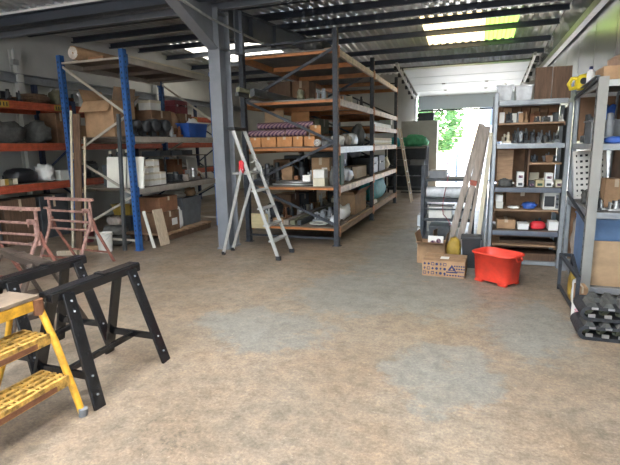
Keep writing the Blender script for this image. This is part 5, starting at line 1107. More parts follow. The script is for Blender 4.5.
item('box','parts_box','box','brown carton at the back of the highest wooden shelf',(0.910,6.910,1.834),(0.092,0.120,0.179),0.000,'card_red','cartons behind the odds and ends')
item('gear','cream_tool','tool','cream hand tool at the post end of the steel parts shelf',(0.370,6.650,1.574),(0.106,0.200,0.146),0.000,'cream',None)
item('gear','machine_part','part','dark grey metal part heaped on the steel parts shelf',(0.463,6.660,1.574),(0.056,0.200,0.148),0.000,'dark_grey_machine','metal parts on the steel parts shelf')
item('rag','machine_part','part','dark grey metal part heaped on the steel parts shelf',(0.536,6.710,1.574),(0.056,0.200,0.155),0.000,'steel_grey','metal parts on the steel parts shelf')
item('gear','machine_part','part','dark grey metal part heaped on the steel parts shelf',(0.601,6.660,1.574),(0.055,0.200,0.157),0.000,'charcoal','metal parts on the steel parts shelf')
item('motor','machine_part','part','dark grey metal part heaped on the steel parts shelf',(0.675,6.710,1.574),(0.055,0.200,0.148),0.000,'dark_grey_machine','metal parts on the steel parts shelf')
item('gear','machine_part','part','dark grey metal part heaped on the steel parts shelf',(0.742,6.660,1.574),(0.054,0.200,0.093),0.000,'steel_grey','metal parts on the steel parts shelf')
item('rag','machine_part','part','dark grey metal part heaped on the steel parts shelf',(0.815,6.710,1.574),(0.054,0.200,0.099),0.000,'charcoal','metal parts on the steel parts shelf')
item('gear','machine_part','part','dark grey metal part heaped on the steel parts shelf',(0.876,6.660,1.574),(0.054,0.200,0.099),0.000,'dark_grey_machine','metal parts on the steel parts shelf')
item('motor','machine_part','part','dark grey metal part heaped on the steel parts shelf',(0.950,6.710,1.574),(0.054,0.200,0.098),0.000,'steel_grey','metal parts on the steel parts shelf')
item('gear','machine_part','part','grey metal part at the back of the steel parts shelf',(0.506,6.915,1.574),(0.085,0.150,0.203),0.000,'steel_grey','rear parts on the steel parts shelf')
item('gear','machine_part','part','grey metal part at the back of the steel parts shelf',(0.602,6.915,1.574),(0.084,0.150,0.194),0.000,'galv','rear parts on the steel parts shelf')
item('gear','machine_part','part','grey metal part at the back of the steel parts shelf',(0.699,6.915,1.574),(0.083,0.150,0.175),0.000,'steel_grey','rear parts on the steel parts shelf')
item('gear','machine_part','part','grey metal part at the back of the steel parts shelf',(0.793,6.915,1.574),(0.083,0.150,0.167),0.000,'galv','rear parts on the steel parts shelf')
item('gear','machine_part','part','grey metal part at the back of the steel parts shelf',(0.887,6.915,1.574),(0.081,0.150,0.158),0.000,'steel_grey','rear parts on the steel parts shelf')
item('gear','machine_part','part','grey metal part at the back of the steel parts shelf',(0.980,6.915,1.574),(0.081,0.150,0.154),0.000,'galv','rear parts on the steel parts shelf')
item('sheet','wooden_board','board','grainy brown wooden panel leaning at the post end of the box shelf',(0.371,6.670,1.024),(0.193,0.020,0.469),0.000,'wood',None,lean=4)
item('rag','rag_heap','rags','grey and white rags before the grainy wooden panel',(0.378,6.590,1.024),(0.156,0.100,0.102),0.000,'grey_fabric',None,seed=3)
item('box','parts_box','box','lower of two white parts boxes by the divider on the box shelf',(0.558,6.650,1.024),(0.082,0.180,0.092),0.000,'paper',None,mark='charcoal')
item('box','parts_box','box','upper of two white parts boxes by the divider on the box shelf',(0.558,6.650,1.120),(0.082,0.180,0.092),0.000,'paper',None,mark='purple_pattern')
item('box','parts_box','box','dark parts box between the white pair and the pale yellow box',(0.693,6.650,1.024),(0.070,0.180,0.073),0.000,'charcoal',None,mark='purple_pattern')
item('box','parts_box','box','pale yellow parts box in the middle of the box shelf',(0.787,6.650,1.024),(0.097,0.180,0.085),0.000,'yellow_board',None,mark='dark_green')
item('box','parts_box','box','lower of two white parts boxes below the round grey pan',(0.889,6.650,1.024),(0.085,0.180,0.085),0.000,'paper',None,mark='charcoal')
item('box','parts_box','box','upper of two white parts boxes below the round grey pan',(0.889,6.650,1.113),(0.085,0.180,0.085),0.000,'paper',None,mark='purple_pattern')
item('box','parts_box','box','cream parts box at the far end of the box shelf',(1.006,6.650,1.024),(0.079,0.180,0.085),0.000,'cream',None,mark='purple_pattern')
item('bucket','grey_pan','pan','wide round grey pan on the small upper board of the box shelf',(0.889,6.740,1.334),(0.159,0.200,0.077),0.000,'steel_grey',None)
item('box','parts_box','box','white box at the post end of the oven shelf',(0.327,6.680,0.734),(0.085,0.200,0.085),0.000,'white',None)
item('box','parts_box','box','white box stacked on the one at the post end of the oven shelf',(0.321,6.680,0.824),(0.086,0.200,0.085),0.000,'paper',None)
item('rag','blue_cloth','cloth','blue crumpled cloth on the oven shelf',(0.689,6.660,0.734),(0.164,0.160,0.082),0.000,'blue_plastic',None,seed=4)
item('rag','white_cloth','cloth','white crumpled cloth beside the blue one on the oven shelf',(0.503,6.660,0.734),(0.144,0.160,0.025),0.000,'paper',None,seed=6)
item('oven','small_oven','oven','white-fronted countertop oven at the wall end of its shelf',(0.932,6.730,0.734),(0.182,0.340,0.217),0.000,'white',None)
item('carton','cardboard_box','box','brown carton behind the blue cloth on the oven shelf',(0.618,6.900,0.734),(0.416,0.160,0.199),0.000,'card_dark',None)
item('carton','cardboard_box','box','brown carton at the post end of the shelf with the red bag',(0.421,6.730,0.464),(0.231,0.300,0.121),0.000,'card',None)
item('box','parts_box','box','white box beside the red and white bag',(0.629,6.680,0.464),(0.131,0.200,0.075),0.000,'paper',None)
item('bag','red_white_bag','bag','red and white printed plastic bag on the lower grey shelf',(0.807,6.660,0.464),(0.192,0.160,0.108),0.000,'red_bright',None,seed=6,amp=0.08)
item('box','parts_box','box','white box at the wall end of the shelf with the red bag',(0.984,6.680,0.464),(0.115,0.200,0.114),0.000,'paper',None)
item('plank','dark_board','board','long brown board lying flat on the lowest wooden shelf',(0.689,6.745,0.274),(0.660,0.250,0.030),0.000,'wood_dark',None)
item('box','storage_box','box','brown drawer-like box on the floor level of the grey shelving',(0.704,6.750,0.004),(0.672,0.300,0.140),0.000,'wood_dark',None)
item('carton','cardboard_box','box','tan carton of black odds and ends on the pale-posted shelving top',(1.277,5.430,2.154),(0.340,0.340,0.126),0.000,'card',None,open=True,noflap=1)
item('rag','black_cloth','cloth','black crumpled material filling the tan carton on the shelving top',(1.274,5.450,2.166),(0.200,0.180,0.220),0.000,'shoe_brown',None,seed=4)

t = thing('portable_saw','bright yellow portable saw lying on the shelving top by the white bottle','saw',(1.105,6.20,2.155),.1)
q = MB(); q.lump((.02,0,0),(.20,.18,.18),4,.05); q.build('housing','yellow_plastic',t)
MB().tube([(-.02,-.095,.09),(-.02,-.112,.09)],.035,14).build('starter_cap','black_plastic',t)
MB().tube([(-.06,0,.13),(-.11,0,.13),(-.14,0,.07),(-.12,0,.02),(-.06,0,.03)],.022,9).build('handle','yellow_plastic',t)
q = MB()
for i in range(4): q.box((.03+.025*i,-.088,.125),(.010,.012,.07))
q.build('cooling_slots','yellow_dull',t)

item('jar','spray_bottle','bottle','white bottle standing between the yellow saw and the tan carton',(1.131,5.950,2.154),(0.075,0.100,0.219),0.000,'paper',None,lid='print_blue')
lean('metal_strap','thin bent metal strap slanting across the shelving top below the yellow saw','strap',(1.068,6.0,2.16),(1.068,5.28,2.20),.04,.012,'steel_grey',up=(0,0,1))
item('crate','parts_bin','bin','grey bin under the bright blue bundle on the upper pale-posted shelf',(1.28, 5.8, 1.562),(0.32, 0.3, 0.24),0.000,'grey_plastic',None,taper=0.95)
item('rag','blue_bundle','hose','bright blue bundled hose heaped in the grey bin beside the pale post',(1.28, 5.8, 1.582),(0.16, 0.16, 0.36),0.000,'blue_plastic',None,seed=5)
item('gear','machine_part','part','dark casting at the far corner of the upper pale-posted shelf',(1.27, 6.18, 1.562),(0.28, 0.24, 0.38),0.000,'dark_grey_machine',None)
item('gear','machine_part','part','grey casting in front of the grey bin on the upper pale-posted shelf',(1.22, 5.5, 1.562),(0.2, 0.2, 0.3),0.000,'steel_grey',None)
item('bag','blue_sack','sack','blue plastic packet on the near edge of the upper pale-posted shelf',(1.3, 5.32, 1.562),(0.28, 0.12, 0.07),0.000,'blue_plastic',None,seed=4,amp=0.05)
item('box','parts_box','box','small white box near the shiny wall above the blue packet',(1.42, 5.46, 1.562),(0.1, 0.12, 0.2),0.000,'paper',None)

t = thing('perforated_cover','large pale perforated metal cover with rows of dark slots behind the pale post','panel',(1.285,6.20,.935),0,None,(math.radians(-3),math.radians(-5),0))
q = MB(); nx, nz, w_, h_ = 6, 8, .33, .54
# a grid of strips with real slots between them
cw, ch = w_/nx, h_/nz
q.box((0,0,.015),(w_,.012,.03)); q.box((0,0,h_-.005),(w_,.012,.03))
for j in range(nz):
    z = ch*(j+.5); q.box((0,0,z+ch*.36),(w_,.012,ch*.62))
    for i in range(nx+1): q.box((-w_/2+cw*i+(cw*.24 if i==0 else -cw*.24 if i==nx else 0),0,z),(cw*.46,.012,ch))
q.build('face','white',t)
q = MB(); q.box((-w_/2-.004,.04,h_/2),(.008,.09,h_)); q.box((w_/2+.004,.04,h_/2),(.008,.09,h_)); q.box((0,.04,h_+.004),(w_,.09,.008)); q.build('flange','galv',t)
q = MB(); q.box((0,.075,h_/2),(w_*.98,.006,h_*.96)); q.build('dark_core','black',t)

item('gear','machine_part','part','bright bracket in front of the perforated cover',(1.2, 5.4, 0.902),(0.12, 0.12, 0.1),0.000,'steel',None)
item('gear','machine_part','part','pale bracket beside the post foot of the middle shelf',(1.32, 5.34, 0.902),(0.12, 0.12, 0.1),0.000,'galv',None)
item('gear','machine_part','part','dark casting close to the shiny wall before the perforated cover',(1.38, 5.46, 0.902),(0.12, 0.12, 0.1),0.000,'dark_grey_machine',None)
item('carton','cardboard_box','box','tan carton beside the perforated cover, against the shiny wall end',(1.38, 5.66, 0.902),(0.2, 0.2, 0.3),0.000,'card',None)
item('sheet','plywood_sheet','board','tan plywood sheet standing on the lowest pale-posted shelf',(1.315, 5.27, 0.142),(0.36, 0.016, 0.46),0.000,'plywood',None,lean=2)
item('crate','plastic_crate','crate','faded blue plastic crate behind the plywood sheet on the lowest shelf',(1.3, 5.72, 0.142),(0.36, 0.56, 0.66),0.000,'blue_sheet',None,taper=0.97)
item('bag','dusty_sack','sack','dusty brown sack at the far corner of the lowest pale-posted shelf',(1.26, 6.2, 0.142),(0.28, 0.24, 0.62),0.000,'wood_grey',None,seed=7)
item('carton','cardboard_box','box','plain brown box on the floor below the low steel bench',(0.985, 4.79, 0.065),(0.09, 0.16, 0.2),0.000,'card',None)

t = thing('printed_box','white box with red lettering standing on end at the near foot of the steel bench','box',(.915,4.50,0),0)
MB().box((0,0,.10),(.085,.10,.20)).build('body','paper',t,bevel=.003)
text_mesh('red_lettering','SAL',.045,'print_red',t,(0,-.0515,.125),(PI/2,0,0)); q = MB()
for i in range(5): q.box((-.024+.012*i,-.0515,.09),(.008,.002,.012))
q.build('small_print','print_red',t)
o = MB().lump((0,0,0),(.07,.16,.30),4,.16).build('plastic_bag','yellow_dull'); o.location = (.985,5.2,.005); tag(o,'bright yellow crumpled bag under the low steel bench','bag')
o = MB().lump((0,0,0),(.06,.13,.26),8,.16).build('plastic_bag','paper'); o.location = (.985,5.03,.005); tag(o,'white crumpled bag under the low steel bench','bag')


t = thing('wooden_pallet','brown wooden pallet under the strapped cartons and grey crate','pallet',(-5.42,7.38,0))
for x in (-.36,0,.36): MB().box((x,0,.05),(.09,1.5,.1)).build('runner','wood_dark',t,bevel=.004)
for i in range(7): MB().box((0,-.68+i*.226,.119),(.86,.14,.036)).build('deck_board','wood',t,bevel=.003)

item('gear','machine_part','part','dark or rusty machine part crowded on the upper blue rack shelf',(-5.812, 7.702, 1.794),(0.207, 0.178, 0.293),0.000,'black_plastic','machine parts on the upper blue shelf')
item('motor','electric_motor','motor','dark or rusty machine part crowded on the upper blue rack shelf',(-5.522, 6.847, 1.794),(0.215, 0.128, 0.117),0.000,'charcoal','machine parts on the upper blue shelf')
item('gear','machine_part','part','dark or rusty machine part crowded on the upper blue rack shelf',(-5.242, 7.303, 1.794),(0.189, 0.172, 0.197),0.000,'galv','machine parts on the upper blue shelf')
item('gear','machine_part','part','dark or rusty machine part crowded on the upper blue rack shelf',(-5.526, 6.721, 1.794),(0.181, 0.09, 0.168),0.000,'steel_grey','machine parts on the upper blue shelf')
item('motor','electric_motor','motor','dark or rusty machine part crowded on the upper blue rack shelf',(-5.847, 7.293, 1.794),(0.089, 0.145, 0.277),0.000,'steel_grey','machine parts on the upper blue shelf')
item('gear','machine_part','part','dark or rusty machine part crowded on the upper blue rack shelf',(-5.199, 7.499, 1.794),(0.161, 0.125, 0.195),0.000,'rust','machine parts on the upper blue shelf')
item('gear','machine_part','part','dark or rusty machine part crowded on the upper blue rack shelf',(-5.7, 6.804, 1.794),(0.111, 0.135, 0.28),0.000,'steel_grey','machine parts on the upper blue shelf')
item('motor','electric_motor','motor','dark or rusty machine part crowded on the upper blue rack shelf',(-5.748, 7.869, 1.794),(0.103, 0.085, 0.183),0.000,'steel_grey','machine parts on the upper blue shelf')
item('gear','machine_part','part','small part or box crowded on the middle blue rack shelf',(-5.539, 7.397, 0.984),(0.163, 0.13, 0.118),0.000,'dark_grey_machine','goods on the middle blue shelf')
item('box','parts_box','box','small part or box crowded on the middle blue rack shelf',(-5.864, 6.725, 0.984),(0.11, 0.132, 0.152),0.000,'card_red','goods on the middle blue shelf')
item('rag','rag_heap','rags','small part or box crowded on the middle blue rack shelf',(-5.703, 7.53, 0.984),(0.097, 0.134, 0.112),0.000,'grey_fabric','goods on the middle blue shelf',seed=59)
item('gear','machine_part','part','small part or box crowded on the middle blue rack shelf',(-5.791, 8.074, 0.984),(0.176, 0.145, 0.14),0.000,'galv','goods on the middle blue shelf')
item('gear','machine_part','part','small part or box crowded on the middle blue rack shelf',(-5.614, 8.122, 0.984),(0.09, 0.158, 0.161),0.000,'black_plastic','goods on the middle blue shelf')
item('box','parts_box','box','small part or box crowded on the middle blue rack shelf',(-5.838, 7.183, 0.984),(0.123, 0.129, 0.193),0.000,'charcoal','goods on the middle blue shelf')
item('rag','rag_heap','rags','small part or box crowded on the middle blue rack shelf',(-5.561, 7.981, 0.984),(0.136, 0.083, 0.158),0.000,'olive','goods on the middle blue shelf',seed=24)
item('gear','machine_part','part','small part or box crowded on the middle blue rack shelf',(-5.791, 7.348, 0.984),(0.13, 0.137, 0.142),0.000,'galv','goods on the middle blue shelf')
item('gear','machine_part','part','small part or box crowded on the middle blue rack shelf',(-5.645, 6.633, 0.984),(0.099, 0.103, 0.146),0.000,'black_plastic','goods on the middle blue shelf')
item('box','parts_box','box','small part or box crowded on the middle blue rack shelf',(-5.449, 7.584, 0.984),(0.202, 0.086, 0.153),0.000,'cream','goods on the middle blue shelf')
item('rag','rag_heap','rags','small part or box crowded on the middle blue rack shelf',(-5.428, 6.678, 0.984),(0.203, 0.084, 0.156),0.000,'wood_grey','goods on the middle blue shelf',seed=1)
item('gear','machine_part','part','small part or box crowded on the middle blue rack shelf',(-5.278, 8.17, 0.984),(0.159, 0.103, 0.101),0.000,'rust','goods on the middle blue shelf')
item('gear','machine_part','part','small part or box crowded on the middle blue rack shelf',(-5.814, 7.756, 0.984),(0.198, 0.095, 0.136),0.000,'black_plastic','goods on the middle blue shelf')
item('box','parts_box','box','small part or box crowded on the middle blue rack shelf',(-5.801, 7.899, 0.984),(0.201, 0.104, 0.107),0.000,'cream','goods on the middle blue shelf')
item('rag','rag_heap','rags','small part or box crowded on the middle blue rack shelf',(-5.126, 7.551, 0.984),(0.11, 0.148, 0.129),0.000,'wood_grey','goods on the middle blue shelf',seed=0)
item('gear','machine_part','part','small part or box crowded on the middle blue rack shelf',(-5.862, 7.606, 0.984),(0.13, 0.155, 0.093),0.000,'galv','goods on the middle blue shelf')
item('gear','machine_part','part','small part or box crowded on the middle blue rack shelf',(-5.77, 6.887, 0.984),(0.162, 0.143, 0.187),0.000,'steel_grey','goods on the middle blue shelf')
item('box','parts_box','box','small part or box crowded on the middle blue rack shelf',(-5.264, 7.527, 0.984),(0.128, 0.105, 0.122),0.000,'charcoal','goods on the middle blue shelf')
item('rag','rag_heap','rags','small part or box crowded on the middle blue rack shelf',(-5.363, 7.929, 0.984),(0.091, 0.219, 0.067),0.000,'grey_fabric','goods on the middle blue shelf',seed=5)
item('gear','machine_part','part','small part or box crowded on the middle blue rack shelf',(-5.509, 8.16, 0.984),(0.082, 0.094, 0.166),0.000,'steel','goods on the middle blue shelf')
item('gear','machine_part','part','dim part or box on the floor behind the pallet',(-6.072, 7.572, 0.002),(0.277, 0.244, 0.291),0.000,'charcoal','goods behind the pallet')
item('box','parts_box','box','dim part or box on the floor behind the pallet',(-6.237, 7.936, 0.002),(0.261, 0.237, 0.187),0.000,'card_dark','goods behind the pallet')
item('rag','rag_heap','rags','dim part or box on the floor behind the pallet',(-6.108, 8.216, 0.002),(0.332, 0.195, 0.19),0.000,'clear_plastic','goods behind the pallet',seed=36)
item('gear','machine_part','part','small bundle or box lying on the top red shelf',(-7.43, 5.944, 2.424),(0.195, 0.206, 0.193),0.000,'black_plastic','goods on the top red shelf')
item('box','parts_box','box','small bundle or box lying on the top red shelf',(-7.476, 5.636, 2.424),(0.197, 0.208, 0.155),0.000,'charcoal','goods on the top red shelf')
item('rag','rag_heap','rags','small bundle or box lying on the top red shelf',(-7.432, 5.294, 2.424),(0.183, 0.144, 0.152),0.000,'wood_grey','goods on the top red shelf',seed=17)
item('gear','machine_part','part','small bundle or box lying on the top red shelf',(-7.874, 5.326, 2.424),(0.137, 0.143, 0.184),0.000,'galv','goods on the top red shelf')
item('gear','machine_part','part','small bundle or box lying on the top red shelf',(-7.811, 6.085, 2.424),(0.149, 0.185, 0.113),0.000,'steel_grey','goods on the top red shelf')
item('box','parts_box','box','small bundle or box lying on the top red shelf',(-7.735, 5.762, 2.424),(0.172, 0.105, 0.109),0.000,'charcoal','goods on the top red shelf')
item('rag','rag_heap','rags','small bundle or box lying on the top red shelf',(-7.825, 5.51, 2.424),(0.129, 0.1, 0.097),0.000,'grey_fabric','goods on the top red shelf',seed=16)
item('gear','machine_part','part','small bundle or box lying on the top red shelf',(-7.672, 5.342, 2.424),(0.127, 0.156, 0.195),0.000,'galv','goods on the top red shelf')
item('gear','machine_part','part','small bundle or box lying on the top red shelf',(-7.398, 6.142, 2.424),(0.085, 0.092, 0.185),0.000,'dark_grey_machine','goods on the top red shelf')
item('box','parts_box','box','small bundle or box lying on the top red shelf',(-7.6, 6.179, 2.424),(0.19, 0.105, 0.09),0.000,'card_dark','goods on the top red shelf')
item('gear','machine_part','part','carton or part on the far top red shelf behind the blue rack',(-7.697, 7.632, 2.424),(0.349, 0.188, 0.249),0.000,'rust','goods on the far top red shelf')
item('box','parts_box','box','carton or part on the far top red shelf behind the blue rack',(-7.595, 8.222, 2.424),(0.257, 0.197, 0.218),0.000,'card_dark','goods on the far top red shelf')
item('rag','rag_heap','rags','carton or part on the far top red shelf behind the blue rack',(-7.575, 9.525, 2.424),(0.248, 0.189, 0.269),0.000,'olive','goods on the far top red shelf',seed=30)
item('gear','machine_part','part','carton or part on the far top red shelf behind the blue rack',(-7.591, 8.699, 2.424),(0.267, 0.217, 0.308),0.000,'galv','goods on the far top red shelf')
item('gear','machine_part','part','carton or part on the far top red shelf behind the blue rack',(-7.671, 9.152, 2.424),(0.348, 0.256, 0.148),0.000,'charcoal','goods on the far top red shelf')
item('box','parts_box','box','carton or part on the far top red shelf behind the blue rack',(-7.812, 7.924, 2.424),(0.195, 0.34, 0.301),0.000,'charcoal','goods on the far top red shelf')
item('rag','rag_heap','rags','carton or part on the far top red shelf behind the blue rack',(-7.535, 7.899, 2.424),(0.186, 0.207, 0.212),0.000,'wood_grey','goods on the far top red shelf',seed=18)
item('gear','machine_part','part','carton or part on the far top red shelf behind the blue rack',(-7.828, 9.613, 2.424),(0.168, 0.261, 0.204),0.000,'rust','goods on the far top red shelf')
item('gear','machine_part','part','carton or part on the far top red shelf behind the blue rack',(-7.606, 8.474, 2.424),(0.296, 0.171, 0.12),0.000,'black_plastic','goods on the far top red shelf')
item('box','parts_box','box','carton or part on the far top red shelf behind the blue rack',(-7.857, 8.874, 2.424),(0.189, 0.238, 0.191),0.000,'card_red','goods on the far top red shelf')
item('rag','rag_heap','rags','carton or part on the far top red shelf behind the blue rack',(-7.758, 7.38, 2.424),(0.224, 0.193, 0.119),0.000,'grey_fabric','goods on the far top red shelf',seed=53)
item('gear','machine_part','part','carton or part on the far top red shelf behind the blue rack',(-7.415, 7.484, 2.424),(0.17, 0.293, 0.322),0.000,'steel','goods on the far top red shelf')
item('gear','machine_part','part','small part or box on the middle red shelf',(-7.901, 5.283, 1.734),(0.103, 0.1, 0.234),0.000,'black_plastic','goods on the middle red shelf')
item('box','parts_box','box','small part or box on the middle red shelf',(-7.513, 4.934, 1.734),(0.181, 0.165, 0.223),0.000,'card','goods on the middle red shelf')
item('rag','rag_heap','rags','small part or box on the middle red shelf',(-7.876, 4.734, 1.734),(0.204, 0.197, 0.198),0.000,'clear_plastic','goods on the middle red shelf',seed=50)
item('gear','machine_part','part','small part or box on the middle red shelf',(-7.758, 4.984, 1.734),(0.107, 0.214, 0.199),0.000,'rust','goods on the middle red shelf')
item('gear','machine_part','part','small part or box on the middle red shelf',(-7.626, 5.351, 1.734),(0.14, 0.161, 0.153),0.000,'charcoal','goods on the middle red shelf')
item('box','parts_box','box','small part or box on the middle red shelf',(-7.795, 5.227, 1.734),(0.083, 0.181, 0.177),0.000,'card','goods on the middle red shelf')
item('rag','rag_heap','rags','small part or box on the middle red shelf',(-7.805, 5.433, 1.734),(0.145, 0.091, 0.073),0.000,'grey_fabric','goods on the middle red shelf',seed=48)
item('gear','machine_part','part','small part or box on the middle red shelf',(-7.471, 5.22, 1.734),(0.139, 0.139, 0.242),0.000,'rust','goods on the middle red shelf')
item('gear','machine_part','part','small part or box on the middle red shelf',(-7.608, 4.586, 1.734),(0.166, 0.132, 0.188),0.000,'steel_grey','goods on the middle red shelf')
item('box','parts_box','box','small part or box on the middle red shelf',(-7.465, 5.393, 1.734),(0.094, 0.155, 0.08),0.000,'card','goods on the middle red shelf')
item('rag','rag_heap','rags','small part or box on the middle red shelf',(-7.731, 6.768, 1.734),(0.212, 0.093, 0.098),0.000,'clear_plastic','goods on the middle red shelf',seed=26)
item('gear','machine_part','part','small part or box on the middle red shelf',(-7.537, 5.09, 1.734),(0.139, 0.093, 0.124),0.000,'steel','goods on the middle red shelf')
item('gear','machine_part','part','small part or box on the middle red shelf',(-7.44, 4.632, 1.734),(0.104, 0.115, 0.186),0.000,'rust','goods on the middle red shelf')
item('box','parts_box','box','small part or box on the middle red shelf',(-7.916, 6.466, 1.734),(0.102, 0.197, 0.174),0.000,'cream','goods on the middle red shelf')
item('gear','machine_part','part','small part or box on the lowest red shelf',(-7.546, 5.449, 1.044),(0.213, 0.092, 0.144),0.000,'steel_grey','goods on the lowest red shelf')
item('box','parts_box','box','small part or box on the lowest red shelf',(-7.796, 4.962, 1.044),(0.113, 0.14, 0.153),0.000,'card_dark','goods on the lowest red shelf')
item('rag','rag_heap','rags','small part or box on the lowest red shelf',(-7.857, 4.681, 1.044),(0.21, 0.21, 0.091),0.000,'grey_fabric','goods on the lowest red shelf',seed=53)
item('gear','machine_part','part','small part or box on the lowest red shelf',(-7.718, 6.761, 1.044),(0.194, 0.131, 0.097),0.000,'rust','goods on the lowest red shelf')
item('gear','machine_part','part','small part or box on the lowest red shelf',(-7.42, 4.689, 1.044),(0.199, 0.122, 0.185),0.000,'charcoal','goods on the lowest red shelf')
item('box','parts_box','box','small part or box on the lowest red shelf',(-7.418, 4.851, 1.044),(0.095, 0.086, 0.188),0.000,'card','goods on the lowest red shelf')
item('rag','rag_heap','rags','small part or box on the lowest red shelf',(-7.544, 5.103, 1.044),(0.168, 0.212, 0.085),0.000,'grey_fabric','goods on the lowest red shelf',seed=0)
item('gear','machine_part','part','small part or box on the lowest red shelf',(-7.917, 5.27, 1.044),(0.12, 0.216, 0.19),0.000,'rust','goods on the lowest red shelf')
item('gear','machine_part','part','small part or box on the lowest red shelf',(-7.862, 5.495, 1.044),(0.213, 0.203, 0.139),0.000,'black_plastic','goods on the lowest red shelf')
item('box','parts_box','box','small part or box on the lowest red shelf',(-7.901, 6.664, 1.044),(0.098, 0.179, 0.181),0.000,'card_red','goods on the lowest red shelf')
item('rag','rag_heap','rags','small part or box on the lowest red shelf',(-7.589, 5.585, 1.044),(0.203, 0.128, 0.11),0.000,'olive','goods on the lowest red shelf',seed=24)
item('gear','machine_part','part','small part or box on the lowest red shelf',(-7.879, 5.966, 1.044),(0.092, 0.088, 0.088),0.000,'galv','goods on the lowest red shelf')
item('gear','machine_part','part','small part or box on the lowest red shelf',(-7.64, 4.675, 1.044),(0.108, 0.134, 0.078),0.000,'dark_grey_machine','goods on the lowest red shelf')
item('box','parts_box','box','small part or box on the lowest red shelf',(-7.618, 5.307, 1.044),(0.146, 0.131, 0.07),0.000,'charcoal','goods on the lowest red shelf')
item('rag','rag_heap','rags','small part or box on the lowest red shelf',(-7.76, 5.248, 1.044),(0.084, 0.143, 0.131),0.000,'clear_plastic','goods on the lowest red shelf',seed=19)
item('gear','machine_part','part','small part or box on the lowest red shelf',(-7.734, 6.614, 1.044),(0.118, 0.123, 0.131),0.000,'galv','goods on the lowest red shelf')
item('gear','machine_part','part','small part or box on the lowest red shelf',(-7.628, 5.747, 1.044),(0.213, 0.109, 0.078),0.000,'black_plastic','goods on the lowest red shelf')
item('box','parts_box','box','small part or box on the lowest red shelf',(-7.797, 6.912, 1.044),(0.187, 0.111, 0.175),0.000,'cream','goods on the lowest red shelf')
item('rag','rag_heap','rags','small part or box on the lowest red shelf',(-7.923, 6.37, 1.044),(0.115, 0.104, 0.096),0.000,'olive','goods on the lowest red shelf',seed=45)
item('gear','machine_part','part','small part or box on the lowest red shelf',(-7.578, 4.875, 1.044),(0.136, 0.17, 0.142),0.000,'steel','goods on the lowest red shelf')
item('gear','machine_part','part','small part or box on the lowest red shelf',(-7.376, 5.272, 1.044),(0.124, 0.188, 0.141),0.000,'dark_grey_machine','goods on the lowest red shelf')
item('box','parts_box','box','small part or box on the lowest red shelf',(-7.807, 5.09, 1.044),(0.112, 0.093, 0.112),0.000,'card','goods on the lowest red shelf')
item('rag','rag_heap','rags','small part or box on the lowest red shelf',(-7.934, 4.926, 1.044),(0.088, 0.175, 0.08),0.000,'olive','goods on the lowest red shelf',seed=29)
item('gear','machine_part','part','small part or box on the lowest red shelf',(-7.643, 4.559, 1.044),(0.154, 0.08, 0.174),0.000,'rust','goods on the lowest red shelf')
item('gear','machine_part','part','small part or box on the lowest red shelf',(-7.816, 5.657, 1.044),(0.125, 0.085, 0.089),0.000,'rust','goods on the lowest red shelf')
item('box','parts_box','box','small part or box on the lowest red shelf',(-7.898, 6.113, 1.044),(0.091, 0.122, 0.133),0.000,'charcoal','goods on the lowest red shelf')
item('gear','machine_part','part','part or box on the far middle red shelf behind the blue rack',(-7.915, 7.526, 1.734),(0.1, 0.184, 0.245),0.000,'rust','goods on the far middle red shelf')
item('box','parts_box','box','part or box on the far middle red shelf behind the blue rack',(-7.606, 9.69, 1.734),(0.183, 0.093, 0.127),0.000,'card','goods on the far middle red shelf')
item('rag','rag_heap','rags','part or box on the far middle red shelf behind the blue rack',(-7.94, 8.333, 1.734),(0.094, 0.084, 0.178),0.000,'wood_grey','goods on the far middle red shelf',seed=26)
item('gear','machine_part','part','part or box on the far middle red shelf behind the blue rack',(-7.767, 8.559, 1.734),(0.207, 0.155, 0.224),0.000,'steel','goods on the far middle red shelf')
item('gear','machine_part','part','part or box on the far middle red shelf behind the blue rack',(-7.865, 8.702, 1.734),(0.081, 0.094, 0.268),0.000,'rust','goods on the far middle red shelf')
item('box','parts_box','box','part or box on the far middle red shelf behind the blue rack',(-7.561, 8.584, 1.734),(0.148, 0.14, 0.284),0.000,'cream','goods on the far middle red shelf')
item('rag','rag_heap','rags','part or box on the far middle red shelf behind the blue rack',(-7.904, 9.055, 1.734),(0.141, 0.093, 0.111),0.000,'grey_fabric','goods on the far middle red shelf',seed=11)
item('gear','machine_part','part','part or box on the far middle red shelf behind the blue rack',(-7.894, 8.903, 1.734),(0.091, 0.155, 0.199),0.000,'galv','goods on the far middle red shelf')
item('gear','machine_part','part','part or box on the far middle red shelf behind the blue rack',(-7.889, 7.322, 1.734),(0.179, 0.097, 0.21),0.000,'rust','goods on the far middle red shelf')
item('box','parts_box','box','part or box on the far middle red shelf behind the blue rack',(-7.884, 7.973, 1.734),(0.119, 0.169, 0.127),0.000,'card_dark','goods on the far middle red shelf')
item('gear','machine_part','part','dark goods on the floor below the red shelves',(-7.501, 4.714, 0.002),(0.294, 0.3, 0.309),0.000,'charcoal','goods under the red shelves')
item('gear','machine_part','part','small box or part on the fourth orange-beamed shelf',(-2.968, 9.345, 2.314),(0.113, 0.125, 0.098),0.000,'black_plastic','goods on the fourth shelf')
item('box','parts_box','box','small box or part on the fourth orange-beamed shelf',(-2.724, 8.48, 2.314),(0.212, 0.108, 0.238),0.000,'card_red','goods on the fourth shelf')
item('rag','rag_heap','rags','small box or part on the fourth orange-beamed shelf',(-2.556, 8.686, 2.314),(0.129, 0.097, 0.159),0.000,'olive','goods on the fourth shelf',seed=40)
item('gear','machine_part','part','small box or part on the fourth orange-beamed shelf',(-2.584, 9.036, 2.314),(0.142, 0.139, 0.226),0.000,'rust','goods on the fourth shelf')
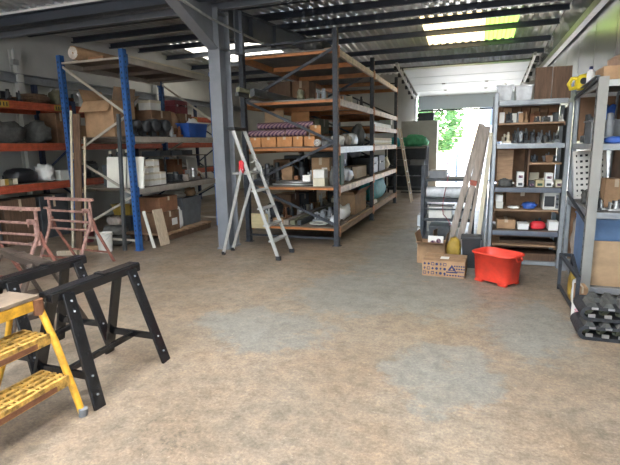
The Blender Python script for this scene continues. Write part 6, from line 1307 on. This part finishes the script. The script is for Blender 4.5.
item('gear','machine_part','part','small box or part on the fourth orange-beamed shelf',(-2.656, 9.455, 2.314),(0.194, 0.122, 0.139),0.000,'black_plastic','goods on the fourth shelf')
item('box','parts_box','box','small box or part on the fourth orange-beamed shelf',(-2.332, 8.284, 2.314),(0.135, 0.121, 0.133),0.000,'card','goods on the fourth shelf')
item('rag','rag_heap','rags','small box or part on the fourth orange-beamed shelf',(-2.858, 8.634, 2.314),(0.142, 0.086, 0.095),0.000,'olive','goods on the fourth shelf',seed=59)
item('gear','machine_part','part','small box or part on the fourth orange-beamed shelf',(-2.934, 9.517, 2.314),(0.087, 0.103, 0.218),0.000,'galv','goods on the fourth shelf')
item('gear','machine_part','part','small box or part on the fourth orange-beamed shelf',(-2.22, 9.407, 2.314),(0.161, 0.087, 0.221),0.000,'black_plastic','goods on the fourth shelf')
item('box','parts_box','box','small box or part on the fourth orange-beamed shelf',(-2.411, 9.272, 2.314),(0.114, 0.093, 0.225),0.000,'cream','goods on the fourth shelf')
item('rag','rag_heap','rags','small box or part on the fourth orange-beamed shelf',(-2.683, 7.269, 2.314),(0.092, 0.197, 0.161),0.000,'olive','goods on the fourth shelf',seed=3)
item('gear','machine_part','part','small box or part on the fourth orange-beamed shelf',(-2.978, 9.087, 2.314),(0.173, 0.157, 0.209),0.000,'rust','goods on the fourth shelf')
item('gear','machine_part','part','small box or part on the fourth orange-beamed shelf',(-2.772, 7.596, 2.314),(0.149, 0.18, 0.217),0.000,'rust','goods on the fourth shelf')
item('box','parts_box','box','small box or part on the fourth orange-beamed shelf',(-2.394, 8.397, 2.314),(0.216, 0.092, 0.09),0.000,'charcoal','goods on the fourth shelf')
item('rag','rag_heap','rags','small box or part on the fourth orange-beamed shelf',(-2.867, 8.267, 2.314),(0.153, 0.084, 0.133),0.000,'olive','goods on the fourth shelf',seed=5)
item('gear','machine_part','part','small box or part on the fourth orange-beamed shelf',(-2.721, 9.326, 2.314),(0.198, 0.084, 0.163),0.000,'rust','goods on the fourth shelf')
item('gear','machine_part','part','box or part on the far fourth orange-beamed shelf',(-3.355, 10.843, 2.314),(0.148, 0.167, 0.165),0.000,'dark_grey_machine','goods on the far fourth shelf')
item('box','parts_box','box','box or part on the far fourth orange-beamed shelf',(-2.702, 10.805, 2.314),(0.13, 0.161, 0.185),0.000,'card_dark','goods on the far fourth shelf')
item('rag','rag_heap','rags','box or part on the far fourth orange-beamed shelf',(-3.1, 11.367, 2.314),(0.115, 0.158, 0.067),0.000,'clear_plastic','goods on the far fourth shelf',seed=27)
item('gear','machine_part','part','box or part on the far fourth orange-beamed shelf',(-2.585, 12.01, 2.314),(0.137, 0.172, 0.119),0.000,'rust','goods on the far fourth shelf')
item('gear','machine_part','part','box or part on the far fourth orange-beamed shelf',(-2.673, 12.398, 2.314),(0.19, 0.191, 0.162),0.000,'charcoal','goods on the far fourth shelf')
item('box','parts_box','box','box or part on the far fourth orange-beamed shelf',(-2.842, 11.663, 2.314),(0.211, 0.109, 0.108),0.000,'charcoal','goods on the far fourth shelf')
item('rag','rag_heap','rags','box or part on the far fourth orange-beamed shelf',(-3.097, 11.085, 2.314),(0.168, 0.193, 0.07),0.000,'olive','goods on the far fourth shelf',seed=6)
item('gear','machine_part','part','box or part on the far fourth orange-beamed shelf',(-2.704, 10.013, 2.314),(0.115, 0.102, 0.129),0.000,'rust','goods on the far fourth shelf')
item('gear','machine_part','part','box or part on the far fourth orange-beamed shelf',(-3.226, 10.547, 2.314),(0.097, 0.173, 0.111),0.000,'rust','goods on the far fourth shelf')
item('box','parts_box','box','box or part on the far fourth orange-beamed shelf',(-3.288, 11.61, 2.314),(0.155, 0.158, 0.093),0.000,'charcoal','goods on the far fourth shelf')
item('rag','rag_heap','rags','box or part on the far fourth orange-beamed shelf',(-3.176, 12.26, 2.314),(0.112, 0.146, 0.139),0.000,'clear_plastic','goods on the far fourth shelf',seed=44)
item('gear','machine_part','part','box or part on the far fourth orange-beamed shelf',(-2.852, 10.292, 2.314),(0.096, 0.202, 0.123),0.000,'rust','goods on the far fourth shelf')
item('gear','machine_part','part','small box or part crowded on the third orange-beamed shelf',(-3.359, 7.746, 1.584),(0.185, 0.096, 0.102),0.000,'rust','goods on the third shelf')
item('box','parts_box','box','small box or part crowded on the third orange-beamed shelf',(-2.828, 7.633, 1.584),(0.08, 0.182, 0.262),0.000,'cream','goods on the third shelf')
item('rag','rag_heap','rags','small box or part crowded on the third orange-beamed shelf',(-3.336, 7.893, 1.584),(0.089, 0.119, 0.173),0.000,'olive','goods on the third shelf',seed=35)
item('gear','machine_part','part','small box or part crowded on the third orange-beamed shelf',(-2.671, 8.31, 1.584),(0.115, 0.095, 0.191),0.000,'steel','goods on the third shelf')
item('gear','machine_part','part','small box or part crowded on the third orange-beamed shelf',(-2.803, 8.2, 1.584),(0.183, 0.092, 0.265),0.000,'steel_grey','goods on the third shelf')
item('box','parts_box','box','small box or part crowded on the third orange-beamed shelf',(-2.618, 7.778, 1.584),(0.108, 0.163, 0.189),0.000,'charcoal','goods on the third shelf')
item('rag','rag_heap','rags','small box or part crowded on the third orange-beamed shelf',(-3.007, 7.603, 1.584),(0.216, 0.081, 0.099),0.000,'clear_plastic','goods on the third shelf',seed=46)
item('gear','machine_part','part','small box or part crowded on the third orange-beamed shelf',(-2.761, 7.825, 1.584),(0.104, 0.106, 0.289),0.000,'galv','goods on the third shelf')
item('gear','machine_part','part','small box or part crowded on the third orange-beamed shelf',(-2.616, 8.811, 1.584),(0.081, 0.111, 0.116),0.000,'charcoal','goods on the third shelf')
item('box','parts_box','box','small box or part crowded on the third orange-beamed shelf',(-2.673, 8.645, 1.584),(0.113, 0.146, 0.228),0.000,'card_dark','goods on the third shelf')
item('rag','rag_heap','rags','small box or part crowded on the third orange-beamed shelf',(-3.096, 8.157, 1.584),(0.1, 0.139, 0.148),0.000,'olive','goods on the third shelf',seed=11)
item('gear','machine_part','part','small box or part crowded on the third orange-beamed shelf',(-2.949, 7.786, 1.584),(0.19, 0.093, 0.113),0.000,'steel','goods on the third shelf')
item('gear','machine_part','part','small box or part crowded on the third orange-beamed shelf',(-3.246, 7.535, 1.584),(0.094, 0.089, 0.166),0.000,'rust','goods on the third shelf')
item('box','parts_box','box','small box or part crowded on the third orange-beamed shelf',(-3.154, 7.822, 1.584),(0.083, 0.126, 0.166),0.000,'card_dark','goods on the third shelf')
item('rag','rag_heap','rags','small box or part crowded on the third orange-beamed shelf',(-2.62, 9.073, 1.584),(0.109, 0.195, 0.134),0.000,'grey_fabric','goods on the third shelf',seed=11)
item('gear','machine_part','part','small box or part crowded on the third orange-beamed shelf',(-2.675, 9.352, 1.584),(0.087, 0.106, 0.151),0.000,'galv','goods on the third shelf')
item('gear','machine_part','part','small box or part crowded on the third orange-beamed shelf',(-2.664, 7.533, 1.584),(0.119, 0.083, 0.104),0.000,'steel_grey','goods on the third shelf')
item('box','parts_box','box','small box or part crowded on the third orange-beamed shelf',(-2.656, 9.464, 1.584),(0.107, 0.086, 0.281),0.000,'card_red','goods on the third shelf')
item('rag','rag_heap','rags','small box or part crowded on the third orange-beamed shelf',(-2.637, 7.637, 1.584),(0.121, 0.085, 0.156),0.000,'grey_fabric','goods on the third shelf',seed=44)
item('gear','machine_part','part','small box or part crowded on the third orange-beamed shelf',(-2.969, 8.209, 1.584),(0.086, 0.108, 0.239),0.000,'steel','goods on the third shelf')
item('gear','machine_part','part','small box or part crowded on the third orange-beamed shelf',(-2.648, 8.409, 1.584),(0.173, 0.091, 0.2),0.000,'rust','goods on the third shelf')
item('box','parts_box','box','small box or part crowded on the third orange-beamed shelf',(-2.245, 9.51, 1.584),(0.158, 0.085, 0.122),0.000,'charcoal','goods on the third shelf')
item('rag','rag_heap','rags','small box or part crowded on the third orange-beamed shelf',(-3.095, 8.305, 1.584),(0.132, 0.103, 0.11),0.000,'clear_plastic','goods on the third shelf',seed=54)
item('gear','machine_part','part','small box or part crowded on the second orange-beamed shelf',(-2.978, 8.234, 0.954),(0.132, 0.158, 0.249),0.000,'dark_grey_machine','goods on the second shelf')
item('box','parts_box','box','small box or part crowded on the second orange-beamed shelf',(-3.097, 7.645, 0.954),(0.205, 0.09, 0.288),0.000,'card','goods on the second shelf')
item('rag','rag_heap','rags','small box or part crowded on the second orange-beamed shelf',(-3.038, 8.487, 0.954),(0.087, 0.203, 0.213),0.000,'grey_fabric','goods on the second shelf',seed=15)
item('gear','machine_part','part','small box or part crowded on the second orange-beamed shelf',(-2.33, 8.66, 0.954),(0.124, 0.114, 0.225),0.000,'steel','goods on the second shelf')
item('gear','machine_part','part','small box or part crowded on the second orange-beamed shelf',(-2.742, 7.664, 0.954),(0.129, 0.196, 0.138),0.000,'black_plastic','goods on the second shelf')
item('box','parts_box','box','small box or part crowded on the second orange-beamed shelf',(-2.322, 7.468, 0.954),(0.118, 0.177, 0.21),0.000,'card_dark','goods on the second shelf')
item('rag','rag_heap','rags','small box or part crowded on the second orange-beamed shelf',(-3.075, 8.828, 0.954),(0.127, 0.157, 0.144),0.000,'grey_fabric','goods on the second shelf',seed=50)
item('gear','machine_part','part','small box or part crowded on the second orange-beamed shelf',(-3.094, 9.222, 0.954),(0.101, 0.112, 0.172),0.000,'galv','goods on the second shelf')
item('gear','machine_part','part','small box or part crowded on the second orange-beamed shelf',(-2.2, 8.59, 0.954),(0.09, 0.213, 0.241),0.000,'charcoal','goods on the second shelf')
item('box','parts_box','box','small box or part crowded on the second orange-beamed shelf',(-3.111, 9.085, 0.954),(0.129, 0.129, 0.251),0.000,'card_red','goods on the second shelf')
item('rag','rag_heap','rags','small box or part crowded on the second orange-beamed shelf',(-2.763, 9.523, 0.954),(0.092, 0.087, 0.117),0.000,'olive','goods on the second shelf',seed=4)
item('gear','machine_part','part','small box or part crowded on the second orange-beamed shelf',(-2.544, 7.821, 0.954),(0.141, 0.084, 0.162),0.000,'steel','goods on the second shelf')
item('gear','machine_part','part','small box or part crowded on the second orange-beamed shelf',(-2.423, 8.193, 0.954),(0.087, 0.163, 0.168),0.000,'rust','goods on the second shelf')
item('box','parts_box','box','small box or part crowded on the second orange-beamed shelf',(-2.933, 7.65, 0.954),(0.085, 0.102, 0.129),0.000,'card_red','goods on the second shelf')
item('rag','rag_heap','rags','small box or part crowded on the second orange-beamed shelf',(-3.064, 9.518, 0.954),(0.103, 0.116, 0.111),0.000,'clear_plastic','goods on the second shelf',seed=6)
item('gear','machine_part','part','small box or part crowded on the second orange-beamed shelf',(-3.085, 9.383, 0.954),(0.18, 0.119, 0.206),0.000,'galv','goods on the second shelf')
item('gear','machine_part','part','small box or part crowded on the second orange-beamed shelf',(-2.829, 8.251, 0.954),(0.113, 0.104, 0.118),0.000,'charcoal','goods on the second shelf')
item('box','parts_box','box','small box or part crowded on the second orange-beamed shelf',(-2.519, 9.517, 0.954),(0.117, 0.105, 0.196),0.000,'card','goods on the second shelf')
item('rag','rag_heap','rags','small box or part crowded on the second orange-beamed shelf',(-2.901, 9.524, 0.954),(0.138, 0.089, 0.084),0.000,'clear_plastic','goods on the second shelf',seed=24)
item('gear','machine_part','part','small box or part crowded on the second orange-beamed shelf',(-2.753, 7.837, 0.954),(0.102, 0.129, 0.21),0.000,'galv','goods on the second shelf')
item('gear','machine_part','part','part or bundle crowded on the bottom orange-beamed shelf',(-3.136, 7.811, 0.294),(0.172, 0.185, 0.232),0.000,'charcoal','goods on the bottom shelf')
item('box','parts_box','box','part or bundle crowded on the bottom orange-beamed shelf',(-3.119, 7.242, 0.294),(0.187, 0.113, 0.105),0.000,'card','goods on the bottom shelf')
item('rag','rag_heap','rags','part or bundle crowded on the bottom orange-beamed shelf',(-3.297, 7.866, 0.294),(0.115, 0.2, 0.069),0.000,'clear_plastic','goods on the bottom shelf',seed=47)
item('gear','machine_part','part','part or bundle crowded on the bottom orange-beamed shelf',(-3.088, 9.467, 0.294),(0.089, 0.153, 0.298),0.000,'galv','goods on the bottom shelf')
item('gear','machine_part','part','part or bundle crowded on the bottom orange-beamed shelf',(-2.22, 7.574, 0.294),(0.129, 0.13, 0.238),0.000,'black_plastic','goods on the bottom shelf')
item('box','parts_box','box','part or bundle crowded on the bottom orange-beamed shelf',(-3.078, 9.169, 0.294),(0.109, 0.125, 0.131),0.000,'card','goods on the bottom shelf')
item('rag','rag_heap','rags','part or bundle crowded on the bottom orange-beamed shelf',(-3.089, 8.186, 0.294),(0.1, 0.172, 0.154),0.000,'clear_plastic','goods on the bottom shelf',seed=26)
item('gear','machine_part','part','part or bundle crowded on the bottom orange-beamed shelf',(-3.098, 8.827, 0.294),(0.13, 0.169, 0.15),0.000,'steel','goods on the bottom shelf')
item('gear','machine_part','part','part or bundle crowded on the bottom orange-beamed shelf',(-2.323, 9.541, 0.294),(0.211, 0.087, 0.105),0.000,'steel_grey','goods on the bottom shelf')
item('box','parts_box','box','part or bundle crowded on the bottom orange-beamed shelf',(-3.073, 7.587, 0.294),(0.087, 0.085, 0.089),0.000,'card_red','goods on the bottom shelf')
item('rag','rag_heap','rags','part or bundle crowded on the bottom orange-beamed shelf',(-2.182, 7.33, 0.294),(0.101, 0.129, 0.156),0.000,'clear_plastic','goods on the bottom shelf',seed=21)
item('gear','machine_part','part','part or bundle crowded on the bottom orange-beamed shelf',(-2.459, 8.309, 0.294),(0.105, 0.128, 0.093),0.000,'galv','goods on the bottom shelf')
item('gear','machine_part','part','part or bundle crowded on the bottom orange-beamed shelf',(-3.101, 8.422, 0.294),(0.135, 0.116, 0.2),0.000,'charcoal','goods on the bottom shelf')
item('box','parts_box','box','part or bundle crowded on the bottom orange-beamed shelf',(-3.118, 8.624, 0.294),(0.089, 0.11, 0.158),0.000,'cream','goods on the bottom shelf')
item('rag','rag_heap','rags','part or bundle crowded on the bottom orange-beamed shelf',(-2.524, 8.788, 0.294),(0.093, 0.082, 0.111),0.000,'clear_plastic','goods on the bottom shelf',seed=35)
item('gear','machine_part','part','part or bundle crowded on the bottom orange-beamed shelf',(-3.317, 7.23, 0.294),(0.112, 0.087, 0.276),0.000,'galv','goods on the bottom shelf')
item('gear','machine_part','part','part or bundle crowded on the bottom orange-beamed shelf',(-3.072, 7.42, 0.294),(0.081, 0.149, 0.282),0.000,'rust','goods on the bottom shelf')
item('box','parts_box','box','part or bundle crowded on the bottom orange-beamed shelf',(-3.135, 9.038, 0.294),(0.086, 0.082, 0.149),0.000,'card_red','goods on the bottom shelf')
item('gear','machine_part','part','part or bundle on the far third orange-beamed shelf',(-3.293, 11.678, 1.584),(0.162, 0.099, 0.16),0.000,'charcoal','goods on the far third shelf')
item('box','parts_box','box','part or bundle on the far third orange-beamed shelf',(-2.979, 12.231, 1.584),(0.127, 0.109, 0.226),0.000,'card','goods on the far third shelf')
item('rag','rag_heap','rags','part or bundle on the far third orange-beamed shelf',(-3.306, 10.378, 1.584),(0.093, 0.175, 0.187),0.000,'clear_plastic','goods on the far third shelf',seed=45)
item('gear','machine_part','part','part or bundle on the far third orange-beamed shelf',(-3.157, 11.855, 1.584),(0.083, 0.196, 0.156),0.000,'galv','goods on the far third shelf')
item('gear','machine_part','part','part or bundle on the far third orange-beamed shelf',(-3.03, 11.985, 1.584),(0.125, 0.126, 0.177),0.000,'steel_grey','goods on the far third shelf')
item('box','parts_box','box','part or bundle on the far third orange-beamed shelf',(-2.765, 12.091, 1.584),(0.206, 0.115, 0.21),0.000,'card','goods on the far third shelf')
item('rag','rag_heap','rags','part or bundle on the far third orange-beamed shelf',(-2.8, 10.062, 1.584),(0.171, 0.081, 0.149),0.000,'grey_fabric','goods on the far third shelf',seed=9)
item('gear','machine_part','part','part or bundle on the far third orange-beamed shelf',(-3.307, 11.445, 1.584),(0.14, 0.108, 0.171),0.000,'galv','goods on the far third shelf')
item('gear','machine_part','part','part or bundle on the far third orange-beamed shelf',(-2.725, 11.693, 1.584),(0.122, 0.15, 0.166),0.000,'black_plastic','goods on the far third shelf')
item('box','parts_box','box','part or bundle on the far third orange-beamed shelf',(-3.062, 10.038, 1.584),(0.215, 0.208, 0.197),0.000,'card_dark','goods on the far third shelf')
item('rag','rag_heap','rags','part or bundle on the far third orange-beamed shelf',(-2.581, 12.026, 1.584),(0.099, 0.12, 0.127),0.000,'wood_grey','goods on the far third shelf',seed=47)
item('gear','machine_part','part','part or bundle on the far third orange-beamed shelf',(-3.026, 11.798, 1.584),(0.162, 0.124, 0.105),0.000,'steel','goods on the far third shelf')
item('gear','machine_part','part','part or bundle on the far second orange-beamed shelf',(-3.103, 12.213, 0.954),(0.147, 0.117, 0.114),0.000,'rust','goods on the far second shelf')
item('box','parts_box','box','part or bundle on the far second orange-beamed shelf',(-3.309, 11.149, 0.954),(0.135, 0.087, 0.228),0.000,'cream','goods on the far second shelf')
item('rag','rag_heap','rags','part or bundle on the far second orange-beamed shelf',(-3.322, 12.352, 0.954),(0.139, 0.138, 0.133),0.000,'olive','goods on the far second shelf',seed=33)
item('gear','machine_part','part','part or bundle on the far second orange-beamed shelf',(-3.403, 10.71, 0.954),(0.104, 0.196, 0.168),0.000,'galv','goods on the far second shelf')
item('gear','machine_part','part','part or bundle on the far second orange-beamed shelf',(-3.078, 12.061, 0.954),(0.218, 0.091, 0.175),0.000,'rust','goods on the far second shelf')
item('box','parts_box','box','part or bundle on the far second orange-beamed shelf',(-3.384, 11.381, 0.954),(0.14, 0.162, 0.244),0.000,'card','goods on the far second shelf')
item('rag','rag_heap','rags','part or bundle on the far second orange-beamed shelf',(-2.72, 10.168, 0.954),(0.103, 0.193, 0.124),0.000,'olive','goods on the far second shelf',seed=11)
item('gear','machine_part','part','part or bundle on the far second orange-beamed shelf',(-2.655, 11.942, 0.954),(0.16, 0.205, 0.21),0.000,'rust','goods on the far second shelf')
item('gear','machine_part','part','part or bundle on the far second orange-beamed shelf',(-3.196, 10.14, 0.954),(0.084, 0.171, 0.209),0.000,'charcoal','goods on the far second shelf')
item('box','parts_box','box','part or bundle on the far second orange-beamed shelf',(-2.586, 12.466, 0.954),(0.178, 0.13, 0.12),0.000,'card_dark','goods on the far second shelf')
item('rag','rag_heap','rags','part or bundle on the far second orange-beamed shelf',(-3.331, 11.693, 0.954),(0.198, 0.089, 0.161),0.000,'clear_plastic','goods on the far second shelf',seed=3)
item('gear','machine_part','part','part or bundle on the far second orange-beamed shelf',(-2.891, 12.45, 0.954),(0.143, 0.086, 0.197),0.000,'steel','goods on the far second shelf')
item('gear','machine_part','part','part or bundle on the far second orange-beamed shelf',(-3.394, 9.987, 0.954),(0.173, 0.105, 0.247),0.000,'black_plastic','goods on the far second shelf')
item('box','parts_box','box','part or bundle on the far second orange-beamed shelf',(-2.904, 10.2, 0.954),(0.103, 0.128, 0.268),0.000,'card_dark','goods on the far second shelf')
item('gear','machine_part','part','part or bundle on the far bottom orange-beamed shelf',(-2.993, 11.776, 0.294),(0.201, 0.114, 0.134),0.000,'rust','goods on the far bottom shelf')
item('box','parts_box','box','part or bundle on the far bottom orange-beamed shelf',(-2.973, 10.254, 0.294),(0.164, 0.116, 0.158),0.000,'card','goods on the far bottom shelf')
item('rag','rag_heap','rags','part or bundle on the far bottom orange-beamed shelf',(-3.377, 12.144, 0.294),(0.19, 0.158, 0.194),0.000,'clear_plastic','goods on the far bottom shelf',seed=53)
item('gear','machine_part','part','part or bundle on the far bottom orange-beamed shelf',(-3.277, 12.427, 0.294),(0.12, 0.157, 0.262),0.000,'galv','goods on the far bottom shelf')
item('gear','machine_part','part','part or bundle on the far bottom orange-beamed shelf',(-2.882, 12.364, 0.294),(0.132, 0.181, 0.286),0.000,'rust','goods on the far bottom shelf')
item('box','parts_box','box','part or bundle on the far bottom orange-beamed shelf',(-2.917, 9.939, 0.294),(0.154, 0.094, 0.15),0.000,'cream','goods on the far bottom shelf')
item('rag','rag_heap','rags','part or bundle on the far bottom orange-beamed shelf',(-2.837, 12.002, 0.294),(0.153, 0.195, 0.116),0.000,'grey_fabric','goods on the far bottom shelf',seed=42)
item('gear','machine_part','part','part or bundle on the far bottom orange-beamed shelf',(-3.348, 10.823, 0.294),(0.112, 0.13, 0.237),0.000,'rust','goods on the far bottom shelf')
item('gear','machine_part','part','part or bundle on the far bottom orange-beamed shelf',(-2.749, 10.07, 0.294),(0.084, 0.197, 0.142),0.000,'black_plastic','goods on the far bottom shelf')
item('box','parts_box','box','part or bundle on the far bottom orange-beamed shelf',(-2.623, 9.967, 0.294),(0.103, 0.133, 0.245),0.000,'card_red','goods on the far bottom shelf')
item('gear','machine_part','part','dark small part tucked among the steel parts shelf',(0.364, 6.857, 1.574),(0.078, 0.077, 0.062),0.000,'rust','parts on the steel parts shelf')
item('box','parts_box','box','dark small part tucked among the steel parts shelf',(0.358, 6.951, 1.574),(0.069, 0.065, 0.092),0.000,'cream','parts on the steel parts shelf')
item('rag','rag_heap','rags','dark small part tucked among the steel parts shelf',(0.38, 6.786, 1.574),(0.064, 0.041, 0.096),0.000,'grey_fabric','parts on the steel parts shelf',seed=24)
item('gear','machine_part','part','dark small part tucked among the steel parts shelf',(0.607, 6.787, 1.574),(0.048, 0.042, 0.073),0.000,'dark_grey_machine','parts on the steel parts shelf')
item('box','parts_box','box','dark small part tucked among the steel parts shelf',(0.452, 6.805, 1.574),(0.063, 0.055, 0.076),0.000,'card_dark','parts on the steel parts shelf')
item('rag','rag_heap','rags','dark small part tucked among the steel parts shelf',(0.813, 6.568, 1.574),(0.042, 0.041, 0.091),0.000,'grey_fabric','parts on the steel parts shelf',seed=59)
item('gear','machine_part','part','dark small part tucked behind on the highest wooden shelf',(0.385, 6.575, 1.834),(0.095, 0.057, 0.121),0.000,'charcoal','small parts on the highest wooden shelf')
item('box','parts_box','box','dark small part tucked behind on the highest wooden shelf',(0.521, 6.613, 1.834),(0.055, 0.071, 0.114),0.000,'card','small parts on the highest wooden shelf')
item('rag','rag_heap','rags','dark small part tucked behind on the highest wooden shelf',(0.817, 6.58, 1.834),(0.071, 0.053, 0.059),0.000,'grey_fabric','small parts on the highest wooden shelf',seed=40)
item('gear','machine_part','part','dark small part tucked behind on the highest wooden shelf',(0.7, 6.579, 1.834),(0.077, 0.058, 0.069),0.000,'charcoal','small parts on the highest wooden shelf')
item('box','parts_box','box','dark small part tucked behind on the highest wooden shelf',(0.723, 6.803, 1.834),(0.055, 0.054, 0.139),0.000,'card_red','small parts on the highest wooden shelf')
item('gear','machine_part','part','dark small part tucked behind on the box shelf',(0.554, 6.928, 1.024),(0.08, 0.119, 0.176),0.000,'rust','small parts on the box shelf')
item('box','parts_box','box','dark small part tucked behind on the box shelf',(0.838, 6.839, 1.024),(0.05, 0.086, 0.091),0.000,'cream','small parts on the box shelf')
item('rag','rag_heap','rags','dark small part tucked behind on the box shelf',(0.36, 6.939, 1.024),(0.062, 0.057, 0.055),0.000,'shoe_brown','small parts on the box shelf',seed=47)
item('gear','machine_part','part','dark small part tucked behind on the box shelf',(0.39, 6.857, 1.024),(0.072, 0.08, 0.103),0.000,'charcoal','small parts on the box shelf')
item('box','parts_box','box','dark small part tucked behind on the box shelf',(0.78, 6.949, 1.024),(0.05, 0.081, 0.145),0.000,'cream','small parts on the box shelf')
item('rag','rag_heap','rags','dark small part tucked behind on the box shelf',(0.447, 6.944, 1.024),(0.062, 0.071, 0.136),0.000,'charcoal','small parts on the box shelf',seed=35)
item('gear','machine_part','part','dark small part tucked behind on the box shelf',(0.576, 6.8, 1.024),(0.072, 0.099, 0.191),0.000,'dark_grey_machine','small parts on the box shelf')
item('box','parts_box','box','dark small part tucked behind on the box shelf',(0.738, 6.818, 1.024),(0.117, 0.081, 0.168),0.000,'cream','small parts on the box shelf')
item('rag','rag_heap','rags','dark small part tucked behind on the box shelf',(0.903, 6.932, 1.024),(0.051, 0.107, 0.13),0.000,'grey_fabric','small parts on the box shelf',seed=25)
item('gear','machine_part','part','dark small part tucked behind on the box shelf',(0.713, 6.952, 1.024),(0.055, 0.07, 0.114),0.000,'dark_grey_machine','small parts on the box shelf')
item('gear','machine_part','part','dark small part on the small upper board of the box shelf',(0.718, 6.806, 1.334),(0.079, 0.1, 0.092),0.000,'steel_grey','small parts on the upper board')
item('box','parts_box','box','dark small part on the small upper board of the box shelf',(0.742, 6.939, 1.334),(0.083, 0.076, 0.074),0.000,'charcoal','small parts on the upper board')
item('rag','rag_heap','rags','dark small part on the small upper board of the box shelf',(0.704, 6.672, 1.334),(0.054, 0.087, 0.041),0.000,'charcoal','small parts on the upper board',seed=43)
item('gear','machine_part','part','dark small part on the small upper board of the box shelf',(0.898, 6.922, 1.334),(0.064, 0.085, 0.117),0.000,'steel_grey','small parts on the upper board')
item('box','parts_box','box','dark small part on the small upper board of the box shelf',(0.875, 6.6, 1.334),(0.083, 0.061, 0.089),0.000,'card_dark','small parts on the upper board')
item('gear','machine_part','part','dark small part tucked on the oven shelf',(0.365, 6.882, 0.734),(0.054, 0.082, 0.067),0.000,'dark_grey_machine','small parts on the oven shelf')
item('box','parts_box','box','dark small part tucked on the oven shelf',(0.874, 6.943, 0.734),(0.06, 0.051, 0.127),0.000,'cream','small parts on the oven shelf')
item('gear','machine_part','part','dark small part behind the red bag on its shelf',(0.669, 6.922, 0.464),(0.073, 0.119, 0.072),0.000,'dark_grey_machine','small parts on the red bag shelf')
item('box','parts_box','box','dark small part behind the red bag on its shelf',(0.843, 6.922, 0.464),(0.06, 0.114, 0.051),0.000,'card_dark','small parts on the red bag shelf')
item('rag','rag_heap','rags','dark small part behind the red bag on its shelf',(0.482, 6.939, 0.464),(0.111, 0.061, 0.06),0.000,'charcoal','small parts on the red bag shelf',seed=28)
item('gear','machine_part','part','dark small part behind the red bag on its shelf',(0.825, 6.809, 0.464),(0.117, 0.063, 0.128),0.000,'dark_grey_machine','small parts on the red bag shelf')
item('box','parts_box','box','dark small part behind the red bag on its shelf',(0.76, 6.893, 0.464),(0.094, 0.079, 0.06),0.000,'cream','small parts on the red bag shelf')
item('rag','rag_heap','rags','dark small part behind the red bag on its shelf',(0.349, 6.933, 0.464),(0.058, 0.076, 0.103),0.000,'shoe_brown','small parts on the red bag shelf',seed=59)
item('gear','machine_part','part','dark small part behind the red bag on its shelf',(0.581, 6.876, 0.464),(0.061, 0.084, 0.082),0.000,'black_plastic','small parts on the red bag shelf')
item('gear','machine_part','part','small dark part crowded on the upper pale-posted shelf',(1.413, 5.572, 1.564),(0.05, 0.083, 0.193),0.000,'black_plastic','parts on the upper pale-posted shelf')
item('box','parts_box','box','small dark part crowded on the upper pale-posted shelf',(1.307, 6.004, 1.564),(0.071, 0.06, 0.194),0.000,'card_red','parts on the upper pale-posted shelf')
item('rag','rag_heap','rags','small dark part crowded on the upper pale-posted shelf',(1.427, 6.014, 1.564),(0.077, 0.068, 0.174),0.000,'shoe_brown','parts on the upper pale-posted shelf',seed=34)
item('gear','machine_part','part','small dark part crowded on the upper pale-posted shelf',(1.444, 6.237, 1.564),(0.053, 0.084, 0.153),0.000,'black_plastic','parts on the upper pale-posted shelf')
item('box','parts_box','box','small dark part crowded on the upper pale-posted shelf',(1.2, 6.009, 1.564),(0.092, 0.065, 0.274),0.000,'charcoal','parts on the upper pale-posted shelf')
item('gear','machine_part','part','small dark part crowded on the middle pale-posted shelf',(1.25, 5.948, 0.904),(0.079, 0.078, 0.126),0.000,'charcoal','parts on the middle pale-posted shelf')
item('box','parts_box','box','small dark part crowded on the middle pale-posted shelf',(1.407, 6.015, 0.904),(0.058, 0.115, 0.169),0.000,'cream','parts on the middle pale-posted shelf')
item('rag','rag_heap','rags','small dark part crowded on the middle pale-posted shelf',(1.38, 5.902, 0.904),(0.082, 0.055, 0.052),0.000,'charcoal','parts on the middle pale-posted shelf',seed=36)
item('gear','machine_part','part','small dark part crowded on the middle pale-posted shelf',(1.254, 5.873, 0.904),(0.066, 0.055, 0.071),0.000,'steel_grey','parts on the middle pale-posted shelf')
item('box','parts_box','box','small dark part crowded on the middle pale-posted shelf',(1.38, 5.807, 0.904),(0.071, 0.056, 0.159),0.000,'card','parts on the middle pale-posted shelf')
item('rag','rag_heap','rags','small dark part crowded on the middle pale-posted shelf',(1.223, 5.511, 0.904),(0.09, 0.073, 0.054),0.000,'charcoal','parts on the middle pale-posted shelf',seed=15)
item('gear','machine_part','part','small dark part crowded on the middle pale-posted shelf',(1.234, 5.741, 0.904),(0.058, 0.065, 0.071),0.000,'dark_grey_machine','parts on the middle pale-posted shelf')
item('box','parts_box','box','small dark part crowded on the middle pale-posted shelf',(1.332, 6.019, 0.904),(0.06, 0.103, 0.125),0.000,'charcoal','parts on the middle pale-posted shelf')
item('rag','rag_heap','rags','small dark part crowded on the middle pale-posted shelf',(1.164, 5.905, 0.904),(0.051, 0.119, 0.149),0.000,'grey_fabric','parts on the middle pale-posted shelf',seed=42)
item('gear','machine_part','part','small dark part crowded on the middle pale-posted shelf',(1.245, 6.046, 0.904),(0.083, 0.057, 0.17),0.000,'steel_grey','parts on the middle pale-posted shelf')
item('box','parts_box','box','small dark part crowded on the middle pale-posted shelf',(1.222, 5.655, 0.904),(0.068, 0.054, 0.064),0.000,'charcoal','parts on the middle pale-posted shelf')
item('rag','rag_heap','rags','small dark part crowded on the middle pale-posted shelf',(1.429, 5.322, 0.904),(0.054, 0.063, 0.057),0.000,'charcoal','parts on the middle pale-posted shelf',seed=33)
item('gear','machine_part','part','small dark part crowded on the middle pale-posted shelf',(1.174, 5.301, 0.904),(0.067, 0.055, 0.128),0.000,'charcoal','parts on the middle pale-posted shelf')
